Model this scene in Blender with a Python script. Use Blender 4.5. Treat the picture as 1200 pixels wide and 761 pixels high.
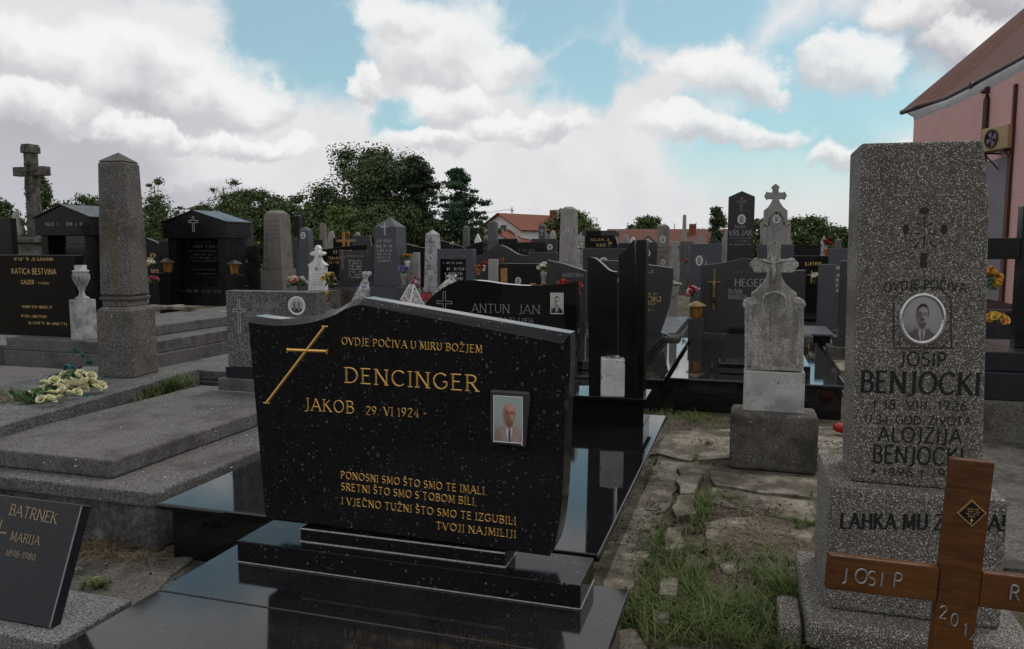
import bpy, bmesh, math, random
import numpy as np
from mathutils import Vector, Matrix, Euler

for o in list(bpy.data.objects):
    bpy.data.objects.remove(o, do_unlink=True)
SC = bpy.context.scene
COL = SC.collection
R = math.radians
rnd = random.Random(7)
nrg = np.random.default_rng(11)

# ------------------------------------------------------------------ camera, world, sun, exposure
# world axes follow the grave rows: +x along the stones' faces, +y the way the graves lie
F, CX, CY, H = 900.0, 600.0, 380.5, 1.6
PITCH = math.atan(90.5 / 900)
YAW = R(17)
cam = bpy.data.cameras.new('camera'); cam.sensor_width = 36; cam.lens = 36 * F / 1200
cam.clip_start = 0.05; cam.clip_end = 3000
co = bpy.data.objects.new('camera', cam); COL.objects.link(co)
co.location = (0, 0, H); co.rotation_euler = (math.pi / 2 - PITCH, 0, YAW)
SC.camera = co
SC.view_settings.view_transform = 'Standard'; SC.view_settings.look = 'None'
SC.view_settings.exposure = 0.0; SC.view_settings.gamma = 1.0

SUN_EL, SUN_AZ = R(58), R(40)       # azimuth measured from +y towards +x
sl = bpy.data.lights.new('sun', 'SUN'); sl.energy = 0.95; sl.angle = R(16); sl.color = (1.0, 0.95, 0.88)
so = bpy.data.objects.new('sun', sl); COL.objects.link(so)
sd = Vector((math.sin(SUN_AZ) * math.cos(SUN_EL), math.cos(SUN_AZ) * math.cos(SUN_EL), math.sin(SUN_EL)))
so.rotation_euler = sd.to_track_quat('Z', 'Y').to_euler(); so.location = sd * 60


class G:
    """small helper to write node trees"""
    def __init__(s, nt): s.nt = nt; s.n = nt.nodes; s.l = nt.links
    def new(s, t, **k):
        n = s.n.new(t)
        for a, b in k.items(): setattr(n, a, b)
        return n
    def put(s, sock, v):
        if v is None: return
        if isinstance(v, bpy.types.NodeSocket): s.l.new(v, sock)
        elif isinstance(v, (tuple, list)) and len(v) == 3 and sock.type == 'RGBA': sock.default_value = (*v, 1)
        else: sock.default_value = v
    def m(s, op, a, b=None, c=None, clamp=False):
        n = s.new('ShaderNodeMath', operation=op, use_clamp=clamp)
        s.put(n.inputs[0], a)
        if b is not None: s.put(n.inputs[1], b)
        if c is not None: s.put(n.inputs[2], c)
        return n.outputs[0]
    def v(s, op, a, b=None, scale=None):
        n = s.new('ShaderNodeVectorMath', operation=op)
        s.put(n.inputs[0], a)
        if b is not None: s.put(n.inputs[1], b)
        if scale is not None: s.put(n.inputs['Scale'], scale)
        return n.outputs[1] if op in ('LENGTH', 'DOT_PRODUCT', 'DISTANCE') else n.outputs[0]
    def mix(s, f, a, b, blend='MIX'):
        n = s.new('ShaderNodeMix', data_type='RGBA', blend_type=blend)
        s.put(n.inputs[0], f); s.put(n.inputs[6], a); s.put(n.inputs[7], b)
        return n.outputs[2]
    def step(s, x, lo, hi, a=0.0, b=1.0, kind='SMOOTHSTEP'):
        n = s.new('ShaderNodeMapRange', interpolation_type=kind)
        s.put(n.inputs[0], x)
        for i, q in enumerate((lo, hi, a, b)): s.put(n.inputs[1 + i], q)
        return n.outputs[0]
    def noise(s, vec, scale, detail=4, rough=0.55, dist=0.0, col=False):
        n = s.new('ShaderNodeTexNoise'); s.put(n.inputs['Vector'], vec)
        s.put(n.inputs['Scale'], scale); s.put(n.inputs['Detail'], detail); s.put(n.inputs['Roughness'], rough); s.put(n.inputs['Distortion'], dist)
        return n.outputs['Color'] if col else n.outputs['Fac']
    def voro(s, vec, scale, feature='F1', rand=1.0):
        n = s.new('ShaderNodeTexVoronoi', feature=feature); s.put(n.inputs['Vector'], vec); s.put(n.inputs['Scale'], scale); s.put(n.inputs['Randomness'], rand)
        return n
    def sep(s, v):
        n = s.new('ShaderNodeSeparateXYZ'); s.put(n.inputs[0], v); return n.outputs
    def comb(s, x, y, z):
        n = s.new('ShaderNodeCombineXYZ'); s.put(n.inputs[0], x); s.put(n.inputs[1], y); s.put(n.inputs[2], z); return n.outputs[0]


def build_world():
    w = bpy.data.worlds.new('World'); SC.world = w; w.use_nodes = True
    nt = w.node_tree; nt.nodes.clear(); g = G(nt)
    out = g.new('ShaderNodeOutputWorld'); bg = g.new('ShaderNodeBackground')
    S = 0.1
    bg.inputs[1].default_value = S
    nt.links.new(bg.outputs[0], out.inputs[0])
    sky = g.new('ShaderNodeTexSky', sky_type='NISHITA')
    sky.sun_disc = False; sky.sun_elevation = SUN_EL; sky.sun_rotation = SUN_AZ; sky.air_density = 1.0; sky.dust_density = 0.6; sky.ozone_density = 1.5
    D = g.new('ShaderNodeTexCoord').outputs['Generated']
    D = g.v('NORMALIZE', D)
    x, y, z = g.sep(D)[0:3]
    az0 = g.m('ADD', g.m('ARCTAN2', x, y), YAW)        # azimuth from the view axis
    el0 = g.m('ARCSINE', z)
    # billow the directions with noise so that cloud edges curl
    W1 = g.noise(D, 5.0, 8, 0.6, 0.0, col=True); ws = g.sep(W1)
    w1 = g.m('MULTIPLY', g.m('SUBTRACT', ws[0], 0.5), 0.30); w2 = g.m('MULTIPLY', g.m('SUBTRACT', ws[1], 0.5), 0.16)
    az = g.m('ADD', az0, w1); el = g.m('ADD', el0, w2)
    fine = g.noise(D, 12.0, 6, 0.55)
    big = g.noise(D, 2.6, 5, 0.6)
    def ang(px, py):
        xr = (px - CX) / F; yr = (CY - py) / F
        fx, fy, fz = xr, math.cos(PITCH) + yr * math.sin(PITCH), -math.sin(PITCH) + yr * math.cos(PITCH)
        return math.atan2(fx, fy), math.atan2(fz, math.hypot(fx, fy))
    def blob(px, py, rx, ry, A=None, E=None):
        a, e = ang(px, py); a1, _ = ang(px + rx, py); _, e1 = ang(px, py - ry)
        ra, re = max(a1 - a, 1e-3), max(e1 - e, 1e-3)
        u = g.m('MULTIPLY', g.m('SUBTRACT', A or az, a), 1 / ra); v = g.m('MULTIPLY', g.m('SUBTRACT', E or el, e), 1 / re)
        q = g.m('MULTIPLY_ADD', u, u, g.m('MULTIPLY', v, v))
        return g.m('SUBTRACT', 1.0, q), v
    # blue openings
    hole = None
    for (px, py, rx, ry) in [(335, 40, 95, 85), (300, -60, 260, 90), (650, 15, 170, 80), (820, 20, 120, 60), (975, 110, 170, 95), (930, 180, 190, 75), (690, 90, 70, 40), (1000, 230, 70, 60), (450, 130, 60, 25)]:
        b, _ = blob(px, py, rx, ry)
        hole = b if hole is None else g.m('MAXIMUM', hole, b)
    hole_far = g.step(big, 0.56, 0.74)                    # the same broken cover elsewhere
    front = g.step(g.m('ABSOLUTE', az0), 0.62, 0.95, 1.0, 0.0)
    low = g.step(el0, 0.42, 0.62, 1.0, 0.0)
    inv = g.m('MULTIPLY', front, low)
    hv = g.step(g.m('ADD', hole, g.m('MULTIPLY', g.m('SUBTRACT', fine, 0.5), 1.4)), -0.30, 0.75)
    hole_v = g.m('ADD', g.m('MULTIPLY', hv, inv), g.m('MULTIPLY', hole_far, g.m('SUBTRACT', 1.0, inv)))
    hole_v = g.m('MULTIPLY', hole_v, g.step(el0, 0.015, 0.15))
    # veil: white near the horizon, lavender grey where it thickens
    greyn = g.noise(g.v('MULTIPLY', D, (1.0, 1.0, 2.6)), 3.4, 5, 0.6)
    gb = None
    for (px, py, rx, ry) in [(30, 190, 230, 75), (170, 235, 190, 40), (1120, 20, 150, 55), (1010, 150, 60, 40), (-40, 50, 80, 50), (230, 125, 95, 20), (60, 160, 110, 22), (470, 190, 60, 18)]:
        b, _ = blob(px, py, rx, ry)
        gb = b if gb is None else g.m('MAXIMUM', gb, b)
    gv_ = g.step(g.m('ADD', gb, g.m('MULTIPLY', g.m('SUBTRACT', fine, 0.5), 1.2)), -0.25, 0.9)
    gall = g.m('ADD', g.m('MULTIPLY', gv_, inv), g.m('MULTIPLY', g.step(greyn, 0.35, 0.6), g.m('SUBTRACT', 1.0, inv)))
    veil = g.mix(g.m('MULTIPLY', gall, 0.95), (8.2, 8.1, 8.15), (4.3, 4.25, 4.7))
    veil = g.mix(g.step(el0, -0.02, 0.2, 0.45, 0.0), veil, (6.6, 6.7, 7.1))
    veil = g.mix(g.step(fine, 0.35, 0.7, 0.0, 0.25), veil, (5.4, 5.5, 6.0))
    blue = g.mix(0.45, g.mix(1.0, sky.outputs[0], (1.1, 1.35, 1.15), 'MULTIPLY'), (3.5, 5.7, 6.5))
    c = g.mix(g.m('MULTIPLY', hole_v, 0.93), veil, blue)
    # heaped clouds: bright billowing tops, grey undersides
    dens = None; tone = None
    for (px, py, rx, ry) in [(165, 72, 125, 52), (60, 60, 85, 45), (250, 110, 70, 40), (35, 115, 72, 34), (505, 55, 105, 62), (440, 15, 70, 40), (590, 75, 62, 30),
                             (530, 112, 70, 30), (398, 95, 30, 18), (850, 88, 85, 27), (905, 95, 45, 22), (1012, 68, 58, 36), (985, 60, 36, 26), (190, 152, 65, 17),
                             (1025, 168, 60, 17), (1060, 8, 62, 24), (1140, 20, 60, 20), (500, 152, 85, 16), (300, 165, 60, 16), (760, -6, 40, 14), (850, 150, 120, 16), (620, 140, 60, 14)]:
        b, v = blob(px, py, rx, ry)
        t = g.m('MULTIPLY', v, g.step(b, -0.4, 0.2))
        if dens is None: dens, tone = b, v
        else:
            gt = g.step(g.m('SUBTRACT', b, dens), -0.55, 0.55)
            tone = g.m('ADD', g.m('MULTIPLY', v, gt), g.m('MULTIPLY', tone, g.m('SUBTRACT', 1.0, gt)))
            dens = g.m('MAXIMUM', dens, b)
    bn = g.noise(D, 9.0, 9, 0.6)
    far_cl = g.m('MULTIPLY', g.m('SUBTRACT', g.noise(g.v('MULTIPLY', D, (1, 1, 1.7)), 3.1, 8, 0.6), 0.52), 5.0)
    dd = g.m('ADD', g.m('MULTIPLY', dens, inv), g.m('MULTIPLY', far_cl, g.m('SUBTRACT', 1.0, inv)))
    dd = g.m('ADD', dd, g.m('MULTIPLY', g.m('SUBTRACT', bn, 0.5), 1.15))
    a = g.step(dd, -0.42, 0.62)
    tn = g.m('ADD', g.m('MULTIPLY', tone, inv), g.m('MULTIPLY', g.m('SUBTRACT', fine, 0.5), 3.2))
    lit = g.step(tn, -1.0, 0.35)
    cc = g.mix(lit, (5.9, 5.95, 6.3), (9.4, 9.25, 9.1))
    c = g.mix(g.m('MULTIPLY', a, 0.88), c, cc)
    c = g.mix(g.step(el0, -0.06, -0.005, 1.0, 0.0), c, (2.2, 2.2, 2.1))
    g.put(bg.inputs[0], c)
build_world()

# ------------------------------------------------------------------ geometry of the view: pixels of the 1200 px wide photograph to points in the place
def ray(px, py):
    xr = (px - CX) / F; yr = (CY - py) / F
    x, y, z = xr, math.cos(PITCH) + yr * math.sin(PITCH), -math.sin(PITCH) + yr * math.cos(PITCH)
    return Vector((x * math.cos(YAW) - y * math.sin(YAW), x * math.sin(YAW) + y * math.cos(YAW), z))
EYE = Vector((0, 0, H))
def gz(px, py, z): d = ray(px, py); return EYE + d * ((z - H) / d.z)
def gv(px, py, v): d = ray(px, py); return EYE + d * (v / d.y)
def at(px, py, dist):
    xr = (px - CX) / F; yr = (CY - py) / F
    return EYE + ray(px, py) * (dist / (math.cos(PITCH) + yr * math.sin(PITCH)))
def face_px(p0, yaw, px, py):
    """point of the photograph on the upright plane through p0 turned by yaw, in that plane's own (x, z)"""
    n = Vector((-math.sin(yaw), math.cos(yaw), 0)); ax = Vector((math.cos(yaw), math.sin(yaw), 0))
    d = ray(px, py); t = (p0 - EYE).dot(n) / d.dot(n); q = EYE + d * t - p0
    return q.dot(ax), q.z

# ------------------------------------------------------------------ building helpers
class MB:
    def __init__(s): s.v = []; s.f = []; s.mi = []; s.cur = 0
    def add(s, vs, fs):
        b = len(s.v); s.v += [tuple(q) for q in vs]
        for f in fs: s.f.append(tuple(b + i for i in f)); s.mi.append(s.cur)
        return s
    def box(s, x0, x1, y0, y1, z0, z1):
        return s.add([(x0,y0,z0),(x1,y0,z0),(x1,y1,z0),(x0,y1,z0),(x0,y0,z1),(x1,y0,z1),(x1,y1,z1),(x0,y1,z1)],
                     [(0,3,2,1),(4,5,6,7),(0,1,5,4),(1,2,6,5),(2,3,7,6),(3,0,4,7)])
    def prism(s, poly, y0, y1):
        """outline in x,z run from y0 (front) to y1; outline counter-clockwise seen from the front"""
        n = len(poly)
        vs = [(x, y0, z) for x, z in poly] + [(x, y1, z) for x, z in poly]
        fs = [tuple(range(n)), tuple(range(2*n-1, n-1, -1))] + [((i+1) % n, i, n+i, n+(i+1) % n) for i in range(n)]
        return s.add(vs, fs)
    def slab(s, poly, z0, z1):
        n = len(poly)
        vs = [(x, y, z0) for x, y in poly] + [(x, y, z1) for x, y in poly]
        fs = [tuple(range(n-1, -1, -1)), tuple(range(n, 2*n))] + [(i, (i+1) % n, n+(i+1) % n, n+i) for i in range(n)]
        return s.add(vs, fs)
    def frustum(s, cx, cy, z0, z1, w0, d0, w1, d1):
        v = []
        for z, w, d in ((z0, w0, d0), (z1, w1, d1)):
            v += [(cx-w/2,cy-d/2,z),(cx+w/2,cy-d/2,z),(cx+w/2,cy+d/2,z),(cx-w/2,cy+d/2,z)]
        return s.add(v, [(0,3,2,1),(4,5,6,7),(0,1,5,4),(1,2,6,5),(2,3,7,6),(3,0,4,7)])
    def pyramid(s, cx, cy, z0, z1, w, d):
        return s.add([(cx-w/2,cy-d/2,z0),(cx+w/2,cy-d/2,z0),(cx+w/2,cy+d/2,z0),(cx-w/2,cy+d/2,z0),(cx,cy,z1)],
                     [(0,1,4),(1,2,4),(2,3,4),(3,0,4),(0,3,2,1)])
    def lathe(s, prof, cx=0, cy=0, seg=14):
        vs = []; fs = []
        for r, z in prof:
            for k in range(seg):
                a = 2*math.pi*k/seg; vs.append((cx+r*math.cos(a), cy+r*math.sin(a), z))
        for i in range(len(prof)-1):
            for k in range(seg):
                a, b = i*seg+k, i*seg+(k+1) % seg; fs.append((a, b, b+seg, a+seg))
        fs.append(tuple(range(seg-1, -1, -1))); fs.append(tuple((len(prof)-1)*seg+k for k in range(seg)))
        return s.add(vs, fs)
    def tube(s, pts, r, seg=6, r1=None):
        pts = [Vector(p) for p in pts]; n = len(pts); vs = []; fs = []
        for i, p in enumerate(pts):
            t = (pts[min(i+1, n-1)] - pts[max(i-1, 0)]).normalized()
            up = Vector((0, 0, 1)) if abs(t.z) < 0.9 else Vector((0, 1, 0))
            a = t.cross(up).normalized(); b = a.cross(t)
            rr = r + ((r1 if r1 is not None else r) - r) * i / max(1, n-1)
            for k in range(seg):
                q = 2*math.pi*k/seg; vs.append(p + a*rr*math.cos(q) + b*rr*math.sin(q))
        for i in range(n-1):
            for k in range(seg):
                fs.append((i*seg+k, i*seg+(k+1) % seg, (i+1)*seg+(k+1) % seg, (i+1)*seg+k))
        fs.append(tuple(range(seg-1, -1, -1))); fs.append(tuple((n-1)*seg+k for k in range(seg)))
        return s.add(vs, fs)
    def build(s, name, mat, parent=None, bev=0.0, smooth=False, loc=None, rot=None, seg=2):
        me = bpy.data.meshes.new(name); me.from_pydata(s.v, [], s.f)
        mats = mat if isinstance(mat, (list, tuple)) else [mat]
        for q in mats: me.materials.append(q)
        if len(mats) > 1: me.polygons.foreach_set('material_index', s.mi)
        bm = bmesh.new(); bm.from_mesh(me); bmesh.ops.recalc_face_normals(bm, faces=bm.faces)
        big = [f for f in bm.faces if len(f.verts) > 8]
        if big: bmesh.ops.triangulate(bm, faces=big, ngon_method='EAR_CLIP')
        bm.to_mesh(me); bm.free()
        if smooth:
            me.polygons.foreach_set('use_smooth', [True]*len(me.polygons))
        o = bpy.data.objects.new(name, me); COL.objects.link(o)
        if parent: o.parent = parent
        if loc: o.location = loc
        if rot: o.rotation_euler = rot
        if bev:
            b = o.modifiers.new('bevel', 'BEVEL'); b.width = bev; b.segments = seg; b.limit_method = 'ANGLE'; b.angle_limit = R(38)
        return o

def np_mesh(name, verts, faces, mat, parent=None):
    """faces: (n, k) int array of equal-sized polygons"""
    me = bpy.data.meshes.new(name); n, k = faces.shape
    me.vertices.add(len(verts)); me.vertices.foreach_set('co', np.ascontiguousarray(verts, dtype=np.float32).ravel())
    me.loops.add(n*k); me.loops.foreach_set('vertex_index', np.ascontiguousarray(faces, dtype=np.int32).ravel())
    me.polygons.add(n); me.polygons.foreach_set('loop_start', np.arange(0, n*k, k, dtype=np.int32)); me.polygons.foreach_set('loop_total', np.full(n, k, dtype=np.int32))
    me.update(calc_edges=True); me.validate()
    for q in (mat if isinstance(mat, (list, tuple)) else [mat]): me.materials.append(q)
    o = bpy.data.objects.new(name, me); COL.objects.link(o)
    if parent: o.parent = parent
    return o

def thing(name, label, cat, loc=(0, 0, 0), rz=0.0, group=None, rot=None):
    o = bpy.data.objects.new(name, None); COL.objects.link(o); o.empty_display_size = 0.2
    o.location = loc; o.rotation_euler = rot if rot else (0, 0, rz)
    o['label'] = label; o['category'] = cat
    if group: o['group'] = group
    return o
def tag(o, label, cat, group=None, kind=None):
    o['label'] = label
    if cat: o['category'] = cat
    if group: o['group'] = group
    if kind: o['kind'] = kind
    return o
def copy_thing(root, loc, rz, label):
    def rec(o, par):
        c = o.copy(); COL.objects.link(c)
        if par: c.parent = par
        for ch in list(o.children): rec(ch, c)
        return c
    r = rec(root, None); r.location = loc; r.rotation_euler = (0, 0, rz); r['label'] = label
    return r

# ------------------------------------------------------------------ materials
def mat(name):
    m = bpy.data.materials.new(name); m.use_nodes = True
    g = G(m.node_tree); b = m.node_tree.nodes['Principled BSDF']
    return m, g, b
def coords(g, vary=True):
    tc = g.new('ShaderNodeTexCoord').outputs['Object']
    if not vary: return tc
    oi = g.new('ShaderNodeObjectInfo').outputs['Random']
    return g.v('ADD', tc, g.comb(g.m('MULTIPLY', oi, 37.0), g.m('MULTIPLY', oi, 17.0), g.m('MULTIPLY', oi, 53.0)))
def bump(g, b, h, strength, dist):
    n = g.new('ShaderNodeBump'); n.inputs['Strength'].default_value = strength; n.inputs['Distance'].default_value = dist
    g.put(n.inputs['Height'], h); g.put(b.inputs['Normal'], n.outputs[0]); return n

def plain(name, c, rough=0.6, metal=0.0, var=0.0, scale=12.0, spec=None, bmp=0.0, trans=0.0):
    m, g, b = mat(name); b.inputs['Roughness'].default_value = rough; b.inputs['Metallic'].default_value = metal
    if spec is not None: b.inputs['Specular IOR Level'].default_value = spec
    col = c
    if var or bmp:
        P = coords(g); n = g.noise(P, scale, 6, 0.6)
        col = g.mix(g.step(n, 0.3, 0.7), tuple(q*(1-var) for q in c), tuple(min(1, q*(1+var)) for q in c))
        if bmp: bump(g, b, n, bmp, 0.01)
    g.put(b.inputs['Base Color'], col)
    if trans: b.inputs['Transmission Weight'].default_value = trans
    return m

def stone(name, c1, c2, grain=220.0, rough=0.75, flecks=(), stain=None, lichen=None, streak=None, bmp=0.3, spec=0.5, patch=None, pits=0.0, cluster=0.0):
    m, g, b = mat(name); P = coords(g)
    n = g.noise(P, grain, 3, 0.7)
    col = g.mix(g.step(n, 0.36, 0.64), c1, c2)
    h = n
    if patch:          # broad unevenness of tone
        pc, ps, pa = patch
        col = g.mix(g.m('MULTIPLY', g.step(g.noise(P, ps, 5, 0.6), 0.38, 0.68), pa), col, pc)
    for (fc, fs, thr, rad) in flecks:
        v = g.voro(g.v('ADD', P, g.v('SCALE', g.noise(P, fs*1.2, 2, 0.5, col=True), scale=0.5/fs)), fs)
        pick = g.m('GREATER_THAN', g.sep(v.outputs['Color'])[0], thr)
        rr = g.m('MULTIPLY_ADD', g.sep(v.outputs['Color'])[1], rad*0.6, rad*0.4)
        k = g.m('MULTIPLY', pick, g.step(v.outputs['Distance'], g.m('MULTIPLY', rr, 0.9), rr, 1.0, 0.0))
        if cluster: k = g.m('MULTIPLY', k, g.step(g.noise(P, cluster, 3, 0.6), 0.40, 0.56))
        fcol = g.mix(g.sep(v.outputs['Color'])[2], tuple(q*0.6 for q in fc), fc)
        col = g.mix(k, col, fcol)
        h = g.m('ADD', h, g.m('MULTIPLY', k, 0.5))
    if stain:
        sc, ss, lo, hi, sa = stain
        s_ = g.noise(P, ss, 8, 0.65)
        col = g.mix(g.m('MULTIPLY', g.step(s_, lo, hi), sa), col, sc)
    if streak:         # rain marks running down
        sc, ss, lo, hi, sa = streak
        s_ = g.noise(g.v('MULTIPLY', P, (1.0, 1.0, 0.12)), ss, 5, 0.6)
        col = g.mix(g.m('MULTIPLY', g.step(s_, lo, hi), sa), col, sc)
    if lichen:
        lc, ls, lo, hi = lichen
        l_ = g.m('MULTIPLY', g.step(g.noise(P, ls, 5, 0.7), lo, hi), g.step(g.noise(P, ls*0.15, 2, 0.5), 0.45, 0.6))
        col = g.mix(l_, col, lc)
        h = g.m('ADD', h, g.m('MULTIPLY', l_, 0.6))
    if pits:
        pv = g.voro(P, 60.0)
        k = g.m('MULTIPLY', g.step(pv.outputs['Distance'], 0.12, 0.25, 1.0, 0.0), g.m('GREATER_THAN', g.sep(pv.outputs['Color'])[0], 1-pits))
        col = g.mix(g.m('MULTIPLY', k, 0.6), col, tuple(q*0.3 for q in c1))
        h = g.m('SUBTRACT', h, k)
    g.put(b.inputs['Base Color'], col)
    b.inputs['Specular IOR Level'].default_value = spec
    rn = g.step(g.noise(P, 5.0, 6, 0.65), 0.3, 0.75, rough*0.8, min(1.0, rough*1.3+0.035))
    g.put(b.inputs['Roughness'], rn)
    if bmp: bump(g, b, h, bmp, 0.004)
    return m

M = {}
M['labrador'] = stone('black_larvikite', (0.006, 0.006, 0.007), (0.012, 0.012, 0.014), 90, 0.10,
                      [((0.09, 0.092, 0.10), 58, 0.80, 0.40), ((0.06, 0.065, 0.07), 120, 0.80, 0.40), ((0.24, 0.245, 0.24), 64, 0.965, 0.30), ((0.16, 0.165, 0.17), 130, 0.95, 0.34)], bmp=0.0, patch=((0.011, 0.011, 0.013), 14, 0.6), spec=0.2, cluster=22.0)
M['labrador_slab'] = stone('black_larvikite_slab', (0.008, 0.008, 0.009), (0.018, 0.018, 0.02), 140, 0.05,
                      [((0.06, 0.062, 0.068), 130, 0.78, 0.42), ((0.16, 0.16, 0.16), 90, 0.965, 0.30)], cluster=16.0, stain=((0.045, 0.042, 0.038), 2.2, 0.48, 0.75, 0.55), bmp=0.01)
M['black'] = stone('black_polished_granite', (0.005, 0.005, 0.006), (0.009, 0.009, 0.010), 300, 0.03, stain=((0.02, 0.019, 0.018), 3, 0.5, 0.8, 0.5), bmp=0.0, spec=0.45)
M['black_dull'] = stone('black_dull_granite', (0.005, 0.005, 0.006), (0.012, 0.012, 0.013), 260, 0.22, stain=((0.022, 0.021, 0.02), 4, 0.45, 0.8, 0.6), bmp=0.03, spec=0.2)
M['dkgrey'] = stone('dark_grey_granite', (0.016, 0.017, 0.018), (0.055, 0.056, 0.058), 190, 0.3, [((0.10, 0.10, 0.10), 260, 0.8, 0.5)], patch=((0.02, 0.02, 0.02), 2.0, 0.4), bmp=0.06, spec=0.35)
M['bluegrey'] = stone('blue_grey_granite', (0.045, 0.05, 0.06), (0.09, 0.097, 0.11), 200, 0.4, patch=((0.05, 0.052, 0.058), 2.0, 0.5), bmp=0.06, spec=0.3)
M['bluegrey_plaque'] = stone('blue_grey_plaque', (0.010, 0.011, 0.014), (0.032, 0.034, 0.041), 330, 0.25, patch=((0.014, 0.015, 0.018), 3.0, 0.5), bmp=0.03, spec=0.25)
M['grey'] = stone('grey_granite', (0.045, 0.046, 0.048), (0.19, 0.192, 0.195), 70, 0.7, [((0.40, 0.40, 0.40), 90, 0.80, 0.42), ((0.014, 0.014, 0.014), 80, 0.74, 0.42)], patch=((0.06, 0.06, 0.058), 2.2, 0.5),
                   streak=((0.05, 0.048, 0.042), 7, 0.5, 0.72, 0.5), bmp=0.3, spec=0.3)
M['oldgrey'] = stone('weathered_artificial_stone', (0.06, 0.056, 0.052), (0.19, 0.182, 0.172), 80, 0.85, [((0.36, 0.35, 0.33), 100, 0.84, 0.42), ((0.02, 0.02, 0.02), 95, 0.78, 0.42)],
                      stain=((0.045, 0.04, 0.034), 3.5, 0.45, 0.72, 0.75), streak=((0.11, 0.075, 0.03), 6, 0.52, 0.7, 0.55), lichen=((0.28, 0.27, 0.23), 26, 0.60, 0.66), bmp=0.6, spec=0.25)
M['tombgrey'] = stone('pebbled_tomb_stone', (0.058, 0.057, 0.055), (0.185, 0.181, 0.176), 75, 0.85, [((0.44, 0.43, 0.41), 110, 0.84, 0.42), ((0.015, 0.015, 0.015), 80, 0.74, 0.42)],
                      stain=((0.05, 0.047, 0.043), 2.4, 0.44, 0.70, 0.85), lichen=((0.50, 0.50, 0.46), 18, 0.655, 0.70), bmp=0.6, spec=0.25, patch=((0.15, 0.14, 0.135), 1.2, 0.5))
M['chips'] = stone('speckled_grey_granite', (0.05, 0.05, 0.052), (0.28, 0.28, 0.285), 120, 0.6, [((0.48, 0.48, 0.48), 150, 0.7, 0.42), ((0.012, 0.012, 0.013), 130, 0.62, 0.42)], bmp=0.25, spec=0.3)
M['terrazzo'] = stone('washed_terrazzo', (0.075, 0.069, 0.058), (0.15, 0.139, 0.12), 120, 0.8, [((0.02, 0.018, 0.016), 140, 0.84, 0.36), ((0.74, 0.72, 0.68), 210, 0.48, 0.50), ((0.82, 0.80, 0.76), 150, 0.62, 0.44)],
                      stain=((0.045, 0.04, 0.028), 4.0, 0.52, 0.8, 0.5), streak=((0.04, 0.036, 0.028), 9, 0.56, 0.76, 0.45), bmp=0.7, spec=0.25)
M['limestone'] = stone('weathered_limestone', (0.28, 0.27, 0.247), (0.50, 0.485, 0.445), 60, 0.9, [((0.05,0.047,0.04), 110, 0.8, 0.4)], stain=((0.10, 0.093, 0.08), 5.0, 0.46, 0.68, 0.7), streak=((0.10, 0.095, 0.083), 10, 0.49, 0.66, 0.62),
                       lichen=((0.42, 0.41, 0.37), 40, 0.58, 0.66), bmp=0.6, spec=0.2, pits=0.12)
M['limestone_dark'] = stone('dark_weathered_limestone', (0.085, 0.08, 0.07), (0.17, 0.16, 0.145), 60, 0.9, stain=((0.035, 0.032, 0.027), 5.0, 0.42, 0.66, 0.8), streak=((0.04, 0.037, 0.032), 10, 0.5, 0.7, 0.6), lichen=((0.24, 0.23, 0.2), 30, 0.6, 0.68), bmp=0.6, spec=0.2)
M['base_conc'] = stone('rough_old_concrete', (0.085, 0.08, 0.07), (0.16, 0.15, 0.135), 70, 0.95, [((0.3, 0.28, 0.25), 70, 0.86, 0.45), ((0.03, 0.028, 0.025), 80, 0.8, 0.45)], stain=((0.035, 0.032, 0.026), 4.5, 0.42, 0.66, 0.8), lichen=((0.36, 0.36, 0.33), 26, 0.62, 0.68), bmp=0.9, spec=0.2, pits=0.2)
M['concrete'] = stone('pale_path_concrete', (0.205, 0.186, 0.15), (0.39, 0.352, 0.29), 90, 0.95, [((0.42, 0.4, 0.36), 90, 0.9, 0.35), ((0.05, 0.045, 0.035), 90, 0.8, 0.4)], stain=((0.07, 0.06, 0.044), 3.2, 0.42, 0.62, 0.85), streak=None, lichen=((0.05, 0.05, 0.035), 9, 0.52, 0.62), patch=((0.10, 0.088, 0.066), 7.0, 0.8), bmp=0.9, spec=0.2)
M['wallconc'] = stone('damp_wall_render', (0.06, 0.058, 0.054), (0.13, 0.125, 0.118), 50, 0.95, stain=((0.02, 0.02, 0.018), 2.6, 0.44, 0.62, 0.85), lichen=((0.2, 0.2, 0.195), 7, 0.55, 0.65), bmp=0.7, spec=0.2)
M['whitestone'] = stone('white_marble', (0.62, 0.62, 0.61), (0.78, 0.78, 0.77), 14, 0.5, stain=((0.2, 0.2, 0.2), 7, 0.5, 0.72, 0.6), bmp=0.15, spec=0.3)
M['greymarble'] = stone('veined_pale_marble', (0.34, 0.345, 0.355), (0.48, 0.485, 0.49), 16, 0.5, stain=((0.13, 0.135, 0.14), 8, 0.46, 0.62, 0.8), bmp=0.12, spec=0.3)
M['shaftmarble'] = stone('streaked_pale_marble', (0.40, 0.395, 0.375), (0.55, 0.54, 0.52), 12, 0.7, stain=((0.22, 0.22, 0.215), 6, 0.48, 0.66, 0.8), lichen=((0.10, 0.095, 0.085), 34, 0.58, 0.66), bmp=0.3, spec=0.2)
M['vein'] = stone('grey_veined_marble', (0.50, 0.50, 0.49), (0.62, 0.62, 0.61), 10, 0.35, stain=((0.09, 0.115, 0.13), 9, 0.585, 0.64, 0.9), bmp=0.05, spec=0.4)
M['paleobelisk'] = stone('pale_obelisk_stone', (0.24, 0.235, 0.225), (0.36, 0.35, 0.335), 120, 0.85, stain=((0.09, 0.085, 0.08), 3, 0.48, 0.72, 0.6), streak=((0.09, 0.085, 0.08), 8, 0.5, 0.72, 0.5), bmp=0.4, spec=0.2)
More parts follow.
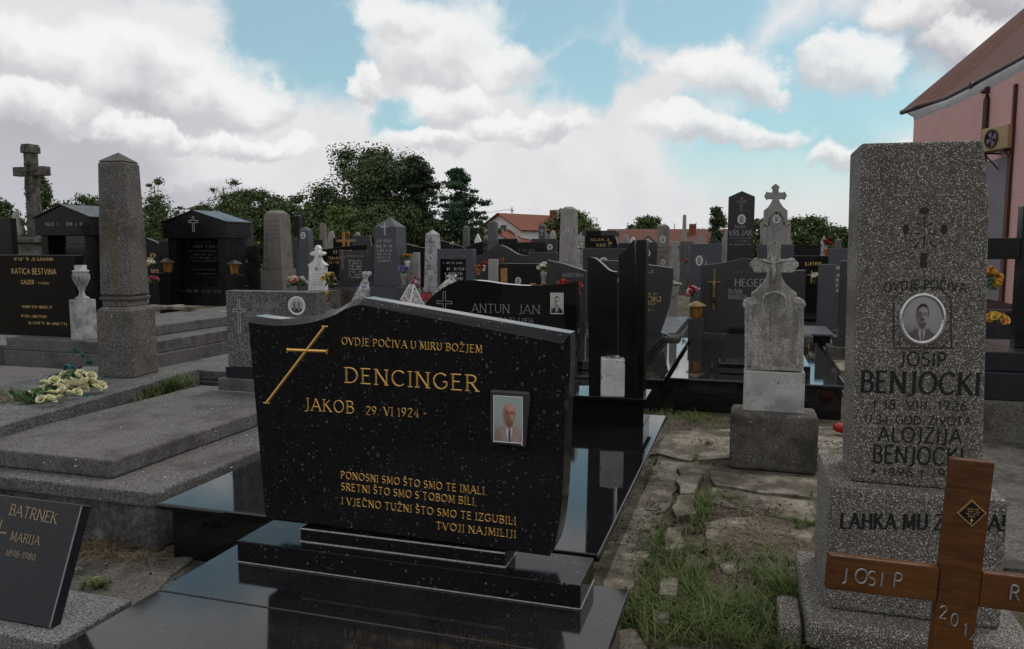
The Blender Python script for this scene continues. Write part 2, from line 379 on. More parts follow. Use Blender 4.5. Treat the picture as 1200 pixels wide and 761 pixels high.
M['tanobelisk'] = stone('tan_obelisk_stone', (0.15, 0.14, 0.127), (0.25, 0.235, 0.213), 120, 0.85, stain=((0.06, 0.055, 0.048), 3, 0.48, 0.72, 0.6), streak=((0.06, 0.05, 0.035), 8, 0.5, 0.72, 0.5), bmp=0.4, spec=0.2)
M['browngranite'] = stone('brown_black_granite', (0.012, 0.010, 0.010), (0.028, 0.024, 0.023), 200, 0.25, bmp=0.02, spec=0.35)
M['soil'] = None
M['gold'] = plain('gilded_letter', (0.78, 0.47, 0.13), 0.32, 0.85)
M['goldpaint'] = plain('gold_paint', (0.55, 0.38, 0.14), 0.5, 0.3)
M['bronze'] = plain('bronze', (0.50, 0.34, 0.13), 0.4, 0.8)
M['silver'] = plain('silver_letter', (0.30, 0.30, 0.29), 0.45, 0.5)
M['greyletter'] = plain('grey_engraving', (0.24, 0.24, 0.245), 0.7)
M['paleletter'] = plain('pale_engraving', (0.42, 0.42, 0.42), 0.7)
M['faintletter'] = plain('faint_engraving', (0.085, 0.085, 0.085), 0.7)
M['faintcarve'] = plain('shallow_carving', (0.028, 0.025, 0.02), 0.9)
M['inkletter'] = plain('blackened_engraving', (0.006, 0.006, 0.006), 0.8)
M['tanletter'] = plain('tan_engraving', (0.30, 0.23, 0.14), 0.6)
M['joint'] = plain('pale_joint_seal', (0.42, 0.41, 0.39), 0.6, var=0.25, scale=60)
M['chrome'] = plain('chromed_screw', (0.8, 0.8, 0.8), 0.15, 1.0)
M['framegrey'] = plain('grey_cast_frame', (0.06, 0.06, 0.065), 0.35, 0.5)
M['porcelain'] = plain('white_porcelain', (0.66, 0.65, 0.62), 0.2)
M['whitemetal'] = plain('aluminium_rim', (0.55, 0.55, 0.55), 0.25, 0.8)
M['red_plastic'] = plain('red_lantern_plastic', (0.45, 0.012, 0.012), 0.2, trans=0.25)
M['amber'] = plain('amber_glass', (0.40, 0.17, 0.03), 0.15, trans=0.35)
M['wax'] = plain('yellow_wax', (0.62, 0.5, 0.24), 0.4)
M['darkmetal'] = plain('dark_metal', (0.05, 0.045, 0.04), 0.4, 0.7)
M['brass'] = plain('brass', (0.22, 0.15, 0.06), 0.4, 0.8)
M['terracotta'] = plain('terracotta', (0.30, 0.075, 0.03), 0.7)
M['bark'] = plain('bark', (0.05, 0.04, 0.032), 0.95, var=0.4, scale=9, bmp=0.6)
M['cell'] = None

def leafmat(name, dark, light, rough=0.6, trans=0.0):
    m, g, b = mat(name)
    r = g.new('ShaderNodeNewGeometry').outputs['Random Per Island']
    g.put(b.inputs['Base Color'], g.mix(r, dark, light)); b.inputs['Roughness'].default_value = rough; b.inputs['Specular IOR Level'].default_value = 0.25
    return m
M['leaf_dark'] = leafmat('dark_foliage', (0.036, 0.058, 0.019), (0.085, 0.118, 0.04))
M['leaf_mid'] = leafmat('green_foliage', (0.05, 0.08, 0.024), (0.11, 0.145, 0.048))
M['leaf_bright'] = leafmat('bright_foliage', (0.06, 0.10, 0.024), (0.15, 0.2, 0.055))
M['leaf_pine'] = leafmat('pine_needles', (0.02, 0.036, 0.018), (0.06, 0.088, 0.038))
M['leaf_blue'] = leafmat('blue_pine_needles', (0.018, 0.046, 0.024), (0.055, 0.11, 0.052))
M['leaf_teal'] = leafmat('teal_silk_leaf', (0.01, 0.075, 0.08), (0.025, 0.16, 0.16))
M['leaf_silk'] = leafmat('silk_leaf', (0.025, 0.07, 0.02), (0.08, 0.16, 0.05))
M['grass'] = leafmat('grass_blade', (0.045, 0.075, 0.016), (0.15, 0.19, 0.055))
M['straw'] = leafmat('dry_straw', (0.10, 0.078, 0.047), (0.22, 0.175, 0.108))
def petal(name, a, b_): M[name] = leafmat(name, a, b_, 0.55)
petal('petal_cream', (0.58, 0.55, 0.32), (0.80, 0.78, 0.54)); petal('petal_white', (0.6, 0.58, 0.55), (0.8, 0.78, 0.75)); petal('petal_yellow', (0.55, 0.38, 0.06), (0.7, 0.55, 0.12))
petal('petal_red', (0.35, 0.02, 0.02), (0.55, 0.05, 0.04)); petal('petal_orange', (0.55, 0.2, 0.03), (0.7, 0.34, 0.06)); petal('petal_pink', (0.5, 0.06, 0.14), (0.7, 0.2, 0.28)); petal('petal_purple', (0.16, 0.10, 0.35), (0.3, 0.22, 0.5)); petal('petal_magenta', (0.25, 0.05, 0.18), (0.42, 0.14, 0.32))

def m_cell():
    m, g, b = mat('cellophane'); P = coords(g)
    b.inputs['Base Color'].default_value = (0.75, 0.75, 0.78, 1); b.inputs['Roughness'].default_value = 0.12
    g.put(b.inputs['Alpha'], g.step(g.noise(P, 25, 4, 0.6, 0.8), 0.42, 0.62, 0.12, 0.6))
    bump(g, b, g.noise(P, 30, 4, 0.6), 0.8, 0.02)
    return m
M['cell'] = m_cell()
def m_wood():
    m, g, b = mat('varnished_brown_wood'); P = coords(g)
    x, y, z = g.sep(P)[0:3]
    along = g.comb(g.m('MULTIPLY', x, 1.2), y, g.m('MULTIPLY', z, 14.0))
    n = g.noise(along, 6.0, 6, 0.6, 0.6)
    n2 = g.noise(P, 3.0, 3, 0.5)
    c = g.mix(g.step(n, 0.3, 0.7), (0.055, 0.018, 0.003), (0.110, 0.038, 0.006))
    c = g.mix(g.step(n2, 0.4, 0.7, 0.0, 0.5), c, (0.135, 0.05, 0.008))
    g.put(b.inputs['Base Color'], c); b.inputs['Specular IOR Level'].default_value = 0.3
    kn = g.noise(P, 42.0, 4, 0.7)
    g.put(b.inputs['Roughness'], g.step(kn, 0.3, 0.7, 0.34, 0.62))
    bump(g, b, g.m('ADD', n, g.m('MULTIPLY', kn, 0.4)), 0.35, 0.003)
    return m
M['wood'] = m_wood()
M['wood_light'] = plain('oak_panel', (0.30, 0.15, 0.045), 0.5, var=0.3, scale=20)

def m_ground():
    m, g, b = mat('cemetery_ground'); P = g.new('ShaderNodeTexCoord').outputs['Object']
    n = g.noise(P, 0.9, 8, 0.65); f = g.noise(P, 60, 4, 0.7); n2 = g.noise(P, 2.4, 6, 0.6)
    c = g.mix(g.step(f, 0.35, 0.65), (0.055, 0.044, 0.032), (0.13, 0.108, 0.08))
    c = g.mix(g.step(n2, 0.48, 0.62, 0.0, 0.8), c, (0.17, 0.155, 0.13))
    c = g.mix(g.m('MULTIPLY', g.step(n, 0.5, 0.62), g.step(f, 0.3, 0.6, 0.45, 0.95)), c, (0.06, 0.078, 0.022))
    v = g.voro(P, 75.0); k = g.m('MULTIPLY', g.m('GREATER_THAN', g.sep(v.outputs['Color'])[0], 0.86), g.step(v.outputs['Distance'], 0.25, 0.4, 1.0, 0.0))
    c = g.mix(k, c, (0.26, 0.25, 0.22))
    g.put(b.inputs['Base Color'], c); b.inputs['Roughness'].default_value = 0.95; b.inputs['Specular IOR Level'].default_value = 0.15
    bump(g, b, g.m('ADD', f, g.m('MULTIPLY', k, 1.0)), 0.7, 0.02)
    return m
M['ground'] = m_ground()
def m_brick():
    m, g, b = mat('pink_painted_brick'); P = g.new('ShaderNodeTexCoord').outputs['Object']
    x, y, z = g.sep(P)[0:3]
    t = g.new('ShaderNodeTexBrick'); g.put(t.inputs['Vector'], g.comb(x, z, 0.0))
    t.inputs['Scale'].default_value = 1.0; t.inputs['Brick Width'].default_value = 0.30; t.inputs['Row Height'].default_value = 0.10; t.inputs['Mortar Size'].default_value = 0.008
    t.inputs['Color1'].default_value = (0.62, 0.375, 0.35, 1); t.inputs['Color2'].default_value = (0.60, 0.36, 0.335, 1); t.inputs['Mortar'].default_value = (0.54, 0.32, 0.30, 1)
    c = g.mix(g.step(g.noise(P, 1.5, 6, 0.6), 0.4, 0.7, 0.0, 0.4), t.outputs['Color'], (0.52, 0.31, 0.29))
    g.put(b.inputs['Base Color'], c); b.inputs['Roughness'].default_value = 0.9
    bump(g, b, g.m('SUBTRACT', 1.0, t.outputs['Fac']), 0.3, 0.008)
    return m
M['brick'] = m_brick()
def m_tiles(name, c1, c2, rh=0.22, bw=0.2):
    m, g, b = mat(name); P = g.new('ShaderNodeTexCoord').outputs['Object']
    x, y, z = g.sep(P)[0:3]
    t = g.new('ShaderNodeTexBrick'); g.put(t.inputs['Vector'], g.comb(x, y, 0.0))
    t.inputs['Scale'].default_value = 1.0; t.inputs['Brick Width'].default_value = bw; t.inputs['Row Height'].default_value = rh; t.inputs['Mortar Size'].default_value = 0.018
    t.inputs['Color1'].default_value = (*c1, 1); t.inputs['Color2'].default_value = (*c2, 1); t.inputs['Mortar'].default_value = (*(q*0.35 for q in c1), 1)
    c = g.mix(g.step(g.noise(P, 2.2, 6, 0.65), 0.42, 0.7, 0.0, 0.6), t.outputs['Color'], tuple(q*0.45 for q in c1))
    g.put(b.inputs['Base Color'], c); b.inputs['Roughness'].default_value = 0.85
    bump(g, b, g.m('SUBTRACT', 1.0, t.outputs['Fac']), 0.8, 0.03)
    return m
M['tiles_church'] = m_tiles('church_roof_tiles', (0.17, 0.055, 0.036), (0.115, 0.04, 0.028))
M['tiles_red'] = m_tiles('red_roof_tiles', (0.26, 0.075, 0.038), (0.20, 0.06, 0.032), 0.35, 0.3)
M['tiles_old'] = m_tiles('old_roof_tiles', (0.19, 0.075, 0.048), (0.14, 0.058, 0.04), 0.35, 0.3)
M['plaster_white'] = plain('white_plaster', (0.70, 0.70, 0.69), 0.9, var=0.06, scale=2)
M['plaster_yellow'] = plain('yellow_plaster', (0.42, 0.30, 0.09), 0.9, var=0.08, scale=2)
M['plaster_grey'] = plain('grey_lavender_plaster', (0.19, 0.18, 0.20), 0.9, var=0.08, scale=2)
M['cornice'] = plain('pale_grey_cornice', (0.30, 0.30, 0.31), 0.85, var=0.08, scale=3)
M['gutter'] = plain('brown_sheet_metal', (0.045, 0.018, 0.016), 0.45, 0.2)
M['acbox'] = plain('yellowed_cream_sheet_metal', (0.36, 0.25, 0.13), 0.5, var=0.08, scale=3)
M['paving_red'] = plain('reddish_paving', (0.12, 0.07, 0.06), 0.9, var=0.2, scale=6, bmp=0.3)
M['glass_dark'] = plain('dark_window_glass', (0.02, 0.022, 0.025), 0.1)
M['brownwood'] = plain('dark_stained_timber', (0.05, 0.025, 0.012), 0.6)
M['potstone'] = plain('cast_stone_pot', (0.22, 0.20, 0.17), 0.85, var=0.25, scale=20, bmp=0.4)
def PM(c, rough=0.25):
    k = 'print_%02x%02x%02x' % tuple(int(q*255) for q in c)
    if k not in M: M[k] = plain('photo_print', c, rough)
    return M[k]

# ------------------------------------------------------------------ lettering cut from strokes
def arc(cx, cy, rx, ry, a0, a1, n=9):
    return [(cx + rx*math.cos(R(a0+(a1-a0)*i/(n-1))), cy + ry*math.sin(R(a0+(a1-a0)*i/(n-1)))) for i in range(n)]
def glyphs():
    g = {}
    g['A'] = (4.4, [[(0,0),(2.2,6)],[(2.2,6),(4.4,0)],[(0.9,2.1),(3.5,2.1)]])
    g['B'] = (3.4, [[(0.4,0),(0.4,6)],[(0.4,6)]+arc(1.7,4.6,1.3,1.4,90,-90)+[(0.4,3.2)],[(0.4,3.2)]+arc(1.8,1.6,1.6,1.6,90,-90)+[(0.4,0)]])
    g['C'] = (4.2, [arc(2.4,3,2.3,3,45,315,15)])
    g['D'] = (4.3, [[(0.4,0),(0.4,6)],[(0.4,6),(1.6,6)]+arc(1.6,3,2.6,3,90,-90,13)+[(0.4,0)]])
    g['E'] = (3.2, [[(0.4,0),(0.4,6)],[(0.4,6),(3.1,6)],[(0.4,3.2),(2.6,3.2)],[(0.4,0),(3.2,0)]])
    g['G'] = (4.5, [arc(2.4,3,2.3,3,45,330,15)+[(4.3,1.3),(4.3,2.8)],[(3.1,2.8),(4.4,2.8)]])
    g['H'] = (4.2, [[(0.4,0),(0.4,6)],[(3.8,0),(3.8,6)],[(0.4,3.2),(3.8,3.2)]])
    g['I'] = (1.0, [[(0.5,0),(0.5,6)]])
    g['J'] = (2.0, [[(1.5,6),(1.5,1.0)]+arc(0.5,0.6,1.0,1.2,0,-120,6)])
    g['K'] = (3.9, [[(0.4,0),(0.4,6)],[(0.5,2.8),(3.5,6)],[(1.2,3.5),(3.8,0)]])
    g['L'] = (3.0, [[(0.4,0),(0.4,6)],[(0.4,0),(3.0,0)]])
    g['M'] = (5.0, [[(0.4,0),(0.6,6)],[(0.6,6),(2.5,0.6)],[(2.5,0.6),(4.4,6)],[(4.4,6),(4.6,0)]])
    g['N'] = (4.4, [[(0.4,0),(0.4,6)],[(0.4,6),(4.0,0)],[(4.0,0),(4.0,6)]])
    g['O'] = (4.8, [arc(2.4,3,2.3,3,90,450,25)])
    g['P'] = (3.3, [[(0.4,0),(0.4,6)],[(0.4,6),(1.5,6)]+arc(1.6,4.4,1.5,1.6,90,-90)+[(0.4,2.8)]])
    g['R'] = (3.7, [[(0.4,0),(0.4,6)],[(0.4,6),(1.5,6)]+arc(1.6,4.5,1.5,1.5,90,-90)+[(0.4,3.0)],[(1.6,3.0),(3.6,0)]])
    g['S'] = (3.0, [arc(1.5,4.5,1.3,1.5,40,250,9)+arc(1.5,1.55,1.4,1.55,80,-150,10)])
    g['T'] = (3.8, [[(1.9,0),(1.9,6)],[(0.1,6),(3.7,6)]])
    g['U'] = (4.2, [[(0.4,6),(0.4,2)]+arc(2.1,1.9,1.7,1.9,180,360,9)+[(3.8,2),(3.8,6)]])
    g['V'] = (4.2, [[(0,6),(2.1,0)],[(2.1,0),(4.2,6)]])
    g['W'] = (5.6, [[(0,6),(1.5,0)],[(1.5,0),(2.8,5)],[(2.8,5),(4.1,0)],[(4.1,0),(5.6,6)]])
    g['Z'] = (3.6, [[(0.2,6),(3.5,6)],[(3.5,6),(0.1,0)],[(0.1,0),(3.6,0)]])
    g['F'] = (3.0, [[(0.4,0),(0.4,6)],[(0.4,6),(3.0,6)],[(0.4,3.2),(2.5,3.2)]])
    for a, b in (('Č','C'),('Š','S'),('Ž','Z')):
        w, s = g[b]; g[a] = (w, s+[[(w/2-0.9,7.9),(w/2,6.9),(w/2+0.9,7.9)]])
    for a, b in (('Ć','C'),('Í','I')):
        w, s = g[b]; g[a] = (w, s+[[(w/2-0.2,6.9),(w/2+0.6,8.0)]])
    g['0'] = (3.4, [arc(1.7,3,1.5,3,90,450,21)])
    g['1'] = (1.8, [[(0.2,4.9),(1.1,6),(1.1,0)]])
    g['2'] = (3.2, [arc(1.6,4.4,1.4,1.6,160,-20,9)+[(0.2,0),(3.1,0)]])
    g['4'] = (3.4, [[(2.5,0),(2.5,6),(0.1,1.6),(3.4,1.6)]])
    g['6'] = (3.2, [[(2.6,5.8),(1.0,4.2),(0.3,2.2)],arc(1.6,1.7,1.4,1.7,90,450,17)])
    g['7'] = (3.0, [[(0.1,6),(3.0,6),(1.1,0)]])
    g['8'] = (3.2, [arc(1.6,4.5,1.2,1.5,90,450,15),arc(1.6,1.55,1.45,1.5,90,450,15)])
    g['9'] = (3.2, [arc(1.6,4.3,1.4,1.7,90,450,17),[(3.0,4.0),(2.4,1.8),(0.8,0.2)]])
    g['3'] = (3.2, [arc(1.5,4.5,1.3,1.5,150,-90,9)+arc(1.5,1.5,1.5,1.5,90,-150,10)])
    g['5'] = (3.2, [[(2.9,6),(0.7,6),(0.5,3.4)]+arc(1.5,1.9,1.5,1.8,120,-150,11)])
    g['.'] = (1.0, [[(0.3,0.1),(0.7,0.5)]])
    g[','] = (1.0, [[(0.6,0.6),(0.2,-0.8)]])
    g['-'] = (2.2, [[(0.2,2.8),(2.0,2.8)]])
    g['!'] = (1.0, [[(0.5,6),(0.5,1.8)],[(0.5,0.6),(0.5,0.0)]])
    g['+'] = (2.6, [[(1.3,-0.3),(1.3,6)],[(0.1,4.2),(2.5,4.2)]])
    g['*'] = (2.6, [[(1.3,1.8),(1.3,5.2)],[(0.0,4.2),(2.6,2.8)],[(0.0,2.8),(2.6,4.2)]])
    return g
GL = glyphs()

def ribbon(mb, pts, wid, y, ridge):
    """a flat-bottomed V ridge (or flat strip) along pts [(x,z)] with half widths wid"""
    n = len(pts); L = []
    closed = n > 3 and abs(pts[0][0]-pts[-1][0]) < 1e-6 and abs(pts[0][1]-pts[-1][1]) < 1e-6
    for i in range(n):
        a = pts[i-1] if i > 0 else (pts[-2] if closed else pts[i]); c = pts[i+1] if i < n-1 else (pts[1] if closed else pts[i])
        dx, dz = c[0]-a[0], c[1]-a[1]; q = math.hypot(dx, dz) or 1.0
        nx, nz = -dz/q*wid[i], dx/q*wid[i]
        L.append(((pts[i][0]-nx, y, pts[i][1]-nz), (pts[i][0], y-ridge, pts[i][1]), (pts[i][0]+nx, y, pts[i][1]+nz)))
    vs = [p for t in L for p in t]; fs = []
    for i in range(n-1):
        b = i*3; fs += [(b, b+3, b+4, b+1), (b+1, b+4, b+5, b+2)]
    mb.add(vs, fs)

def strokes(text, gap=0.9, space=2.2):
    x = 0.0; out = []
    for ch in text:
        if ch == ' ': x += space; continue
        if ch not in GL: x += 2.0; continue
        w, ss = GL[ch]
        for s in ss: out.append([(px+x, pz) for px, pz in s])
        x += w+gap
    return out, max(x-gap, 0.1)

def lettering(parent, text, p0, p1, h, mt, y=-0.0015, serif=True, weight=1.0, ridge=0.0, gap=0.9, bow=0.0, fit=True):
    """one line of letters from p0 to p1 (x, z of the baseline ends on the face), cap height h"""
    ss, W = strokes(text, gap); mb = MB(); k = h/6.0
    if not fit: p1 = (p0[0]+W*k, p0[1])
    Lx, Lz = p1[0]-p0[0], p1[1]-p0[1]
    sx = Lx/W
    thick, thin = (0.50*weight, 0.26*weight) if serif else (0.42*weight, 0.40*weight)
    def pt(q):
        u = q[0]/W
        return (p0[0]+q[0]*sx, p0[1]+u*Lz+q[1]*k+bow*4*u*(1-u))
    lift = 0
    for s in ss:
        n = len(s); wid = []
        for i in range(n):
            a, c = s[max(0, i-1)], s[min(n-1, i+1)]
            dx, dz = c[0]-a[0], c[1]-a[1]; q = math.hypot(dx, dz) or 1
            if serif:
                t = abs(dx*0.34+dz*(-0.94))/q       # broad pen
                if n == 2 and dx*dz > 0 and abs(dx) > 0.4: t *= 0.45
            else: t = 1.0
            wid.append((thin+(thick-thin)*t)*0.5*2*k*0.9)
        yy = y-0.00012*(lift % 4); lift += 1
        ribbon(mb, [pt(q) for q in s], wid, yy, ridge)
        if serif:
            for e, nb in ((s[0], s[1]), (s[-1], s[-2])):
                if (abs(e[1]) < 0.01 or abs(e[1]-6) < 0.01) and abs(nb[1]-e[1]) > abs(nb[0]-e[0])*1.2:
                    ribbon(mb, [pt((e[0]-0.75, e[1])), pt((e[0]+0.75, e[1]))], [thin*0.8*k]*2, yy-0.0005, ridge*0.5)
    return mb.build('lettering', mt, parent)

def scribble(parent, x0, x1, z, h, mt, y=-0.0015, seed=0):
    """a weathered line of small characters too worn to read: short upright marks"""
    rr = random.Random(seed*31+5); mb = MB(); x = x0
    while x < x1:
        w = h*rr.uniform(0.45, 0.8)
        if rr.random() < 0.86:
            t = h*0.17
            for _ in range(rr.choice((1, 2, 2))):
                xx = x+rr.uniform(0, w*0.6); mb.add([(xx, y, z), (xx+t, y, z), (xx+t, y, z+h), (xx, y, z+h)], [(0, 1, 2, 3)])
            zz = z+rr.choice((0, h*0.42, h*0.83)); mb.add([(x, y-0.0003, zz), (x+w*0.8, y-0.0003, zz), (x+w*0.8, y-0.0003, zz+t), (x, y-0.0003, zz+t)], [(0, 1, 2, 3)])
        x += w*1.15
    return mb.build('lettering', mt, parent)

def ell(cx, cz, rx, rz, n=20, a0=0, a1=360):
    return [(cx+rx*math.cos(R(a0+(a1-a0)*i/(n if a1-a0 == 360 else n-1))), cz+rz*math.sin(R(a0+(a1-a0)*i/(n if a1-a0 == 360 else n-1)))) for i in range(n)]

def print_mat(name, asp, bgc, layers, grain=0.10, tint=None):
    """a printed photograph: soft shapes laid over one another in the picture's own u, v"""
    m, g, b = mat(name); uv = g.new('ShaderNodeUVMap').outputs[0]
    sx, sy, _ = g.sep(uv)[0:3]
    u = g.m('MULTIPLY', g.m('SUBTRACT', sx, 0.5), asp); v = g.m('SUBTRACT', sy, 0.5)
    wob = g.noise(uv, 9.0, 3, 0.6, col=True); ws = g.sep(wob)
    u = g.m('ADD', u, g.m('MULTIPLY', g.m('SUBTRACT', ws[0], 0.5), 0.007)); v = g.m('ADD', v, g.m('MULTIPLY', g.m('SUBTRACT', ws[1], 0.5), 0.007))
    c = g.mix(g.step(v, -0.5, 0.5), tuple(q*0.85 for q in bgc), bgc)
    for (k, cx, cz, rx, rz, rot, soft, colr, al) in layers:
        cs, sn = math.cos(R(rot)), math.sin(R(rot))
        du = g.m('SUBTRACT', u, cx); dv = g.m('SUBTRACT', v, cz)
        pu = g.m('MULTIPLY', g.m('MULTIPLY_ADD', du, cs, g.m('MULTIPLY', dv, sn)), 1/rx); pv = g.m('MULTIPLY', g.m('MULTIPLY_ADD', dv, cs, g.m('MULTIPLY', du, -sn)), 1/rz)
        q = g.m('SQRT', g.m('MULTIPLY_ADD', pu, pu, g.m('MULTIPLY', pv, pv)))
        if k == 'ring': q = g.m('ADD', g.m('ABSOLUTE', g.m('SUBTRACT', q, 1.0)), 1.0-0.10)
        c = g.mix(g.step(q, 1-soft, 1+soft, al, 0.0), c, colr)
    c = g.mix(grain, c, g.mix(1.0, c, g.noise(uv, 160.0, 2, 0.6), 'OVERLAY'))
    g.put(b.inputs['Base Color'], c); b.inputs['Roughness'].default_value = 0.25
    return m
def bust(ox, oz, s, P, glasses=False, moustache=False, bald=False):
    """layers of a head and shoulders; P: coat, coat2, skin, shade, light, hair, shirt, tie, dark"""
    L = []
    def e(cx, cz, rx, rz, rot=0, soft=0.12, col='skin', al=1.0, k='ell'): L.append((k, ox+cx*s, oz+cz*s, rx*s, rz*s, rot, soft, P[col], al))
    e(0, -0.60, 0.43 if bald else 0.36, 0.50 if bald else 0.46, 0, 0.05, 'coat'); e(-0.22, -0.50, 0.14, 0.34, 10, 0.7, 'coat2', 0.7); e(0.24, -0.55, 0.10, 0.3, -10, 0.7, 'coat2', 0.5)
    e(0.0, -0.235, 0.062, 0.17, 0, 0.15, 'shirt'); e(0.005, -0.30, 0.020, 0.16, 0, 0.25, 'tie')
    e(-0.075, -0.33, 0.030, 0.21, 17, 0.2, 'coat'); e(0.075, -0.33, 0.030, 0.21, -17, 0.2, 'coat'); e(-0.045, -0.33, 0.006, 0.2, 17, 0.5, 'coat2'); e(0.045, -0.33, 0.006, 0.2, -17, 0.5, 'coat2')
    e(0, -0.05, 0.066, 0.11, 0, 0.2, 'shade'); e(-0.10, 0.10, 0.020, 0.04, 0, 0.3, 'shade'); e(0.10, 0.10, 0.020, 0.04, 0, 0.3, 'skin')
    if not bald: e(0, 0.155, 0.115, 0.165, 0, 0.08, 'hair')
    e(0, 0.105 if not bald else 0.115, 0.100 if not bald else 0.115, 0.155 if not bald else 0.160, 0, 0.10, 'skin')
    e(-0.06, 0.06, 0.05, 0.13, 0, 0.8, 'shade', 0.75); e(0.03, 0.19, 0.07, 0.05, 0, 0.8, 'light', 0.8); e(0.045, 0.06, 0.035, 0.05, 0, 0.9, 'light', 0.7)
    if bald: e(-0.108, 0.15, 0.016, 0.06, -8, 0.5, 'hair', 0.9); e(0.108, 0.15, 0.012, 0.055, 8, 0.5, 'hair', 0.7); e(0.0, -0.02, 0.09, 0.05, 0, 0.9, 'shade', 0.5); e(0.02, 0.225, 0.06, 0.035, 0, 0.9, 'light', 0.8)
    for sx in (-1, 1):
        e(sx*0.043, 0.118, 0.026, 0.016, 0, 0.6, 'shade', 0.9); e(sx*0.043, 0.118, 0.013, 0.007, 0, 0.4, 'dark'); e(sx*0.045, 0.148, 0.030, 0.007, sx*-6, 0.5, 'hair' if not bald else 'shade', 0.9)
        if glasses: e(sx*0.045, 0.115, 0.036, 0.028, 0, 0.06, 'dark', 0.8, 'ring')
    e(-0.012, 0.075, 0.010, 0.035, 4, 0.7, 'shade', 0.9); e(0.002, 0.052, 0.022, 0.008, 0, 0.6, 'shade', 0.9)
    if moustache: e(0, 0.030, 0.040, 0.011, 0, 0.4, 'hair')
    e(0, 0.010, 0.032, 0.006, 0, 0.5, 'dark', 0.8); e(0, -0.005, 0.025, 0.008, 0, 0.8, 'shade', 0.6); e(0, -0.055, 0.06, 0.02, 0, 0.8, 'shade', 0.8)
    return L
_bw = dict(coat=(0.115, 0.095, 0.10), coat2=(0.05, 0.042, 0.045), skin=(0.25, 0.215, 0.205), shade=(0.10, 0.082, 0.08), light=(0.36, 0.32, 0.31), hair=(0.014, 0.012, 0.012), shirt=(0.36, 0.34, 0.34), tie=(0.16, 0.14, 0.14), dark=(0.02, 0.017, 0.017))
_col = dict(coat=(0.36, 0.285, 0.25), coat2=(0.20, 0.15, 0.13), skin=(0.43, 0.215, 0.145), shade=(0.25, 0.11, 0.07), light=(0.58, 0.35, 0.25), hair=(0.30, 0.25, 0.22), shirt=(0.55, 0.54, 0.54), tie=(0.05, 0.05, 0.085), dark=(0.06, 0.03, 0.025))
_ink = dict(coat=(0.012, 0.012, 0.012), coat2=(0.03, 0.03, 0.03), skin=(0.50, 0.50, 0.46), shade=(0.16, 0.16, 0.15), light=(0.55, 0.55, 0.5), hair=(0.012, 0.012, 0.012), shirt=(0.5, 0.5, 0.46), tie=(0.02, 0.02, 0.02), dark=(0.01, 0.01, 0.01))
PRM = {}
def print_of(style):
    if style not in PRM:
        if style == 'colour': PRM[style] = print_mat('portrait_colour', 0.64, (0.36, 0.43, 0.41), bust(0.03, 0.0, 1.24, _col, glasses=True, bald=True))
        elif style == 'ink': PRM[style] = print_mat('portrait_ink', 0.66, (0.50, 0.50, 0.46), bust(0, -0.02, 1.2, _ink, glasses=True))
        elif style == 'pair': PRM[style] = print_mat('portrait_pair', 1.0, (0.42, 0.42, 0.42), bust(-0.16, -0.02, 0.95, {**_bw, 'coat': (0.02, 0.02, 0.02)})+bust(0.17, -0.02, 0.95, {**_bw, 'coat': (0.012, 0.012, 0.012)}))
        else: PRM[style] = print_mat('portrait_bw', 0.84, (0.33, 0.325, 0.33), bust(0, -0.04, 1.22, _bw, moustache=True))
    return PRM[style]
def portrait(parent, cx, cz, w, h, oval=True, style='bw', rim=None, rimw=0.08, depth=0.006):
    """a printed portrait plate: raised rim and the print set in it"""
    rim = rim or M['porcelain']; mb = MB()
    iw, ih = w*(1-2*rimw), h-2*rimw*w
    if oval:
        n = 32; o1, o2 = ell(cx, cz, w/2, h/2, n), ell(cx, cz, iw/2, ih/2, n)
    else:
        q = lambda a, c: [(cx-a/2, cz-c/2), (cx+a/2, cz-c/2), (cx+a/2, cz+c/2), (cx-a/2, cz+c/2)]
        n = 4; o1, o2 = q(w, h), q(iw, ih)
    o3 = [((a[0]+b_[0])/2, (a[1]+b_[1])/2) for a, b_ in zip(o1, o2)]
    V_ = [(x, 0, z) for x, z in o1]+[(x, -depth*0.8, z) for x, z in o1]+[(x, -depth, z) for x, z in o3]+[(x, -depth*0.55, z) for x, z in o2]
    F_ = []
    for r_ in range(3):
        for i in range(n): F_.append((r_*n+i, r_*n+(i+1) % n, (r_+1)*n+(i+1) % n, (r_+1)*n+i))
    F_.append(tuple(range(3*n, 4*n)))
    fr = mb.add(V_, F_).build('photo_plate', rim, parent)
    me = bpy.data.meshes.new('portrait_print')
    o4 = [(cx+(x-cx)*0.995, cz+(z-cz)*0.995) for x, z in o2]
    me.from_pydata([(x, -depth*0.6, z) for x, z in o4], [], [tuple(range(n))])
    ul = me.uv_layers.new(name='UVMap')
    for lp in me.loops:
        x, z = o4[lp.vertex_index]; ul.data[lp.index].uv = ((x-cx)/iw+0.5, (z-cz)/ih+0.5)
    me.materials.append(print_of(style))
    o = bpy.data.objects.new('portrait_print', me); COL.objects.link(o); o.parent = fr
    return fr

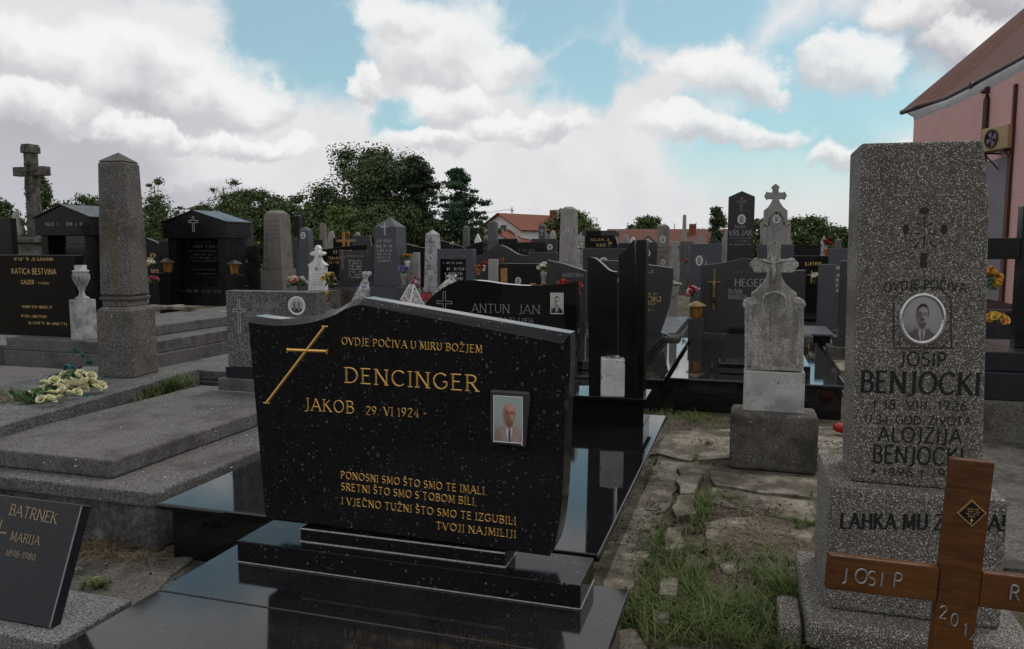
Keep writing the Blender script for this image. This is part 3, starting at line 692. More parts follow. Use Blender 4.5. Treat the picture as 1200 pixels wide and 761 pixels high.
def latin_cross(mb, cx, cz, w, h, t, y0, y1, up=0.68):
    """plain cross centred at cx, foot at cz"""
    zb = cz+h*up
    mb.prism([(cx-t/2, cz), (cx+t/2, cz), (cx+t/2, zb-t/2), (cx+w/2, zb-t/2), (cx+w/2, zb+t/2), (cx+t/2, zb+t/2), (cx+t/2, cz+h), (cx-t/2, cz+h), (cx-t/2, zb+t/2), (cx-w/2, zb+t/2), (cx-w/2, zb-t/2), (cx-t/2, zb-t/2)], y0, y1)
    return mb
def cross_outline(parent, cx, cz, w, h, t, mt, y=-0.001):
    zb = cz+h*0.68
    P = [(cx-t/2, cz), (cx+t/2, cz), (cx+t/2, zb-t/2), (cx+w/2, zb-t/2), (cx+w/2, zb+t/2), (cx+t/2, zb+t/2), (cx+t/2, cz+h), (cx-t/2, cz+h), (cx-t/2, zb+t/2), (cx-w/2, zb+t/2), (cx-w/2, zb-t/2), (cx-t/2, zb-t/2), (cx-t/2, cz)]
    mb = MB()
    for i in range(len(P)-1): ribbon(mb, [P[i], P[i+1]], [t*0.13]*2, y-0.0001*(i % 3), 0.0)
    return mb.build('engraved_cross', mt, parent)
def smooth_curve(pts, n=6):
    """Catmull-Rom through pts"""
    out = []
    for i in range(len(pts)-1):
        p0, p1, p2, p3 = pts[max(0, i-1)], pts[i], pts[i+1], pts[min(len(pts)-1, i+2)]
        for k in range(n):
            t = k/n
            out.append(tuple(0.5*((2*p1[j])+(-p0[j]+p2[j])*t+(2*p0[j]-5*p1[j]+4*p2[j]-p3[j])*t*t+(-p0[j]+3*p1[j]-3*p2[j]+p3[j])*t**3) for j in (0, 1)))
    out.append(tuple(pts[-1])); return out

# ------------------------------------------------------------------ the setting
gm = MB(); gm.add([(-1500, -400, 0), (1500, -400, 0), (1500, 1800, 0), (-1500, 1800, 0)], [(0, 1, 2, 3)])
tag(gm.build('ground', M['ground']), 'bare earth and thin grass between the graves', None, kind='structure')

def ground_piece(poly_px, z, thick, jitter=0.012):
    P = [gz(px, py, z) for px, py in poly_px]; out = []
    for i in range(len(P)):
        a, b = P[i], P[(i+1) % len(P)]; n = max(1, int((b-a).length/0.12))
        for k in range(n):
            q = a.lerp(b, k/n); j = jitter if k else jitter*0.4
            out.append((q.x+rnd.uniform(-j, j), q.y+rnd.uniform(-j, j)))
    return MB().slab(out, z-thick, z)
path = bpy.data.objects.new('path', None); COL.objects.link(path); path['kind'] = 'structure'; path['label'] = 'broken concrete path between the black graves and the speckled pillar'
for poly, z in [([(690, 761), (700, 690), (742, 690), (806, 543), (770, 538), (690, 705), (640, 761)], 0.035),
                ([(785, 505), (856, 503), (856, 536), (810, 540), (770, 530)], 0.03), ([(957, 500), (1012, 500), (1012, 540), (957, 540)], 0.03),
                ([(832, 552), (900, 556), (966, 562), (962, 584), (890, 577), (838, 568)], 0.04), ([(834, 571), (890, 580), (962, 587), (960, 613), (885, 601), (834, 589)], 0.035),
                ([(826, 614), (850, 607), (900, 604), (962, 616), (950, 634), (905, 640), (880, 634), (845, 640), (826, 630)], 0.03), ([(832, 650), (862, 644), (908, 646), (962, 642), (955, 672), (900, 662), (850, 672)], 0.025),
                ([(700, 742), (745, 735), (762, 761), (700, 790)], 0.03)]:
    ground_piece(poly, z*0.62, 0.06, 0.018).build('paving_slab', M['concrete'], path, bev=0.008)
for poly in [[(797, 543), (819, 541), (820, 562), (814, 577), (796, 577)], [(792, 581), (817, 579), (817, 602), (790, 604)], [(784, 618), (803, 616), (803, 640), (782, 646)],
             [(774, 676), (795, 677), (794, 697), (772, 695)], [(766, 714), (788, 716), (785, 730), (764, 728)]]:
    ground_piece(poly, 0.05, 0.09, 0.03).build('kerb_stone', M['concrete'], path, bev=0.007)
# floor between the tomb wall and the double slab
fl = bpy.data.objects.new('pavement', None); COL.objects.link(fl); fl['kind'] = 'structure'; fl['label'] = 'dusty concrete floor beside the tomb wall'
ground_piece([(85, 640), (200, 655), (320, 640), (180, 761), (-60, 800), (60, 700)], 0.02, 0.04, 0.005).build('paving_slab', M['wallconc'], fl)
ground_piece([(112, 672), (168, 648), (195, 655), (230, 650), (150, 720), (90, 700)], 0.032, 0.02, 0.01).build('paving_slab', M['base_conc'], fl, bev=0.006)
tag(MB().slab([(0.95, 4.2), (6, 4.6), (6, 9.8), (1.05, 9.8)], -0.03, 0.018).build('paved_yard', M['base_conc']), 'stained concrete ground behind the speckled pillar', None, kind='structure')
tag(MB().slab([(3.2, 13.0), (14, 13.0), (14, 27), (3.2, 27)], -0.03, 0.014).build('church_forecourt', M['paving_red']), 'reddish paving in front of the church', None, kind='structure')

# ------------------------------------------------------------------ the large black stone and its slab
def flat_grave(name, label, x0, x1, y0, y1, ztop, m_top, m_side, th=0.035, inset=0.045, group=None, cover=None, bevel=0.012):
    T = thing(name, label, 'grave slab', (x0, y0, 0), group=group)
    w, d = x1-x0, y1-y0
    MB().box(0, w, 0, d, ztop-th, ztop).build('slab_top', m_top, T, bev=bevel, seg=3)
    i = inset
    MB().box(i, w-i, i, i+0.03, 0.0, ztop-th-0.002).build('front_panel', m_side, T)
    MB().box(i, i+0.03, i+0.033, d-i-0.033, 0.0, ztop-th-0.002).build('side_panel', m_side, T)
    MB().box(w-i-0.03, w-i, i+0.033, d-i-0.033, 0.0, ztop-th-0.002).build('side_panel', m_side, T)
    MB().box(i, w-i, d-i-0.03, d-i, 0.0, ztop-th-0.002).build('rear_panel', m_side, T)
    if cover:
        cx0, cx1, cy0, cy1, ch = cover
        MB().box(cx0-x0, cx1-x0, cy0-y0, cy1-y0, ztop+0.001, ztop+ch).build('raised_cover', m_top, T, bev=0.008)
    return T
# slab in front of the main stone, in two pieces with a seam
T = thing('grave_slab', 'low speckled black slab carrying the large stone with the slanted gold cross', 'grave slab', (-2.14, 0.9, 0))
MB().box(0, 1.74, 0, 1.418, 0.249, 0.285).build('slab_top', M['labrador_slab'], T, bev=0.006)
MB().box(0, 1.74, 1.421, 1.96, 0.249, 0.285).build('slab_top', M['labrador_slab'], T, bev=0.006)
MB().box(0.03, 1.71, 0.03, 1.93, 0.0, 0.247).build('kerb_wall', M['base_conc'], T)

V0 = 2.72
p0 = Vector((-1.30, V0, 0.287))
T = thing('headstone', 'large speckled black granite stone with slanted gold cross and colour portrait', 'headstone', p0)
fp = lambda px, py: face_px(p0, 0, px, py)
top = smooth_curve([fp(421, 357), fp(405, 362), fp(389, 370.5), fp(360, 379), fp(328, 382), fp(308, 380.5), fp(291, 378)], 4)
right = smooth_curve([fp(644, 652), fp(652, 632), fp(658, 590), fp(661, 530), fp(662, 470), fp(659, 403)], 4)
outline = [fp(311.5, 606)] + right + top
n_ = len(outline); ringb = []
for i, (x, z) in enumerate(outline):
    k = max(0.0, min(1.0, (z-0.60)/0.30)); e = max(0.0, min(1.0, (x-0.3)/0.33))
    on_top = i >= len(right)-1+1-1
    ringb.append((x+0.020*e*k*k, z+(0.024+0.010*e if i >= len(right) else 0.0)))
sb = MB(); vs_ = [(x, 0.0, z) for x, z in outline]+[(x, 0.042, z) for x, z in ringb]+[(x, 0.125, z) for x, z in ringb]
fs_ = [tuple(range(n_)), tuple(range(3*n_-1, 2*n_-1, -1))]
for r_ in (0, 1):
    for i in range(n_): fs_.append((r_*n_+(i+1) % n_, r_*n_+i, (r_+1)*n_+i, (r_+1)*n_+(i+1) % n_))
sb.add(vs_, fs_).build('stone_body', M['labrador'], T, bev=0.0025)
fpl = lambda px, py, v: (gv(px, py, v).x-p0.x, gv(px, py, v).z-p0.z)
v1, v2 = 2.635, 2.705
lxa, lxb = fpl(278, 645, v1)[0], fpl(680, 707, v1)[0]; uxa, uxb = fpl(352, 626, v2)[0], fpl(592, 658, v2)[0]
y1, y2_ = v1-V0, v2-V0; za = 0.092; zb_top = min(z for x, z in outline)-0.002
MB().box(lxa, lxb, y1, 0.175, 0.0, za).build('lower_plinth', M['labrador'], T, bev=0.004)
MB().box(uxa, uxb, y2_, 0.125, za+0.003, zb_top).build('upper_plinth', M['labrador'], T, bev=0.003)
MB().box(lxa+0.002, lxb-0.002, y1-0.003, y1-0.0005, 0.0, 0.004).build('joint_line', M['joint'], T)
MB().box(lxb+0.0005, lxb+0.003, y1, 0.175, 0.0, 0.004).build('joint_line', M['joint'], T)
MB().box(uxa, uxb, y2_-0.005, y2_-0.0005, za-0.0005, za+0.0045).build('joint_line', M['joint'], T)
MB().box(uxb+0.0005, uxb+0.004, y2_, 0.125, za-0.0005, za+0.0045).build('joint_line', M['joint'], T)
MB().box(uxa, uxb, y2_-0.004, y2_-0.0005, zb_top-0.003, zb_top+0.002).build('joint_line', M['joint'], T)
for s, l, r, hpx, wt in [('OVDJE POČIVA U MIRU BOŽJEM', (401, 403.7), (565, 413.6), 8.2, 1.05), ('DENCINGER', (405, 448.3), (560, 458.8), 17.3, 0.95), ('JAKOB', (357.8, 480.5), (414.6, 484.7), 13.6, 0.95),
                         ('29. VI 1924 -', (429.3, 486), (500, 489.5), 9.6, 1.0), ('PONOSNI SMO ŠTO SMO TE IMALI,', (400, 560.4), (570.9, 580), 7.9, 1.15), ('SRETNI ŠTO SMO S TOBOM BILI,', (400.4, 574), (558.9, 592.5), 7.9, 1.15),
                         ('I VJEČNO TUŽNI ŠTO SMO TE IZGUBILI', (400.8, 590.8), (604.5, 615), 7.9, 1.15), ('TVOJI NAJMILIJI', (511.5, 619.9), (604.5, 630.4), 8.0, 1.15)]:
    a, b = fp(*l), fp(*r); c = fp(l[0], l[1]-hpx)
    lettering(T, s, a, b, (c[1]-a[1]), M['gold'], weight=wt*0.95, ridge=0.0012, gap=1.45)
cm = MB(); a, b = fp(312.6, 472.5), fp(381, 382.7); c, d_ = fp(336.5, 410.2), fp(383, 412.0)
ribbon(cm, [a, b], [0.0062, 0.0062], -0.0014, 0.004); ribbon(cm, [c, d_], [0.0062, 0.0062], -0.0019, 0.004)
for q, dx, dz in ((a, 0.014, 0.0), (b, 0.014, 0.0)): ribbon(cm, [(q[0]-dx, q[1]), (q[0]+dx, q[1])], [0.003]*2, -0.0021, 0.001)
for q in (c, d_): ribbon(cm, [(q[0], q[1]-0.012), (q[0]+0.006, q[1]+0.010)], [0.0025]*2, -0.0022, 0.001)
cm.build('slanted_cross', M['gold'], T)
# framed colour portrait
q = [fp(*p) for p in ((576.4, 455.8), (621.8, 458.4), (617.8, 524), (577, 519.5))]
fr = MB().prism([q[3], (q[3][0]+0.07, q[3][1]+0.001), q[2], (q[2][0]+0.004, q[2][1]+0.06), (q[1][0]+0.004, q[1][1]-0.03), q[1], q[0], (q[0][0]-0.004, q[0][1]-0.11)][::1], -0.022, 0.0)
frame = fr.build('photo_frame', M['framegrey'], T, bev=0.008, seg=3)
i0 = fp(580.6, 516); i1 = fp(614.8, 464)
pp = portrait(T, (i0[0]+i1[0])/2, (i0[1]+i1[1])/2, i1[0]-i0[0], i1[1]-i0[1], oval=False, style='colour', rimw=0.03, depth=0.004)
pp.location.y = -0.0225
sc = fp(613.5, 521.5)
MB().lathe([(0.0045, 0.0), (0.004, 0.003), (0.002, 0.005)], seg=10).build('screw', M['chrome'], T, loc=(sc[0], -0.0215, sc[1]+0.004), rot=(math.pi/2, 0, 0))

# ------------------------------------------------------------------ the double polished grave behind it with the split stele
flat_grave('grave_slab', 'wide mirror polished black double slab behind the large speckled stone', -2.81, -0.555, 3.07, 5.88, 0.318, M['black'], M['black'], 0.034, 0.05)
T = thing('split_stele', 'tall split black stele with two curved wings on the polished double slab', 'headstone', (-0.97, 5.48, 0.319))
MB().box(-0.40, 0.285, 0.0, 0.36, 0.0, 0.165).build('plinth', M['black'], T, bev=0.004)
MB().box(-0.42, 0.30, -0.02, 0.38, 0.168, 0.198).build('cap_slab', M['black'], T, bev=0.004)
ps = Vector((-0.97, 5.60, 0.319)); f2 = lambda px, py: face_px(ps, 0, px, py)
zb = 0.199
lw = smooth_curve([f2(722, 319), f2(714, 317), f2(706, 310), f2(699, 304), f2(694, 302), f2(689, 302)], 3)
MB().prism([(f2(690, 464)[0], zb), (f2(721, 466)[0], zb)] + lw, 0.12, 0.21).build('stele_wing', M['black_dull'], T, bev=0.003)
rw = smooth_curve([f2(743, 281), f2(739, 285), f2(734, 292), f2(729, 297), f2(725, 299)], 3)
x0w, x1w = f2(725.5, 464)[0], f2(743, 464)[0]
MB().prism([(x0w, zb), (x1w, zb)] + rw, 0.12, 0.21).build('stele_wing', M['black_dull'], T, bev=0.003)
ew = MB(); xe0, xe1 = x1w+0.002, f2(755, 464)[0]
zt = f2(742, 281)[1]
ew.box(xe0, xe1, 0.09, 0.24, zb, zt-0.002); ew.build('stele_post', M['black_dull'], T, bev=0.003)
bw0, bw1 = f2(701, 464)[0], f2(711, 464)[0]
MB().box(f2(735, 466)[0], f2(748, 466)[0], 0.02, 0.085, zb, zb+0.29).build('side_block', M['black_dull'], T, bev=0.003)
T = thing('marble_block', 'white veined marble lantern block standing before the split black stele', 'marble block', (-0.97+f2(719, 466)[0], 5.545, 0.319+zb), rz=R(12))
MB().box(-0.085, 0.085, -0.075, 0.075, 0.0, 0.275).build('block_body', M['vein'], T, bev=0.006)
MB().lathe([(0.05, 0.0), (0.05, 0.012)], seg=16).build('cap_ring', M['whitemetal'], T, loc=(0, 0, 0.277))

# ------------------------------------------------------------------ grey two-tier tomb on the left, its headstone
T = thing('stepped_tomb', 'grey pebbled two step tomb with crumbling wall beside the polished double slab', 'tomb', (-2.895, 3.15, 0))
MB().box(-1.9, 0.0, 0.0, 2.7, 0.255, 0.335).build('lower_slab', M['tombgrey'], T, bev=0.012)
MB().box(-1.87, -0.025, 0.03, 2.68, 0.0, 0.252).build('wall', M['wallconc'], T, bev=0.02)
MB().box(-1.26, -0.395, 0.13, 2.05, 0.337, 0.440).build('upper_slab', M['tombgrey'], T, bev=0.012)
d0 = 6.2
p0 = gz(268, 443, 0.56); p0.z = 0.441; p0.y = 5.27; p0.x = gv(268, 443, 5.27).x
T = thing('headstone', 'grey granite stone with round double portrait behind the large speckled black stone', 'headstone', p0)
fp = lambda px, py: face_px(p0, 0, px, py)
x1 = fp(373, 400)[0]; zt = fp(300, 341.5)[1]
MB().box(0, x1, 0, 0.13, 0.19, zt).build('stone_body', M['grey'], T, bev=0.004)
MB().box(-0.02, x1+0.02, -0.012, 0.15, 0.10, 0.188).build('upper_plinth', M['bluegrey_plaque'], T, bev=0.004)
MB().box(-0.06, x1+0.06, -0.06, 0.19, 0.0, 0.098).build('lower_plinth', M['tombgrey'], T, bev=0.006)
cz_ = fp(281, 390); ct = fp(280, 352); cross_outline(T, cz_[0], cz_[1], 0.115, ct[1]-cz_[1], 0.02, M['paleletter'])
lettering(T, 'RATARAC', fp(297, 362.5), fp(330, 362.5), 0.062, M['greyletter'], serif=False, weight=0.6)
lettering(T, 'PERO', fp(290.5, 375), fp(312, 374), 0.055, M['greyletter'], serif=False, weight=0.6)
c = fp(348, 358.5); portrait(T, c[0], c[1], 0.155, 0.15, style='pair', rimw=0.11)
T['label'] = 'grey granite stone with engraved cross and round double portrait on the stepped tomb'

# ------------------------------------------------------------------ tall weathered obelisk and its slab
ob = Vector((-5.30, 5.60, 0.0))
OY = R(9)
T = thing('grave_slab', 'long grey slab under the tall weathered obelisk and the cream roses', 'grave slab', ob, rz=OY)
MB().box(-0.95, 0.28, -2.9, 0.6, 0.25, 0.415).build('slab_top', M['grey'], T, bev=0.01)
MB().box(-0.93, 0.26, -2.88, 0.58, 0.0, 0.248).build('kerb_wall', M['base_conc'], T)
T = thing('obelisk', 'tall weathered brownish grey obelisk with pointed top beside cream roses', 'obelisk', (ob.x-0.185*math.cos(OY)-0.19*math.sin(OY), ob.y+0.19*math.cos(OY)-0.185*math.sin(OY), 0.416), rz=OY)
MB().frustum(0, 0, 0, 0.60, 0.365, 0.38, 0.345, 0.365).build('base_block', M['oldgrey'], T, bev=0.01)
mb = MB(); mb.frustum(0, 0, 0.602, 0.645, 0.345, 0.365, 0.275, 0.29); mb.build('base_slope', M['oldgrey'], T, bev=0.004)
MB().frustum(0, 0, 0.647, 0.70, 0.268, 0.28, 0.268, 0.28).build('neck', M['oldgrey'], T, bev=0.004)
MB().frustum(0, 0, 0.702, 0.735, 0.30, 0.31, 0.312, 0.322).build('moulding', M['oldgrey'], T, bev=0.006)
sh = MB(); z0, z1 = 0.737, 1.955; w0, d0_, w1, d1_ = 0.318, 0.30, 0.262, 0.25
sh.frustum(0, 0, z0, z1, w0, d0_, w1, d1_); sh.build('shaft', M['oldgrey'], T, bev=0.022, seg=1)
MB().pyramid(0, 0, z1+0.001, z1+0.09, w1-0.012, d1_-0.012).build('pointed_cap', M['oldgrey'], T, bev=0.004)

# ------------------------------------------------------------------ speckled terrazzo pillar on the right
PY = R(0)
pp0 = gz(998, 565, 0.65)
T = thing('terrazzo_pillar', 'tall white speckled terrazzo pillar with oval portrait behind the wooden cross', 'headstone', (pp0.x, pp0.y, 0), rz=PY)
fp = lambda px, py: face_px(Vector((pp0.x, pp0.y, 0)), PY, px, py)
A_, B_, C_, D_ = fp(998, 565), fp(1152, 568), fp(1153, 164), fp(1009, 168)
zs = [A_[1], B_[1], C_[1], D_[1]]
dp = 0.34
body = MB().add([(A_[0], 0, 0.652), (B_[0], 0, 0.652), (B_[0], dp, 0.652), (A_[0], dp, 0.652), (D_[0], 0.012, D_[1]), (C_[0]-0.03, 0.012, C_[1]), (C_[0]-0.03, dp-0.02, C_[1]), (D_[0], dp-0.02, D_[1])],
                [(0,3,2,1),(4,5,6,7),(0,1,5,4),(1,2,6,5),(2,3,7,6),(3,0,4,7)])
m_ = fp(1158, 236)
body = MB().prism([(A_[0], 0.652), (B_[0], 0.652), fp(1160, 236), (C_[0], C_[1]), (D_[0], D_[1])], 0.0, dp).build('shaft', M['terrazzo'], T, bev=0.012)
t2 = [fp(970, 580), fp(1180, 590), fp(970, 712)]
y2 = -0.09
def fpy(px, py, yy):
    o = Vector((pp0.x, pp0.y, 0)) + Vector((-math.sin(PY)*yy, math.cos(PY)*yy, 0)); return face_px(o, PY, px, py)
xa, xb = fpy(970, 640, y2)[0], fpy(1179, 640, y2)[0]
za = fpy(1075, 586, y2)[1]; zc = fpy(970, 713, y2)[1]
MB().box(xa, xb, y2, dp+0.12, zc, 0.650).build('inscribed_base', M['terrazzo'], T, bev=0.014)
y3 = -0.23
xc = fpy(945, 733, y3)[0]; z3 = zc-0.002
MB().box(xc, xb+0.10, y3, dp+0.2, 0.03, z3).build('lower_base', M['terrazzo'], T, bev=0.025)
MB().box(xc-0.10, xc-0.012, y3+0.03, y3+0.30, 0.0, z3-0.03).build('corner_kerb', M['terrazzo'], T, bev=0.02)
ink = M['inkletter']
for s, l, r, hp, wt, bow in [('OVDJE POČIVA', (1036, 343), (1132, 343), 11, 0.8, 0.012), ('JOSIP', (1054, 428), (1108, 430), 16, 0.85, 0), ('BENJOCKI', (1009, 459), (1147, 463), 24, 1.0, 0), ('+ 18. VIII. 1926.', (1022, 479), (1138, 481), 10.5, 0.85, 0),
                         ('U 34. GOD. ZIVOTA.', (1014, 496), (1142, 499), 9.5, 0.85, 0), ('ALOJZIJA', (1029, 517), (1126, 520), 17, 0.85, 0), ('BENJOCKI', (1023, 542), (1128, 546), 20, 0.9, 0), ('* 1896 + 1974', (1020, 557), (1128, 560), 9, 0.9, 0)]:
    a, b, c = fp(*l), fp(*r), fp(l[0], l[1]-hp)
    lettering(T, s, a, b, c[1]-a[1], ink, serif=(hp == 24), weight=wt*1.1, bow=bow, gap=1.1)
a, b, c = fpy(985, 619, y2), fpy(1177, 622, y2), fpy(985, 602, y2)
lettering(T, 'LAHKA MU ZEMLJA!', a, b, c[1]-a[1], ink, y=y2-0.0015, serif=True, weight=1.3, gap=1.1)
# engraved cross of leaf shapes
em = MB()
for (px, py, rx, rz) in [(1083, 247, 0.017, 0.013), (1061.5, 269, 0.011, 0.02), (1106, 269, 0.011, 0.02)]:
    c = fp(px, py); em.add([(x, -0.0015, z) for x, z in ell(c[0], c[1], rx, rz, 12)], [tuple(range(12))])
c0, c1 = fp(1078, 314), fp(1087, 297); em.add([(c0[0], -0.0015, c0[1]), (c1[0], -0.0015, c0[1]), (c1[0], -0.0015, c1[1]), (c0[0], -0.0015, c1[1])], [(0, 1, 2, 3)])
for l, r in [((1072, 290), (1078, 284)), ((1097, 290), (1090, 284)), ((1083, 254), (1083, 266)), ((1074, 262), (1079, 264)), ((1093, 262), (1088, 264)), ((1083, 276), (1083, 290)), ((1072, 274), (1078, 274)), ((1089, 274), (1096, 274))]:
    ribbon(em, [fp(*l), fp(*r)], [0.003]*2, -0.0018, 0.0)
em.build('engraved_cross', M['faintcarve'], T)
lm = MB()
fpts = [(1047, 408), (1047, 350), (1062, 338), (1100, 337), (1114, 350), (1115, 408)]
for i in range(len(fpts)): ribbon(lm, [fp(*fpts[i]), fp(*fpts[(i+1) % 6])], [0.0022]*2, -0.0016-0.0001*(i % 2), 0.0)
for px, py in ((1052, 402), (1054, 404), (1109, 402), (1107, 404)): ribbon(lm, [fp(px-2, py+1.5), fp(px+2, py-2)], [0.002]*2, -0.0019, 0)
lm.build('engraved_border', M['faintcarve'], T)
c = fp(1080.5, 374); l = fp(1053, 374); r = fp(1108, 374); t_ = fp(1080, 343.5); b_ = fp(1080, 404)
portrait(T, c[0], (t_[1]+b_[1])/2, r[0]-l[0], t_[1]-b_[1], oval=True, style='bw', rim=M['whitemetal'], rimw=0.09, depth=0.014)

# ------------------------------------------------------------------ leaning wooden grave cross in front
pw = at(1142, 540, 1.78)
T = thing('wooden_cross', 'leaning varnished brown wooden cross with metal letters and dark diamond plate', 'grave cross', pw, rot=(R(-3), R(4.2), R(10)))
cw, ct = 0.094, 0.03
MB().box(-cw/2, cw/2, 0, ct, -1.15, 0.0).build('upright', M['wood'], T, bev=0.004)
def fw(px, py):
    """photograph point in the plane of the cross face"""
    Mx = T.rotation_euler.to_matrix(); n = Mx @ Vector((0, 1, 0)); d = ray(px, py); t = (pw-EYE).dot(n)/d.dot(n); q = Mx.transposed() @ (EYE+d*t-pw); return q.x, q.z
al = fw(971, 671)
arm_z = fw(1118, 688)[1]; ah = 0.086
MB().box(al[0], -cw/2-0.001, 0.001, ct-0.001, arm_z-ah/2, arm_z+ah/2).build('arm', M['wood'], T, bev=0.004)
MB().box(cw/2+0.001, cw+(-al[0])-0.09, 0.001, ct-0.001, arm_z-ah/2, arm_z+ah/2).build('arm', M['wood'], T, bev=0.004)
sil = M['silver']
a, b, c = fw(985, 679), fw(1060, 688), fw(985, 662)
for i, ch in enumerate('JOSIP'):
    x = a[0]+(b[0]-a[0])*(i+0.1)/5; zc_ = arm_z-0.019+0.0015*math.sin(i*2)
    lettering(T, ch, (x, zc_), (x, zc_), 0.035, sil, serif=False, weight=1.1, fit=False, y=-0.001, ridge=0.003)
x = fw(1184, 690)[0]; lettering(T, 'R', (x, arm_z-0.014), (x, arm_z-0.014), 0.035, sil, serif=False, weight=1.1, fit=False, y=-0.001, ridge=0.003)
for ch, px, py in (('2', 1100, 724), ('0', 1113, 733), ('1', 1128, 744), ('4', 1136, 753)):
    q = fw(px, py); lettering(T, ch, q, q, 0.030, sil, serif=False, weight=1.05, fit=False, y=-0.001, ridge=0.003)
dm = [fw(1138, 585), fw(1155.5, 601), fw(1138, 617), fw(1120.5, 601)]
MB().prism(dm, -0.004, 0.0).build('diamond_plate', M['bronze'], T)
cx_, cz_ = sum(p[0] for p in dm)/4, sum(p[1] for p in dm)/4
MB().prism([(cx_+(x-cx_)*0.86, cz_+(z-cz_)*0.86) for x, z in dm], -0.0055, -0.0042).build('plate_face', M['black'], T)
for k in range(4): scribble(T, cx_-0.017+0.004*abs(k-1), cx_+0.017-0.004*abs(k-1), cz_+0.009-0.006*k, 0.003, M['goldpaint'], y=-0.0062, seed=k)
MB().box(cx_-0.001, cx_+0.001, -0.0066, -0.0056, cz_-0.024, cz_-0.012).box(cx_-0.004, cx_+0.004, -0.0069, -0.0067, cz_-0.0175, cz_-0.0155).build('small_cross', M['goldpaint'], T)

# ------------------------------------------------------------------ small weathered cross stone on a concrete block
vb = 5.66
p0 = Vector((gv(907, 552, vb).x, vb, 0))
T = thing('cross_headstone', 'small weathered limestone with cross top on a rough concrete block', 'headstone', p0)
fp = lambda px, py: face_px(p0, 0, px, py)
zt = fp(907, 487)[1]
MB().box(fp(855, 520)[0], fp(959, 520)[0], 0, 0.36, 0.0, zt).build('concrete_block', M['base_conc'], T, bev=0.03, seg=3)
y0 = 0.10
p1 = Vector((p0.x, p0.y+y0, 0)); fq = lambda px, py: face_px(p1, 0, px, py)
zb = zt+0.001; zm = fq(907, 436)[1]
MB().box(fq(871, 460)[0], fq(943, 460)[0], y0, y0+0.16, zb, zm).build('lower_stone', M['shaftmarble'], T, bev=0.008)
def mirror(pts, cx): return pts + [(2*cx-x, z) for x, z in reversed(pts)]
cxm = fq(907.5, 400)[0]
def mirror_px(fn, pts, c): return [fn(x, y) for x, y in pts]+[fn(2*c-x, y) for x, y in reversed(pts)]
rpx = [(942, 435), (942, 362), (945, 358), (943, 353), (938, 350), (934, 349.5), (934, 344), (928, 340), (921, 333), (917, 326), (915.3, 320), (928, 320), (931, 318.8), (933, 315), (936.5, 311.8), (935.5, 308), (932.8, 306), (930.8, 302.8), (927.5, 302.5), (925.5, 304), (914.8, 304), (914.8, 291.5), (916, 288.5), (912.8, 285.5), (908.3, 282.5)]
MB().prism(mirror_px(fq, rpx, 907.3), y0+0.01, y0+0.14).build('cross_body', M['limestone'], T, bev=0.005)
rm = MB()
ar = smooth_curve([fq(921, 362), fq(921, 350), fq(917, 345), fq(907.5, 342), fq(898, 345), fq(894, 350), fq(894, 362)], 4)
for q in (ar, [fq(936, 430), fq(936, 356), fq(929, 356)], [fq(879, 430), fq(879, 356), fq(886, 356)], [fq(878, 432), fq(937, 432)]):
    for i in range(len(q)-1): rm.box(min(q[i][0], q[i+1][0])-0.004, max(q[i][0], q[i+1][0])+0.004, y0+0.003+0.0003*(i % 3), y0+0.011, min(q[i][1], q[i+1][1])-0.004, max(q[i][1], q[i+1][1])+0.004)
rm.build('raised_border', M['limestone'], T)
rs = MB(); a, b = fq(907, 300), fq(907, 330)
cxm = a[0]
rs.tube([(cxm, y0+0.004, b[1]), (cxm+0.006, y0-0.002, (a[1]+2*b[1])/3), (cxm-0.004, y0+0.0, (2*a[1]+b[1])/3), (cxm, y0+0.002, a[1])], 0.010, 8, 0.019)
zr = fq(907, 307)[1]; rs.tube([(cxm-0.075, y0+0.006, zr+0.012), (cxm-0.03, y0+0.002, zr-0.004), (cxm, y0+0.0, zr-0.006), (cxm+0.03, y0+0.002, zr-0.004), (cxm+0.075, y0+0.006, zr+0.012)], 0.008, 6)
rs.build('relief_figure', M['limestone'], T, smooth=True)

# ------------------------------------------------------------------ plaque leaning in the near corner
T = thing('grave_slab', 'speckled pale grey granite kerb slab under the leaning blue grey plaque', 'grave slab', (-2.31, 2.01, 0))
MB().box(-1.2, 0.0, 0.0, 0.36, 0.0, 0.20).build('slab_top', M['chips'], T, bev=0.008)
lean = math.atan2(2.258-2.085, 0.412)
T = thing('leaning_plaque', 'blue grey granite plaque leaning back on the speckled kerb slab', 'grave plaque', (-2.414, 2.085, 0.203), rot=(-lean, 0, 0))
hp = 0.447
MB().box(-0.62, 0.0, 0.0, 0.045, 0.0, hp).build('stone_body', M['bluegrey_plaque'], T, bev=0.004)
MB().box(-0.006, -0.0, -0.0015, -0.0005, 0.004, hp-0.004).build('pale_edge', M['greyletter'], T)
Mx = T.rotation_euler.to_matrix(); n_ = Mx @ Vector((0, 1, 0)); o_ = Vector(T.location)
def fl_(px, py):
    d = ray(px, py); t = (o_-EYE).dot(n_)/d.dot(n_); q = Mx.transposed() @ (EYE+d*t-o_); return q.x, q.z
for s, l, r, hpx in [('BATRNEK', (11, 603), (66, 614), 12.5), ('MARIJA', (12, 633), (46, 639), 10), ('1898-1980', (6.5, 651), (41, 657), 7.5)]:
    a, b, c = fl_(*l), fl_(*r), fl_(l[0], l[1]-hpx); lettering(T, s, a, b, c[1]-a[1], M['tanletter'], weight=0.9)
xm = MB(); a, b, c = fl_(3, 609), fl_(2, 637), fl_(8, 625)
ribbon(xm, [a, (a[0], b[1])], [0.003]*2, -0.0015, 0); ribbon(xm, [(c[0]-0.045, c[1]), c], [0.003]*2, -0.0018, 0); xm.build('engraved_cross', M['tanletter'], T)

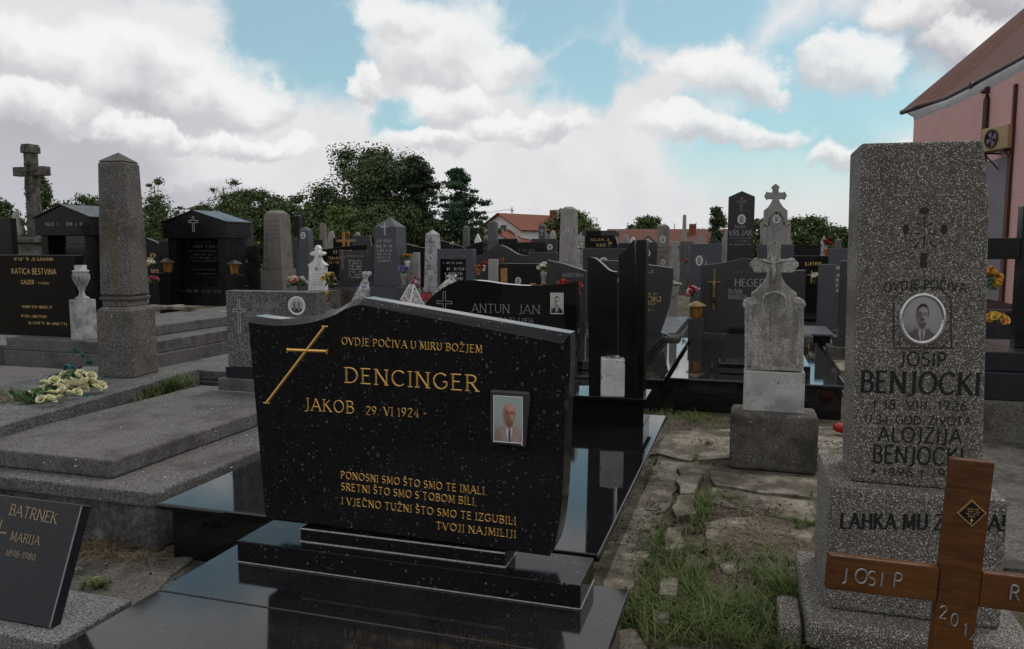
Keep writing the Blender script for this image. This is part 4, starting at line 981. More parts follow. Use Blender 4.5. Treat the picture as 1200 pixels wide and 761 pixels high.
# ------------------------------------------------------------------ trees beyond the cemetery
def leaf_cloud(clumps, n, size, asp=0.6):
    """leaf-sized quads scattered through clumps (x, y, z, rx, rz)"""
    C_ = np.array(clumps, dtype=float); wgt = C_[:, 3]**2*C_[:, 4]**0.5; wgt = wgt/wgt.sum()
    i = nrg.choice(len(C_), n, p=wgt); d = nrg.normal(size=(n, 3)); d /= np.linalg.norm(d, axis=1)[:, None]
    r = np.minimum(np.abs(nrg.normal(0, 0.56, n)), 1.12)
    c = C_[i, :3]+d*r[:, None]*np.stack([C_[i, 3], C_[i, 3], C_[i, 4]], 1)
    nrm = d*0.7+nrg.normal(size=(n, 3))*0.6+np.array([0, 0, 0.35]); nrm /= np.linalg.norm(nrm, axis=1)[:, None]
    t = np.cross(nrm, nrg.normal(size=(n, 3))); t /= np.linalg.norm(t, axis=1)[:, None]; b = np.cross(nrm, t)
    s = size*nrg.uniform(0.6, 1.4, n)[:, None]
    P = np.stack([c-t*s, c-b*s*asp, c+t*s, c+b*s*asp], 1).reshape(-1, 3)
    return P, np.arange(n*4).reshape(-1, 4)
def tree(label, px, pt, d, wpx, kind, leafm, n=3500, size=0.24, pb=291):
    base = at(px, 300, d); base.z = 0
    top = at(px, pt, d).z; W = wpx*d/900.0; Hh = top
    T = thing('pine_tree' if kind in ('pine', 'cone') else 'tree', label, 'tree', base, group='trees beyond the graves')
    rr = random.Random(int(px*7+pt)); cl = []; tk = MB()
    tr = max(0.08, Hh*0.022)
    if kind == 'broad':
        tk.tube([(0, 0, 0), (0.05*W, 0, Hh*0.3), (0, 0.05, Hh*0.62)], tr, 7, tr*0.4)
        lob = [rr.uniform(0.82, 1.1) for _ in range(7)]
        for k in range(64):
            a = rr.uniform(0, 6.28); z = rr.uniform(0.08, 0.94)
            prof = max(0.12, math.sin(math.pi*min(1, (z*0.86+0.14))))**0.55
            q = math.sqrt(rr.uniform(0.15, 1.0))*prof*W*0.44*lob[int(a*1.1) % 7]
            cx, cy, cz = q*math.cos(a), q*math.sin(a), Hh*z
            rad = W*rr.uniform(0.075, 0.15); cl.append((cx, cy, cz, rad, min(rad*0.8, Hh*0.11, max(0.3, Hh-cz))))
            if k % 8 == 0: tk.tube([(0, 0, Hh*rr.uniform(0.2, 0.4)), (cx*0.5, cy*0.5, cz*0.8), (cx, cy, cz)], tr*0.4, 5, tr*0.1)
        cl.append((0, 0, Hh*0.90, W*0.12, Hh*0.09)); cl.append((0, 0, Hh*0.5, W*0.34, Hh*0.34)); cl.append((W*0.1, 0, Hh*0.68, W*0.26, Hh*0.2))
    elif kind == 'wispy':
        tk.tube([(0, 0, 0), (0.03*W, 0, Hh*0.5), (0, 0.05, Hh*0.9)], tr*0.8, 6, tr*0.2)
        for k in range(44):
            a = rr.uniform(0, 6.28); z = rr.uniform(0.12, 0.97); q = W*0.5*rr.uniform(0.1, 0.95)*(1.15-z*0.7)
            cx, cy, cz = q*math.cos(a), q*math.sin(a), Hh*z; rad = W*rr.uniform(0.05, 0.12)
            cl.append((cx, cy, cz-rad*0.3, rad, min(rad*0.7, Hh*0.08)))
            if k % 2 == 0: tk.tube([(0, 0, cz*0.62), (cx*0.6, cy*0.6, cz*0.85), (cx, cy, cz)], tr*0.3, 4, tr*0.08)
        cl.append((0, 0, Hh*0.38, W*0.38, Hh*0.34)); cl.append((W*0.06, 0, Hh*0.62, W*0.26, Hh*0.24))
    elif kind == 'pine':
        tk.tube([(0, 0, 0), (0.02*W, 0, Hh*0.5), (0, 0.0, Hh*0.95)], tr*0.8, 6, tr*0.2)
        for k in range(90):
            z = 0.12+0.86*rr.random()**0.85; a = rr.uniform(0, 6.28); q = W*0.5*rr.uniform(0.15, 1.0)*min(1.0, (1.10-z)*1.5)
            cx, cy, cz = q*math.cos(a), q*math.sin(a), Hh*z; rad = W*rr.uniform(0.07, 0.13)
            cl.append((cx, cy, cz, rad, rad*0.42))
            if k % 3 == 0: tk.tube([(0, 0, cz-q*0.15), (cx, cy, cz)], tr*0.25, 4, tr*0.08)
        cl.append((0, 0, Hh*0.5, W*0.22, Hh*0.36))
    else:   # dense cone or column
        tk.tube([(0, 0, 0), (0, 0, Hh*0.9)], tr*0.7, 6, tr*0.15)
        for k in range(60):
            z = rr.uniform(0.04, 0.97); a = rr.uniform(0, 6.28); q = W*0.44*rr.uniform(0.2, 0.98)*min(1.0, (1.05-z)*1.9+0.06)
            rad = W*rr.uniform(0.08, 0.15); cl.append((q*math.cos(a), q*math.sin(a), Hh*z, rad, min(rad*1.1, Hh*(1.0-z)+0.05)))
        cl.append((0, 0, Hh*0.4, W*0.26, Hh*0.36))
    tk.build('trunk', M['bark'], T, smooth=True)
    P, Fc = leaf_cloud(cl, int(n*6), size*0.60)
    P[:, 2] = np.maximum(P[:, 2], 0.05)
    np_mesh('crown', P, Fc, M[leafm], T)
    return T
for a in [('dark green tree at the far edge behind the tall stone cross', 2, 230, 60, 66, 'broad', 'leaf_dark', 2200, 0.20),
          ('pointed bushy tree standing just beside the tall stone cross', 49, 202, 55, 52, 'cone', 'leaf_mid', 3000, 0.17),
          ('low rounded tree peeping over the first black gabled tomb', 108, 227, 60, 84, 'broad', 'leaf_mid', 2200, 0.19),
          ('feathery tree with thin leaning branches beside the tall obelisk', 184, 207, 55, 66, 'wispy', 'leaf_mid', 4200, 0.125),
          ('small feathery tree over the roof of the second gabled tomb', 214, 240, 62, 36, 'wispy', 'leaf_dark', 900, 0.12),
          ('open crowned tree rising behind the second black gabled tomb', 264, 208, 58, 80, 'wispy', 'leaf_mid', 4200, 0.125),
          ('bushy tree just left of the open crowned tree', 238, 238, 64, 50, 'broad', 'leaf_mid', 1600, 0.17), ('rounded tree between the open crowned tree and the tan obelisk', 284, 221, 64, 60, 'broad', 'leaf_mid', 2200, 0.17),
          ('rounded tree right of the tan obelisk', 327, 225, 64, 60, 'broad', 'leaf_dark', 2200, 0.17), ('low tree joining the belt to the big round crown', 374, 232, 64, 56, 'broad', 'leaf_mid', 2000, 0.17),
          ('green tree hidden behind the tall obelisk', 148, 226, 62, 60, 'broad', 'leaf_mid', 2000, 0.17), ('rounded tree between the pointed bushy tree and the gabled tomb', 82, 234, 62, 56, 'broad', 'leaf_mid', 1900, 0.17),
          ('low dark tree under the pine with the ragged crown', 474, 240, 58, 62, 'broad', 'leaf_dark', 2200, 0.16), ('low bushy tree between the two pines', 508, 256, 58, 46, 'broad', 'leaf_mid', 1500, 0.15), ('low green bush tree at the right foot of the tiered pine', 556, 270, 70, 26, 'broad', 'leaf_mid', 700, 0.16),
          ('leafy tree in the belt behind the tan obelisk', 303, 220, 62, 84, 'broad', 'leaf_mid', 3000, 0.18),
          ('bushy tree in the belt beyond the slim black stele', 350, 226, 62, 84, 'broad', 'leaf_mid', 3000, 0.18),
          ('big round dark broadleaf tree, the tallest crown on the horizon', 437, 166, 66, 166, 'broad', 'leaf_dark', 12000, 0.19),
          ('lighter green young tree in front of the big round dark crown', 398, 240, 56, 72, 'broad', 'leaf_bright', 2300, 0.16),
          ('bushy light green tree at the foot of the big dark crown', 440, 238, 55, 66, 'broad', 'leaf_mid', 2600, 0.16),
          ('dark pine with a ragged crown against the big round tree', 492, 183, 64, 90, 'pine', 'leaf_pine', 3800, 0.20),
          ('blue green pine with flat tiered branches by the white house', 540, 197, 58, 86, 'pine', 'leaf_blue', 3400, 0.19),
          ('bright green treetop showing behind the red roofed white house', 622, 253, 130, 36, 'broad', 'leaf_bright', 1300, 0.34),
          ('rounded dark tree behind the pale weathered obelisk', 671, 245, 95, 86, 'broad', 'leaf_mid', 3600, 0.26),
          ('rounded tree behind the long red roof', 758, 253, 110, 62, 'broad', 'leaf_mid', 2500, 0.30),
          ('dark dense thuja beside the brown black granite stele', 839, 242, 45, 38, 'cone', 'leaf_pine', 2200, 0.12),
          ('pale far tree next to the slim grey obelisk', 817, 267, 100, 30, 'broad', 'leaf_mid', 900, 0.26),
          ('far small tree beyond the tan obelisk with oval portrait', 792, 272, 100, 24, 'broad', 'leaf_bright', 600, 0.26),
          ('green tree between the dark stele and the ornate cross stone', 890, 255, 60, 40, 'broad', 'leaf_mid', 1500, 0.18),
          ('wide green tree behind the ornate limestone cross', 945, 252, 62, 84, 'broad', 'leaf_mid', 3200, 0.18),
          ('lower green tree next to the speckled pillar top', 982, 266, 62, 56, 'broad', 'leaf_mid', 2200, 0.18),
          ('tree partly hidden behind the speckled pillar', 1028, 262, 60, 60, 'broad', 'leaf_mid', 1800, 0.18)]:
    tree(*a)
hc = [(x, y, rnd.uniform(0.6, 2.0), rnd.uniform(1.0, 2.2), rnd.uniform(1.0, 2.0)) for x, y in [(lambda q: (q.x, q.y))(at(px, 290, 64+4*math.sin(px))) for px in range(-40, 575, 9)]]
P, Fc = leaf_cloud(hc, 30000, 0.12); P[:, 2] = np.maximum(P[:, 2], 0.02)
tag(np_mesh('undergrowth', P, Fc, M['leaf_mid']), 'belt of green bushes along the far edge of the cemetery', 'undergrowth', kind='stuff')

# ------------------------------------------------------------------ houses
def roof_facet(T, pts, m, thick=0.12, name='roof', drop=0.0):
    """a tiled plane through pts (first two along the eave) with its own axes"""
    p = [Vector(q) for q in pts]; ax = (p[1]-p[0]).normalized(); n = ax.cross(p[2]-p[0]).normalized()
    if n.z < 0: n = -n
    ay = n.cross(ax)
    loc = [((q-p[0]).dot(ax), (q-p[0]).dot(ay)) for q in p]
    o = MB().slab(loc, -thick, 0.0).build(name, m, T)
    o.matrix_local = Matrix.Translation(p[0]) @ Matrix((ax, ay, n)).transposed().to_4x4()
    return o
def house(label, base, yaw, w, l, hw, hr, mw, mr, wins=(), chim=None, group='houses beyond the cemetery', side_wins=(), oh=0.5):
    T = thing('house', label, 'house', base, rz=yaw, group=group)
    wl = MB(); wl.prism([(-w/2, 0), (w/2, 0), (w/2, hw), (0, hw+hr), (-w/2, hw)], 0, l); wl.build('wall', mw, T)
    k = hr/(w/2)
    for s in (-1, 1):
        e0, e1 = (s*(w/2+oh), -oh, hw-k*oh+0.1), (s*(w/2+oh), l+oh, hw-k*oh+0.1)
        rf = roof_facet(T, [e0, e1, (0, l+oh, hw+hr+0.1), (0, -oh, hw+hr+0.1)], mr)
        if chim and s == 1:
            c = MB(); c.box(chim[0]-0.35, chim[0]+0.35, chim[1]-0.35, chim[1]+0.35, hw+0.5, hw+hr+0.7); c.build('chimney', M['tiles_red'], T)
    for (x, z, ww, hh) in wins:
        f = MB().box(x-ww/2, x+ww/2, -0.05, 0.03, z, z+hh).build('window', M['plaster_white'], T)
        MB().box(x-ww/2+0.08, x+ww/2-0.08, -0.08, -0.051, z+0.08, z+hh-0.08).build('pane', M['glass_dark'], f)
    for (y, z, ww, hh) in side_wins:
        f = MB().box(w/2-0.03, w/2+0.05, y-ww/2, y+ww/2, z, z+hh).build('window', M['plaster_white'], T)
        MB().box(w/2+0.051, w/2+0.08, y-ww/2+0.08, y+ww/2-0.08, z+0.08, z+hh-0.08).build('pane', M['glass_dark'], f)
    return T
def gnd(px, d): q = at(px, 290, d); return Vector((q.x, q.y, 0))
G_ = YAW
hb = gnd(586, 92)
house('white house with red tiled roof and chimney beyond the graves', hb, R(-42)+G_, 6.6, 9.5, 3.75, 1.8, M['plaster_white'], M['tiles_red'], wins=[(0.6, 3.3, 1.0, 1.0)], chim=(1.2, 8.6), side_wins=[(3.0, 1.0, 1.0, 1.2), (6.5, 1.0, 1.0, 1.2)])
house('low annex with red roof in front of the white house', gnd(578, 88), R(-30)+G_, 6.4, 4.0, 1.9, 1.7, M['plaster_white'], M['tiles_red'], wins=[(0.0, 0.9, 1.0, 1.0)])
house('long low house with old red tiled roof behind the black roofed tomb', gnd(716, 98)+Vector((0, 0, 0)), R(-90)+G_, 7.5, 15.5, 1.9, 1.9, M['plaster_grey'], M['tiles_old'], chim=(1.2, 10))
house('small pale gabled dormer house in front of the long red roof', gnd(759, 92), R(0)+G_, 2.6, 3.0, 1.8, 1.1, M['plaster_white'], M['tiles_old'], wins=[(0, 1.2, 0.8, 1.0)], oh=0.25)
house('small brick coloured house behind the pale weathered obelisk', gnd(661, 90), R(-80)+G_, 4, 4.6, 1.5, 0.9, M['tiles_old'], M['tiles_old'])
house('yellow walled house glimpsed under the tiered pine', gnd(524, 112), R(-80)+G_, 7, 9, 2.0, 2.0, M['plaster_yellow'], M['tiles_old'], wins=())
house('red roofed house end beyond the tan obelisk', gnd(786, 98), R(-70)+G_, 5, 4, 2.0, 1.6, M['plaster_white'], M['tiles_red'])
def pole(label, px, pt, d, r=0.07, arm=0.0, z0=0.0):
    b = gnd(px, d); t = at(px, pt, d).z
    T = thing('utility_pole', label, 'pole', b+Vector((0, 0, z0)), group='poles on the horizon')
    MB().lathe([(r, 0), (r*0.7, t-z0)], seg=6).build('pole_shaft', M['bark'], T)
    if arm: MB().box(-arm, arm, -0.04, 0.04, t-z0-0.5, t-z0-0.4).build('cross_arm', M['bark'], T)
pole('thin aerial pole standing over the white house roof', 600, 243, 100, 0.09, 0.25)
pole('thin far pole between the grey obelisk and the thuja', 815, 261, 100, 0.07)
pole('short far pole over the long red roof', 790, 262, 120, 0.07)
pole('thin far pole beyond the red flowers', 994, 261, 100, 0.06)
wa, wb = at(600, 245, 100), at(520, 253, 120)
tag(MB().tube([wa, wa.lerp(wb, 0.5)-Vector((0, 0, 0.3)), wb], 0.025, 4).build('overhead_wire', M['darkmetal']), 'thin wire running from the aerial pole to the pines', 'wire')

# ------------------------------------------------------------------ church at the right
ZE, ZW = 5.6, 5.12
Ep = [gz(1057, 129.5, ZE), gz(1076, 122.5, ZE), gz(1107, 114, ZE), gz(1138, 97.5, ZE), gz(1200, 63.7, ZE), gz(1330, -20, ZE)]
Wp = [gz(1071, 142.5, ZW), gz(1114, 126, ZW), gz(1157, 106.5, ZW), gz(1200, 83, ZW), gz(1320, 12, ZW)]
apex = at(1400, -158, 25)
T = thing('church', 'pink brick church apse with dark red tiled roof behind the speckled pillar', 'church', (Wp[1].x, Wp[1].y, 0))
L0 = Vector(T.location)
back = [Wp[0]+Vector((2.0, 5.0, 0)), Wp[0]+Vector((8.5, 8.0, 0))]
ebk = [Ep[0]+Vector((2.2, 5.4, 0)), Ep[0]+Vector((9, 8.6, 0))]
for i, (a, b) in enumerate(list(zip(Wp[:-1], Wp[1:])) + [(back[0], Wp[0])]):
    a = Vector((a.x, a.y, 0)); b = Vector((b.x, b.y, 0)); ln = (b-a).length; yaw = math.atan2(b.y-a.y, b.x-a.x)
    MB().box(0, ln, 0.0, 0.3, 0.45, ZW+0.02).build('wall', M['brick'], T, loc=a-L0, rot=(0, 0, yaw))
    MB().box(-0.02, ln+0.02, -0.05, 0.3, 0.0, 0.447).build('plinth', M['gutter'], T, loc=a-L0, rot=(0, 0, yaw))
ep = Ep+[]
for i in range(len(Ep)-1):
    roof_facet(T, [Ep[i]-L0, Ep[i+1]-L0, apex-L0], M['tiles_church'], 0.10)
roof_facet(T, [ebk[0]-L0, Ep[0]-L0, apex-L0], M['tiles_church'], 0.10)
# cove cornice between wall head and eave
cv = MB(); n = 5
def lerp_line(A, B, k): return [a.lerp(b, k) for a, b in zip(A, B)]
Ei = [Vector((p.x, p.y, p.z-0.13)) for p in (Ep[0], Ep[2], Ep[3], Ep[4], Ep[5])]
rings = []
for k in range(n+1):
    t = k/n; row = []
    for w, e in zip(Wp, Ei):
        q = w.lerp(e, 0.0); s = math.sin(t*math.pi/2); c_ = 1-math.cos(t*math.pi/2)
        row.append(Vector((w.x+(e.x-w.x)*c_*0.96, w.y+(e.y-w.y)*c_*0.96, w.z+(e.z-w.z)*s))-L0)
    rings.append(row)
vs = [p for r in rings for p in r]; fs = []
for k in range(n):
    for i in range(4): b = k*5+i; fs.append((b, b+1, b+6, b+5))
cv.add(vs, fs); o = cv.build('cornice', M['cornice'], T)
MB().tube([p-L0+Vector((0, 0, -0.06)) for p in Ep], 0.075, 8).build('gutter', M['gutter'], T, smooth=True)
dpt = [gz(1139, 99, ZE-0.12), gz(1140, 108, 5.35), gz(1146, 111, 5.25), gz(1157, 111.5, 5.2)]
dn = Wp[2]+(Wp[2]-Vector((0, 0, 0))).normalized()*-0.1; dn = Vector((dn.x-0.02, dn.y-0.08, 0))
MB().tube([dpt[0]-L0, dpt[1]-L0, dpt[2]-L0, Vector((dn.x, dn.y, 5.12))-L0, Vector((dn.x, dn.y, 4.9))-L0, Vector((dn.x, dn.y, 0.2))-L0], 0.07, 8).build('downpipe', M['gutter'], T, smooth=True)
# grey rendered panel, pilaster and pipe on the nearer facet
a = Vector((Wp[2].x, Wp[2].y, 0)); b = Vector((Wp[3].x, Wp[3].y, 0)); yaw = math.atan2(b.y-a.y, b.x-a.x); ln = (b-a).length
fc = lambda px, py: face_px(a, yaw, px, py)
gx0, gx1, gz1 = 0.05, fc(1178, 250)[0], fc(1165, 188)[1]
MB().box(gx0, gx1, -0.03, -0.002, 0.46, gz1).build('wall_panel', M['plaster_grey'], T, loc=a-L0, rot=(0, 0, yaw))
px0, px1 = fc(1190, 120)[0], fc(1196, 120)[0]
MB().box(px0, px0+0.10, -0.06, -0.004, 0.46, fc(1194, 98)[1]).build('red_pipe', M['tiles_church'], T, loc=a-L0, rot=(0, 0, yaw))
# air conditioner
ac0 = fc(1162, 182); ac1 = fc(1180, 149)
A = thing('air_conditioner', 'yellowed outdoor air conditioner unit bracketed to the pink church wall', 'air conditioner', a+Vector((math.cos(yaw)*(ac0[0]+0.42), math.sin(yaw)*(ac0[0]+0.42), ac0[1])), rz=yaw+R(18))
aw, ah_ = 0.80, ac1[1]-ac0[1]
MB().box(0, aw, -0.42, -0.10, 0, ah_).build('casing', M['acbox'], A, bev=0.02)
MB().lathe([(ah_*0.40, 0), (ah_*0.40, 0.03), (ah_*0.34, 0.03), (ah_*0.34, 0.0)], seg=24).build('fan_ring', M['darkmetal'], A, loc=(aw*0.42, -0.421, ah_*0.5), rot=(math.pi/2, 0, 0))
fb = MB()
for k in range(4):
    q = k*math.pi/2; fb.add([(0.03*math.cos(q), 0.03*math.sin(q), 0), (ah_*0.33*math.cos(q), ah_*0.33*math.sin(q), 0.004), (ah_*0.33*math.cos(q+0.8), ah_*0.33*math.sin(q+0.8), 0.012), (0.03*math.cos(q+0.9), 0.03*math.sin(q+0.9), 0.004)], [(0, 1, 2, 3)])
fb.build('fan_blades', M['plaster_grey'], A, loc=(aw*0.42, -0.424, ah_*0.5), rot=(math.pi/2, 0, 0))
for x in (0.1, aw-0.1):
    MB().tube([(x, -0.42, -0.03), (x, 0.0, -0.03)], 0.02, 5).build('bracket', M['gutter'], A)
    MB().tube([(x, -0.40, -0.04), (x, 0.0, -0.42)], 0.016, 5).build('bracket', M['gutter'], A)

# ------------------------------------------------------------------ rows of graves
def spot(pl, pr, pt, d, pb=None, zb=0.0):
    c = at((pl+pr)/2, 290, d); v = c.y
    x0, x1 = gv(pl, pt, v).x, gv(pr, pt, v).x; pm = (pl+pr)/2
    zt = gv(pm, pt, v).z
    if pb is not None: zb = gv(pm, pb, v).z
    return Vector(((x0+x1)/2, v, zb)), abs(x1-x0), zt-zb
SH = {'flat': [(1, 1), (0, 1)], 'slantL': [(1, 0.86), (0.45, 0.95), (0, 1)], 'slantR': [(1, 1), (0.5, 0.96), (0, 0.88)], 'arch': [(1, 0.86), (0.85, 0.95), (0.5, 1), (0.15, 0.95), (0, 0.86)],
      'peak': [(1, 0.86), (0.5, 1), (0, 0.86)], 'wave': [(1, 0.84), (0.8, 0.87), (0.55, 0.99), (0.4, 1.0), (0.15, 0.87), (0, 0.85)], 'sharp': [(1, 0.9), (0.5, 1), (0.5, 0.93), (0, 0.84)], 'step': [(1, 0.8), (0.8, 0.8), (0.75, 1), (0, 1)]}
def outline_of(shape, w, h):
    pts = SH[shape] if isinstance(shape, str) else shape
    if shape in ('arch', 'wave'): pts = smooth_curve(pts, 4)
    return [(-w/2, 0), (w/2, 0)] + [(w*(u-0.5), h*v) for u, v in pts]
HG = 'headstones among the grave rows'; OG = 'obelisks among the graves'
def headstone(label, pl, pr, pt, d, m, shape='flat', pb=None, zb=0.0, th=0.13, lines=(), photo=None, cross=None, slab=0, panel=None, plinth=True, name='headstone', relief=None, slabm=None):
    p0, w, h = spot(pl, pr, pt, d, pb, zb)
    T = thing(name, label, 'headstone', p0, group=HG)
    hp = 0.12 if plinth and h > 0.6 else 0.0
    ol = outline_of(shape, w, h-hp); MB().prism([(x, z+hp) for x, z in ol], 0, th).build('stone_body', M[m], T, bev=0.006)
    if hp: MB().box(-w/2-0.05, w/2+0.05, -0.05, th+0.05, 0, hp-0.001).build('plinth', M[m], T, bev=0.005)
    if p0.z > 0.02: MB().box(-w/2-0.12, w/2+0.12, -0.12, th+0.12, -p0.z, -0.002).build('foundation', M['base_conc'], T, bev=0.01)
    y = -0.0015
    if panel:
        u0, u1, v0, v1, pm = panel
        MB().box(w*(u0-0.5), w*(u1-0.5), -0.02, -0.001, h*v0, h*v1).build('dark_panel', M[pm], T, bev=0.003); y = -0.0215
    for k, (u0, u1, v, hh, lm) in enumerate(lines):
        s = None
        if isinstance(lm, tuple): lm, s = lm
        if s: lettering(T, s, (w*(u0-0.5), h*v), (w*(u1-0.5), h*v), h*hh, M[lm], y=y, serif=True, weight=1.0)
        else: scribble(T, w*(u0-0.5), w*(u1-0.5), h*v, h*hh, M[lm], y=y, seed=k+int(pl))
    if photo:
        for ph in (photo if isinstance(photo, list) else [photo]):
            u, v, pw_, ph_, st = ph; portrait(T, w*(u-0.5), h*v, pw_, ph_, oval=(st != 'ink'), style=st, rimw=0.12)
    if cross:
        u, v, cw_, ch_, cm_, kind = cross
        if kind == 'line': cross_outline(T, w*(u-0.5), h*v, cw_, ch_, cw_*0.17, M[cm_], y=y)
        else: latin_cross(MB(), w*(u-0.5), h*v, cw_, ch_, cw_*0.16, -0.022, y+0.001).build('cross', M[cm_], T, bev=0.003)
    if slab:
        S = thing('grave_slab', slab[1], 'grave slab', (p0.x, p0.y-slab[0]-0.06, 0), group='slabs among the grave rows')
        sm = M[slabm or m]; zt_ = 0.30
        MB().box(-w/2-0.15, w/2+0.15, 0, slab[0], zt_-0.06, zt_).build('slab_top', sm, S, bev=0.008)
        MB().box(-w/2-0.11, w/2+0.11, 0.04, slab[0]-0.04, 0, zt_-0.062).build('kerb_wall', M['base_conc'], S)
    return T, w, h
def obelisk(label, pl, pr, pt, d, m, pb=None, zb=0.0, taper=0.78, split=0.28, cap='point', photos=(), lines=(), cross=None, rz=0.0, wide=1.22, letter='faintletter', k=0.8):
    p0, w, h = spot(pl, pr, pt, d, pb, zb); w *= k
    T = thing('obelisk', label, 'obelisk', (p0.x, p0.y+w/2, p0.z), rz=rz, group=OG)
    zs = h*split; wb = w
    MB().frustum(0, 0, 0, zs*0.94, wb, wb, wb*0.97, wb*0.97).build('base_block', M[m], T, bev=0.008)
    MB().box(-wb*0.46, wb*0.46, -wb*0.46, wb*0.46, zs*0.945, zs-0.002).build('moulding', M[m], T, bev=0.006)
    w0 = wb/wide; w1 = w0*taper; ch = {'point': w1*0.42, 'flat': 0.0, 'round': w1*0.22}[cap]
    MB().frustum(0, 0, zs, h-ch, w0, w0, w1, w1).build('shaft', M[m], T, bev=0.012)
    if cap == 'point': MB().pyramid(0, 0, h-ch+0.001, h, w1, w1).build('pointed_cap', M[m], T)
    elif cap == 'round': MB().frustum(0, 0, h-ch+0.001, h, w1, w1, w1*0.55, w1*0.55).build('pointed_cap', M[m], T, bev=0.03)
    if p0.z > 0.02: MB().box(-wb*0.62, wb*0.62, -wb*0.62, wb*0.62, -p0.z, -0.002).build('foundation', M['base_conc'], T, bev=0.01)
    yf = lambda v: -(w0+(w1-w0)*max(0, (v*h-zs)/(h-ch-zs)))/2-0.003
    for (u, v, pw_, ph_) in photos:
        o = portrait(T, u*w0, v*h, pw_, ph_, style='bw', rimw=0.14); o.location.y = yf(v)+0.001
    for k_, (u0, u1, v, hh) in enumerate(lines):
        o = scribble(T, u0*w0, u1*w0, v*h, hh*h, M[letter], y=0, seed=k_+int(pl)); o.location.y = yf(v)-0.002
    if cross:
        v, cw_, ch_, cm_ = cross; o = latin_cross(MB(), 0, v*h, cw_, ch_, cw_*0.18, -0.012, 0.0).build('cross', M[cm_], T); o.location.y = yf(v)+0.004
    return T
WL = 'paleletter'; FL = 'faintletter'; GP = 'goldpaint'
# near middle -----------------------------------------------------
p0, w, h = spot(500, 677, 328, 8.0, None, 0.33)
T = thing('headstone', 'black polished stone with wavy top and small square ink portrait', 'headstone', p0, group=HG)
f = lambda px, py: face_px(p0, 0, px, py)
ol = [f(497, 356)[:1]+(0.0,), (f(677, 380)[0], 0.0)] + [f(676, 368), f(675, 350), f(674.5, 330)] + smooth_curve([f(674.5, 330.5), f(655, 333.5), f(620, 335), f(590, 333), f(570, 330), f(551, 328.5), f(535, 330), f(520, 337), f(508, 346), f(499, 355)], 3)
MB().prism(ol, 0, 0.15).build('stone_body', M['black'], T, bev=0.012)
MB().box(-w/2-0.05, w/2+0.05, -0.1, 0.25, -0.33, -0.002).build('foundation', M['dkgrey'], T, bev=0.005)
lettering(T, 'ANTUN', f(553, 366), f(597, 367), 0.088, M['greyletter'], weight=0.6); lettering(T, 'JAN', f(608, 367.3), f(632.5, 368), 0.088, M['greyletter'], weight=0.6)
lettering(T, '1897 + 27. I 1976', f(575, 377), f(625, 379), 0.05, M['greyletter'], weight=0.7)
a = f(521, 378); cross_outline(T, a[0], a[1]-0.03, 0.17, f(521, 342)[1]-a[1]+0.03, 0.028, M['greyletter'])
q0, q1 = f(645, 368), f(660.5, 343.5); portrait(T, (q0[0]+q1[0])/2, (q0[1]+q1[1])/2, q1[0]-q0[0], q1[1]-q0[1], oval=False, style='ink', rimw=0.05)
flat_grave('grave_slab', 'dark polished slab seen past the edge of the large speckled stone', -2.2, -1.02, 6.2, 7.7, 0.30, M['black'], M['black'])
# two mirror polished slabs and their stones
flat_grave('grave_slab', 'polished black slab with raised cover behind the split stele', -2.35, -0.735, 7.42, 11.0, 0.33, M['black'], M['black'], cover=(-1.95, -1.05, 7.75, 10.6, 0.10))
flat_grave('grave_slab', 'polished black slab with raised cover behind the small weathered cross', -0.70, 0.915, 7.55, 11.0, 0.33, M['black'], M['black'], cover=(-0.25, 0.62, 7.95, 10.7, 0.11))
tt = smooth_curve([(1.0, 0.90), (0.6, 0.95), (0.3, 0.985), (0, 1.0)], 3)
headstone('dark grey granite stone with curved side and worn gold letters behind the split stele', 700, 788, 305, 10.7, 'dkgrey', shape=smooth_curve([(0.86, 0.05), (0.95, 0.35), (1.0, 0.7), (1.0, 0.9)], 3)+tt[1:], pb=393, th=0.16, plinth=False,
          lines=[(0.55, 0.75, 0.83, 0.04, GP), (0.2, 0.65, 0.7, 0.06, GP), (0.5, 0.8, 0.54, 0.03, GP), (0.3, 0.86, 0.455, 0.065, (GP, 'TIBAR OKI')), (0.55, 0.8, 0.41, 0.03, GP), (0.5, 0.76, 0.33, 0.03, GP), (0.5, 0.7, 0.08, 0.03, GP)])
T, w, h = headstone('broad dark grey granite stone with gold crucifix behind the small weathered cross', 822, 945, 303, 10.85, 'dkgrey', shape=smooth_curve([(1, 0.85), (0.75, 0.85), (0.5, 0.98), (0.4, 1.0), (0.25, 0.95), (0.0, 0.90)], 3), pb=391, th=0.17, plinth=False,
          lines=[(0.30, 0.56, 0.80, 0.045, (FL, 'TIHI DOM')), (0.335, 0.70, 0.63, 0.095, ('greyletter', 'HEGEDIŠ')), (0.275, 0.40, 0.53, 0.06, ('greyletter', 'IVAN')), (0.275, 0.455, 0.455, 0.06, ('greyletter', 'MARIJA')), (0.5, 0.62, 0.53, 0.04, FL)])
cm = latin_cross(MB(), w*(0.132-0.5), h*0.30, 0.19, h*0.56, 0.028, -0.03, -0.002); cm.build('crucifix', M['brass'], T, bev=0.004)
mb = MB(); mb.lathe([(0.02, 0), (0.028, 0.1), (0.02, 0.2), (0.03, 0.27), (0.018, 0.32)], w*(0.132-0.5), -0.04, 8); o = mb.build('crucifix_figure', M['brass'], T, smooth=True); o.location.z = h*0.40
MB().box(-0.30, 0.30, -0.28, -0.02, 0.0, 0.09).build('step', M['black_dull'], T, bev=0.005)

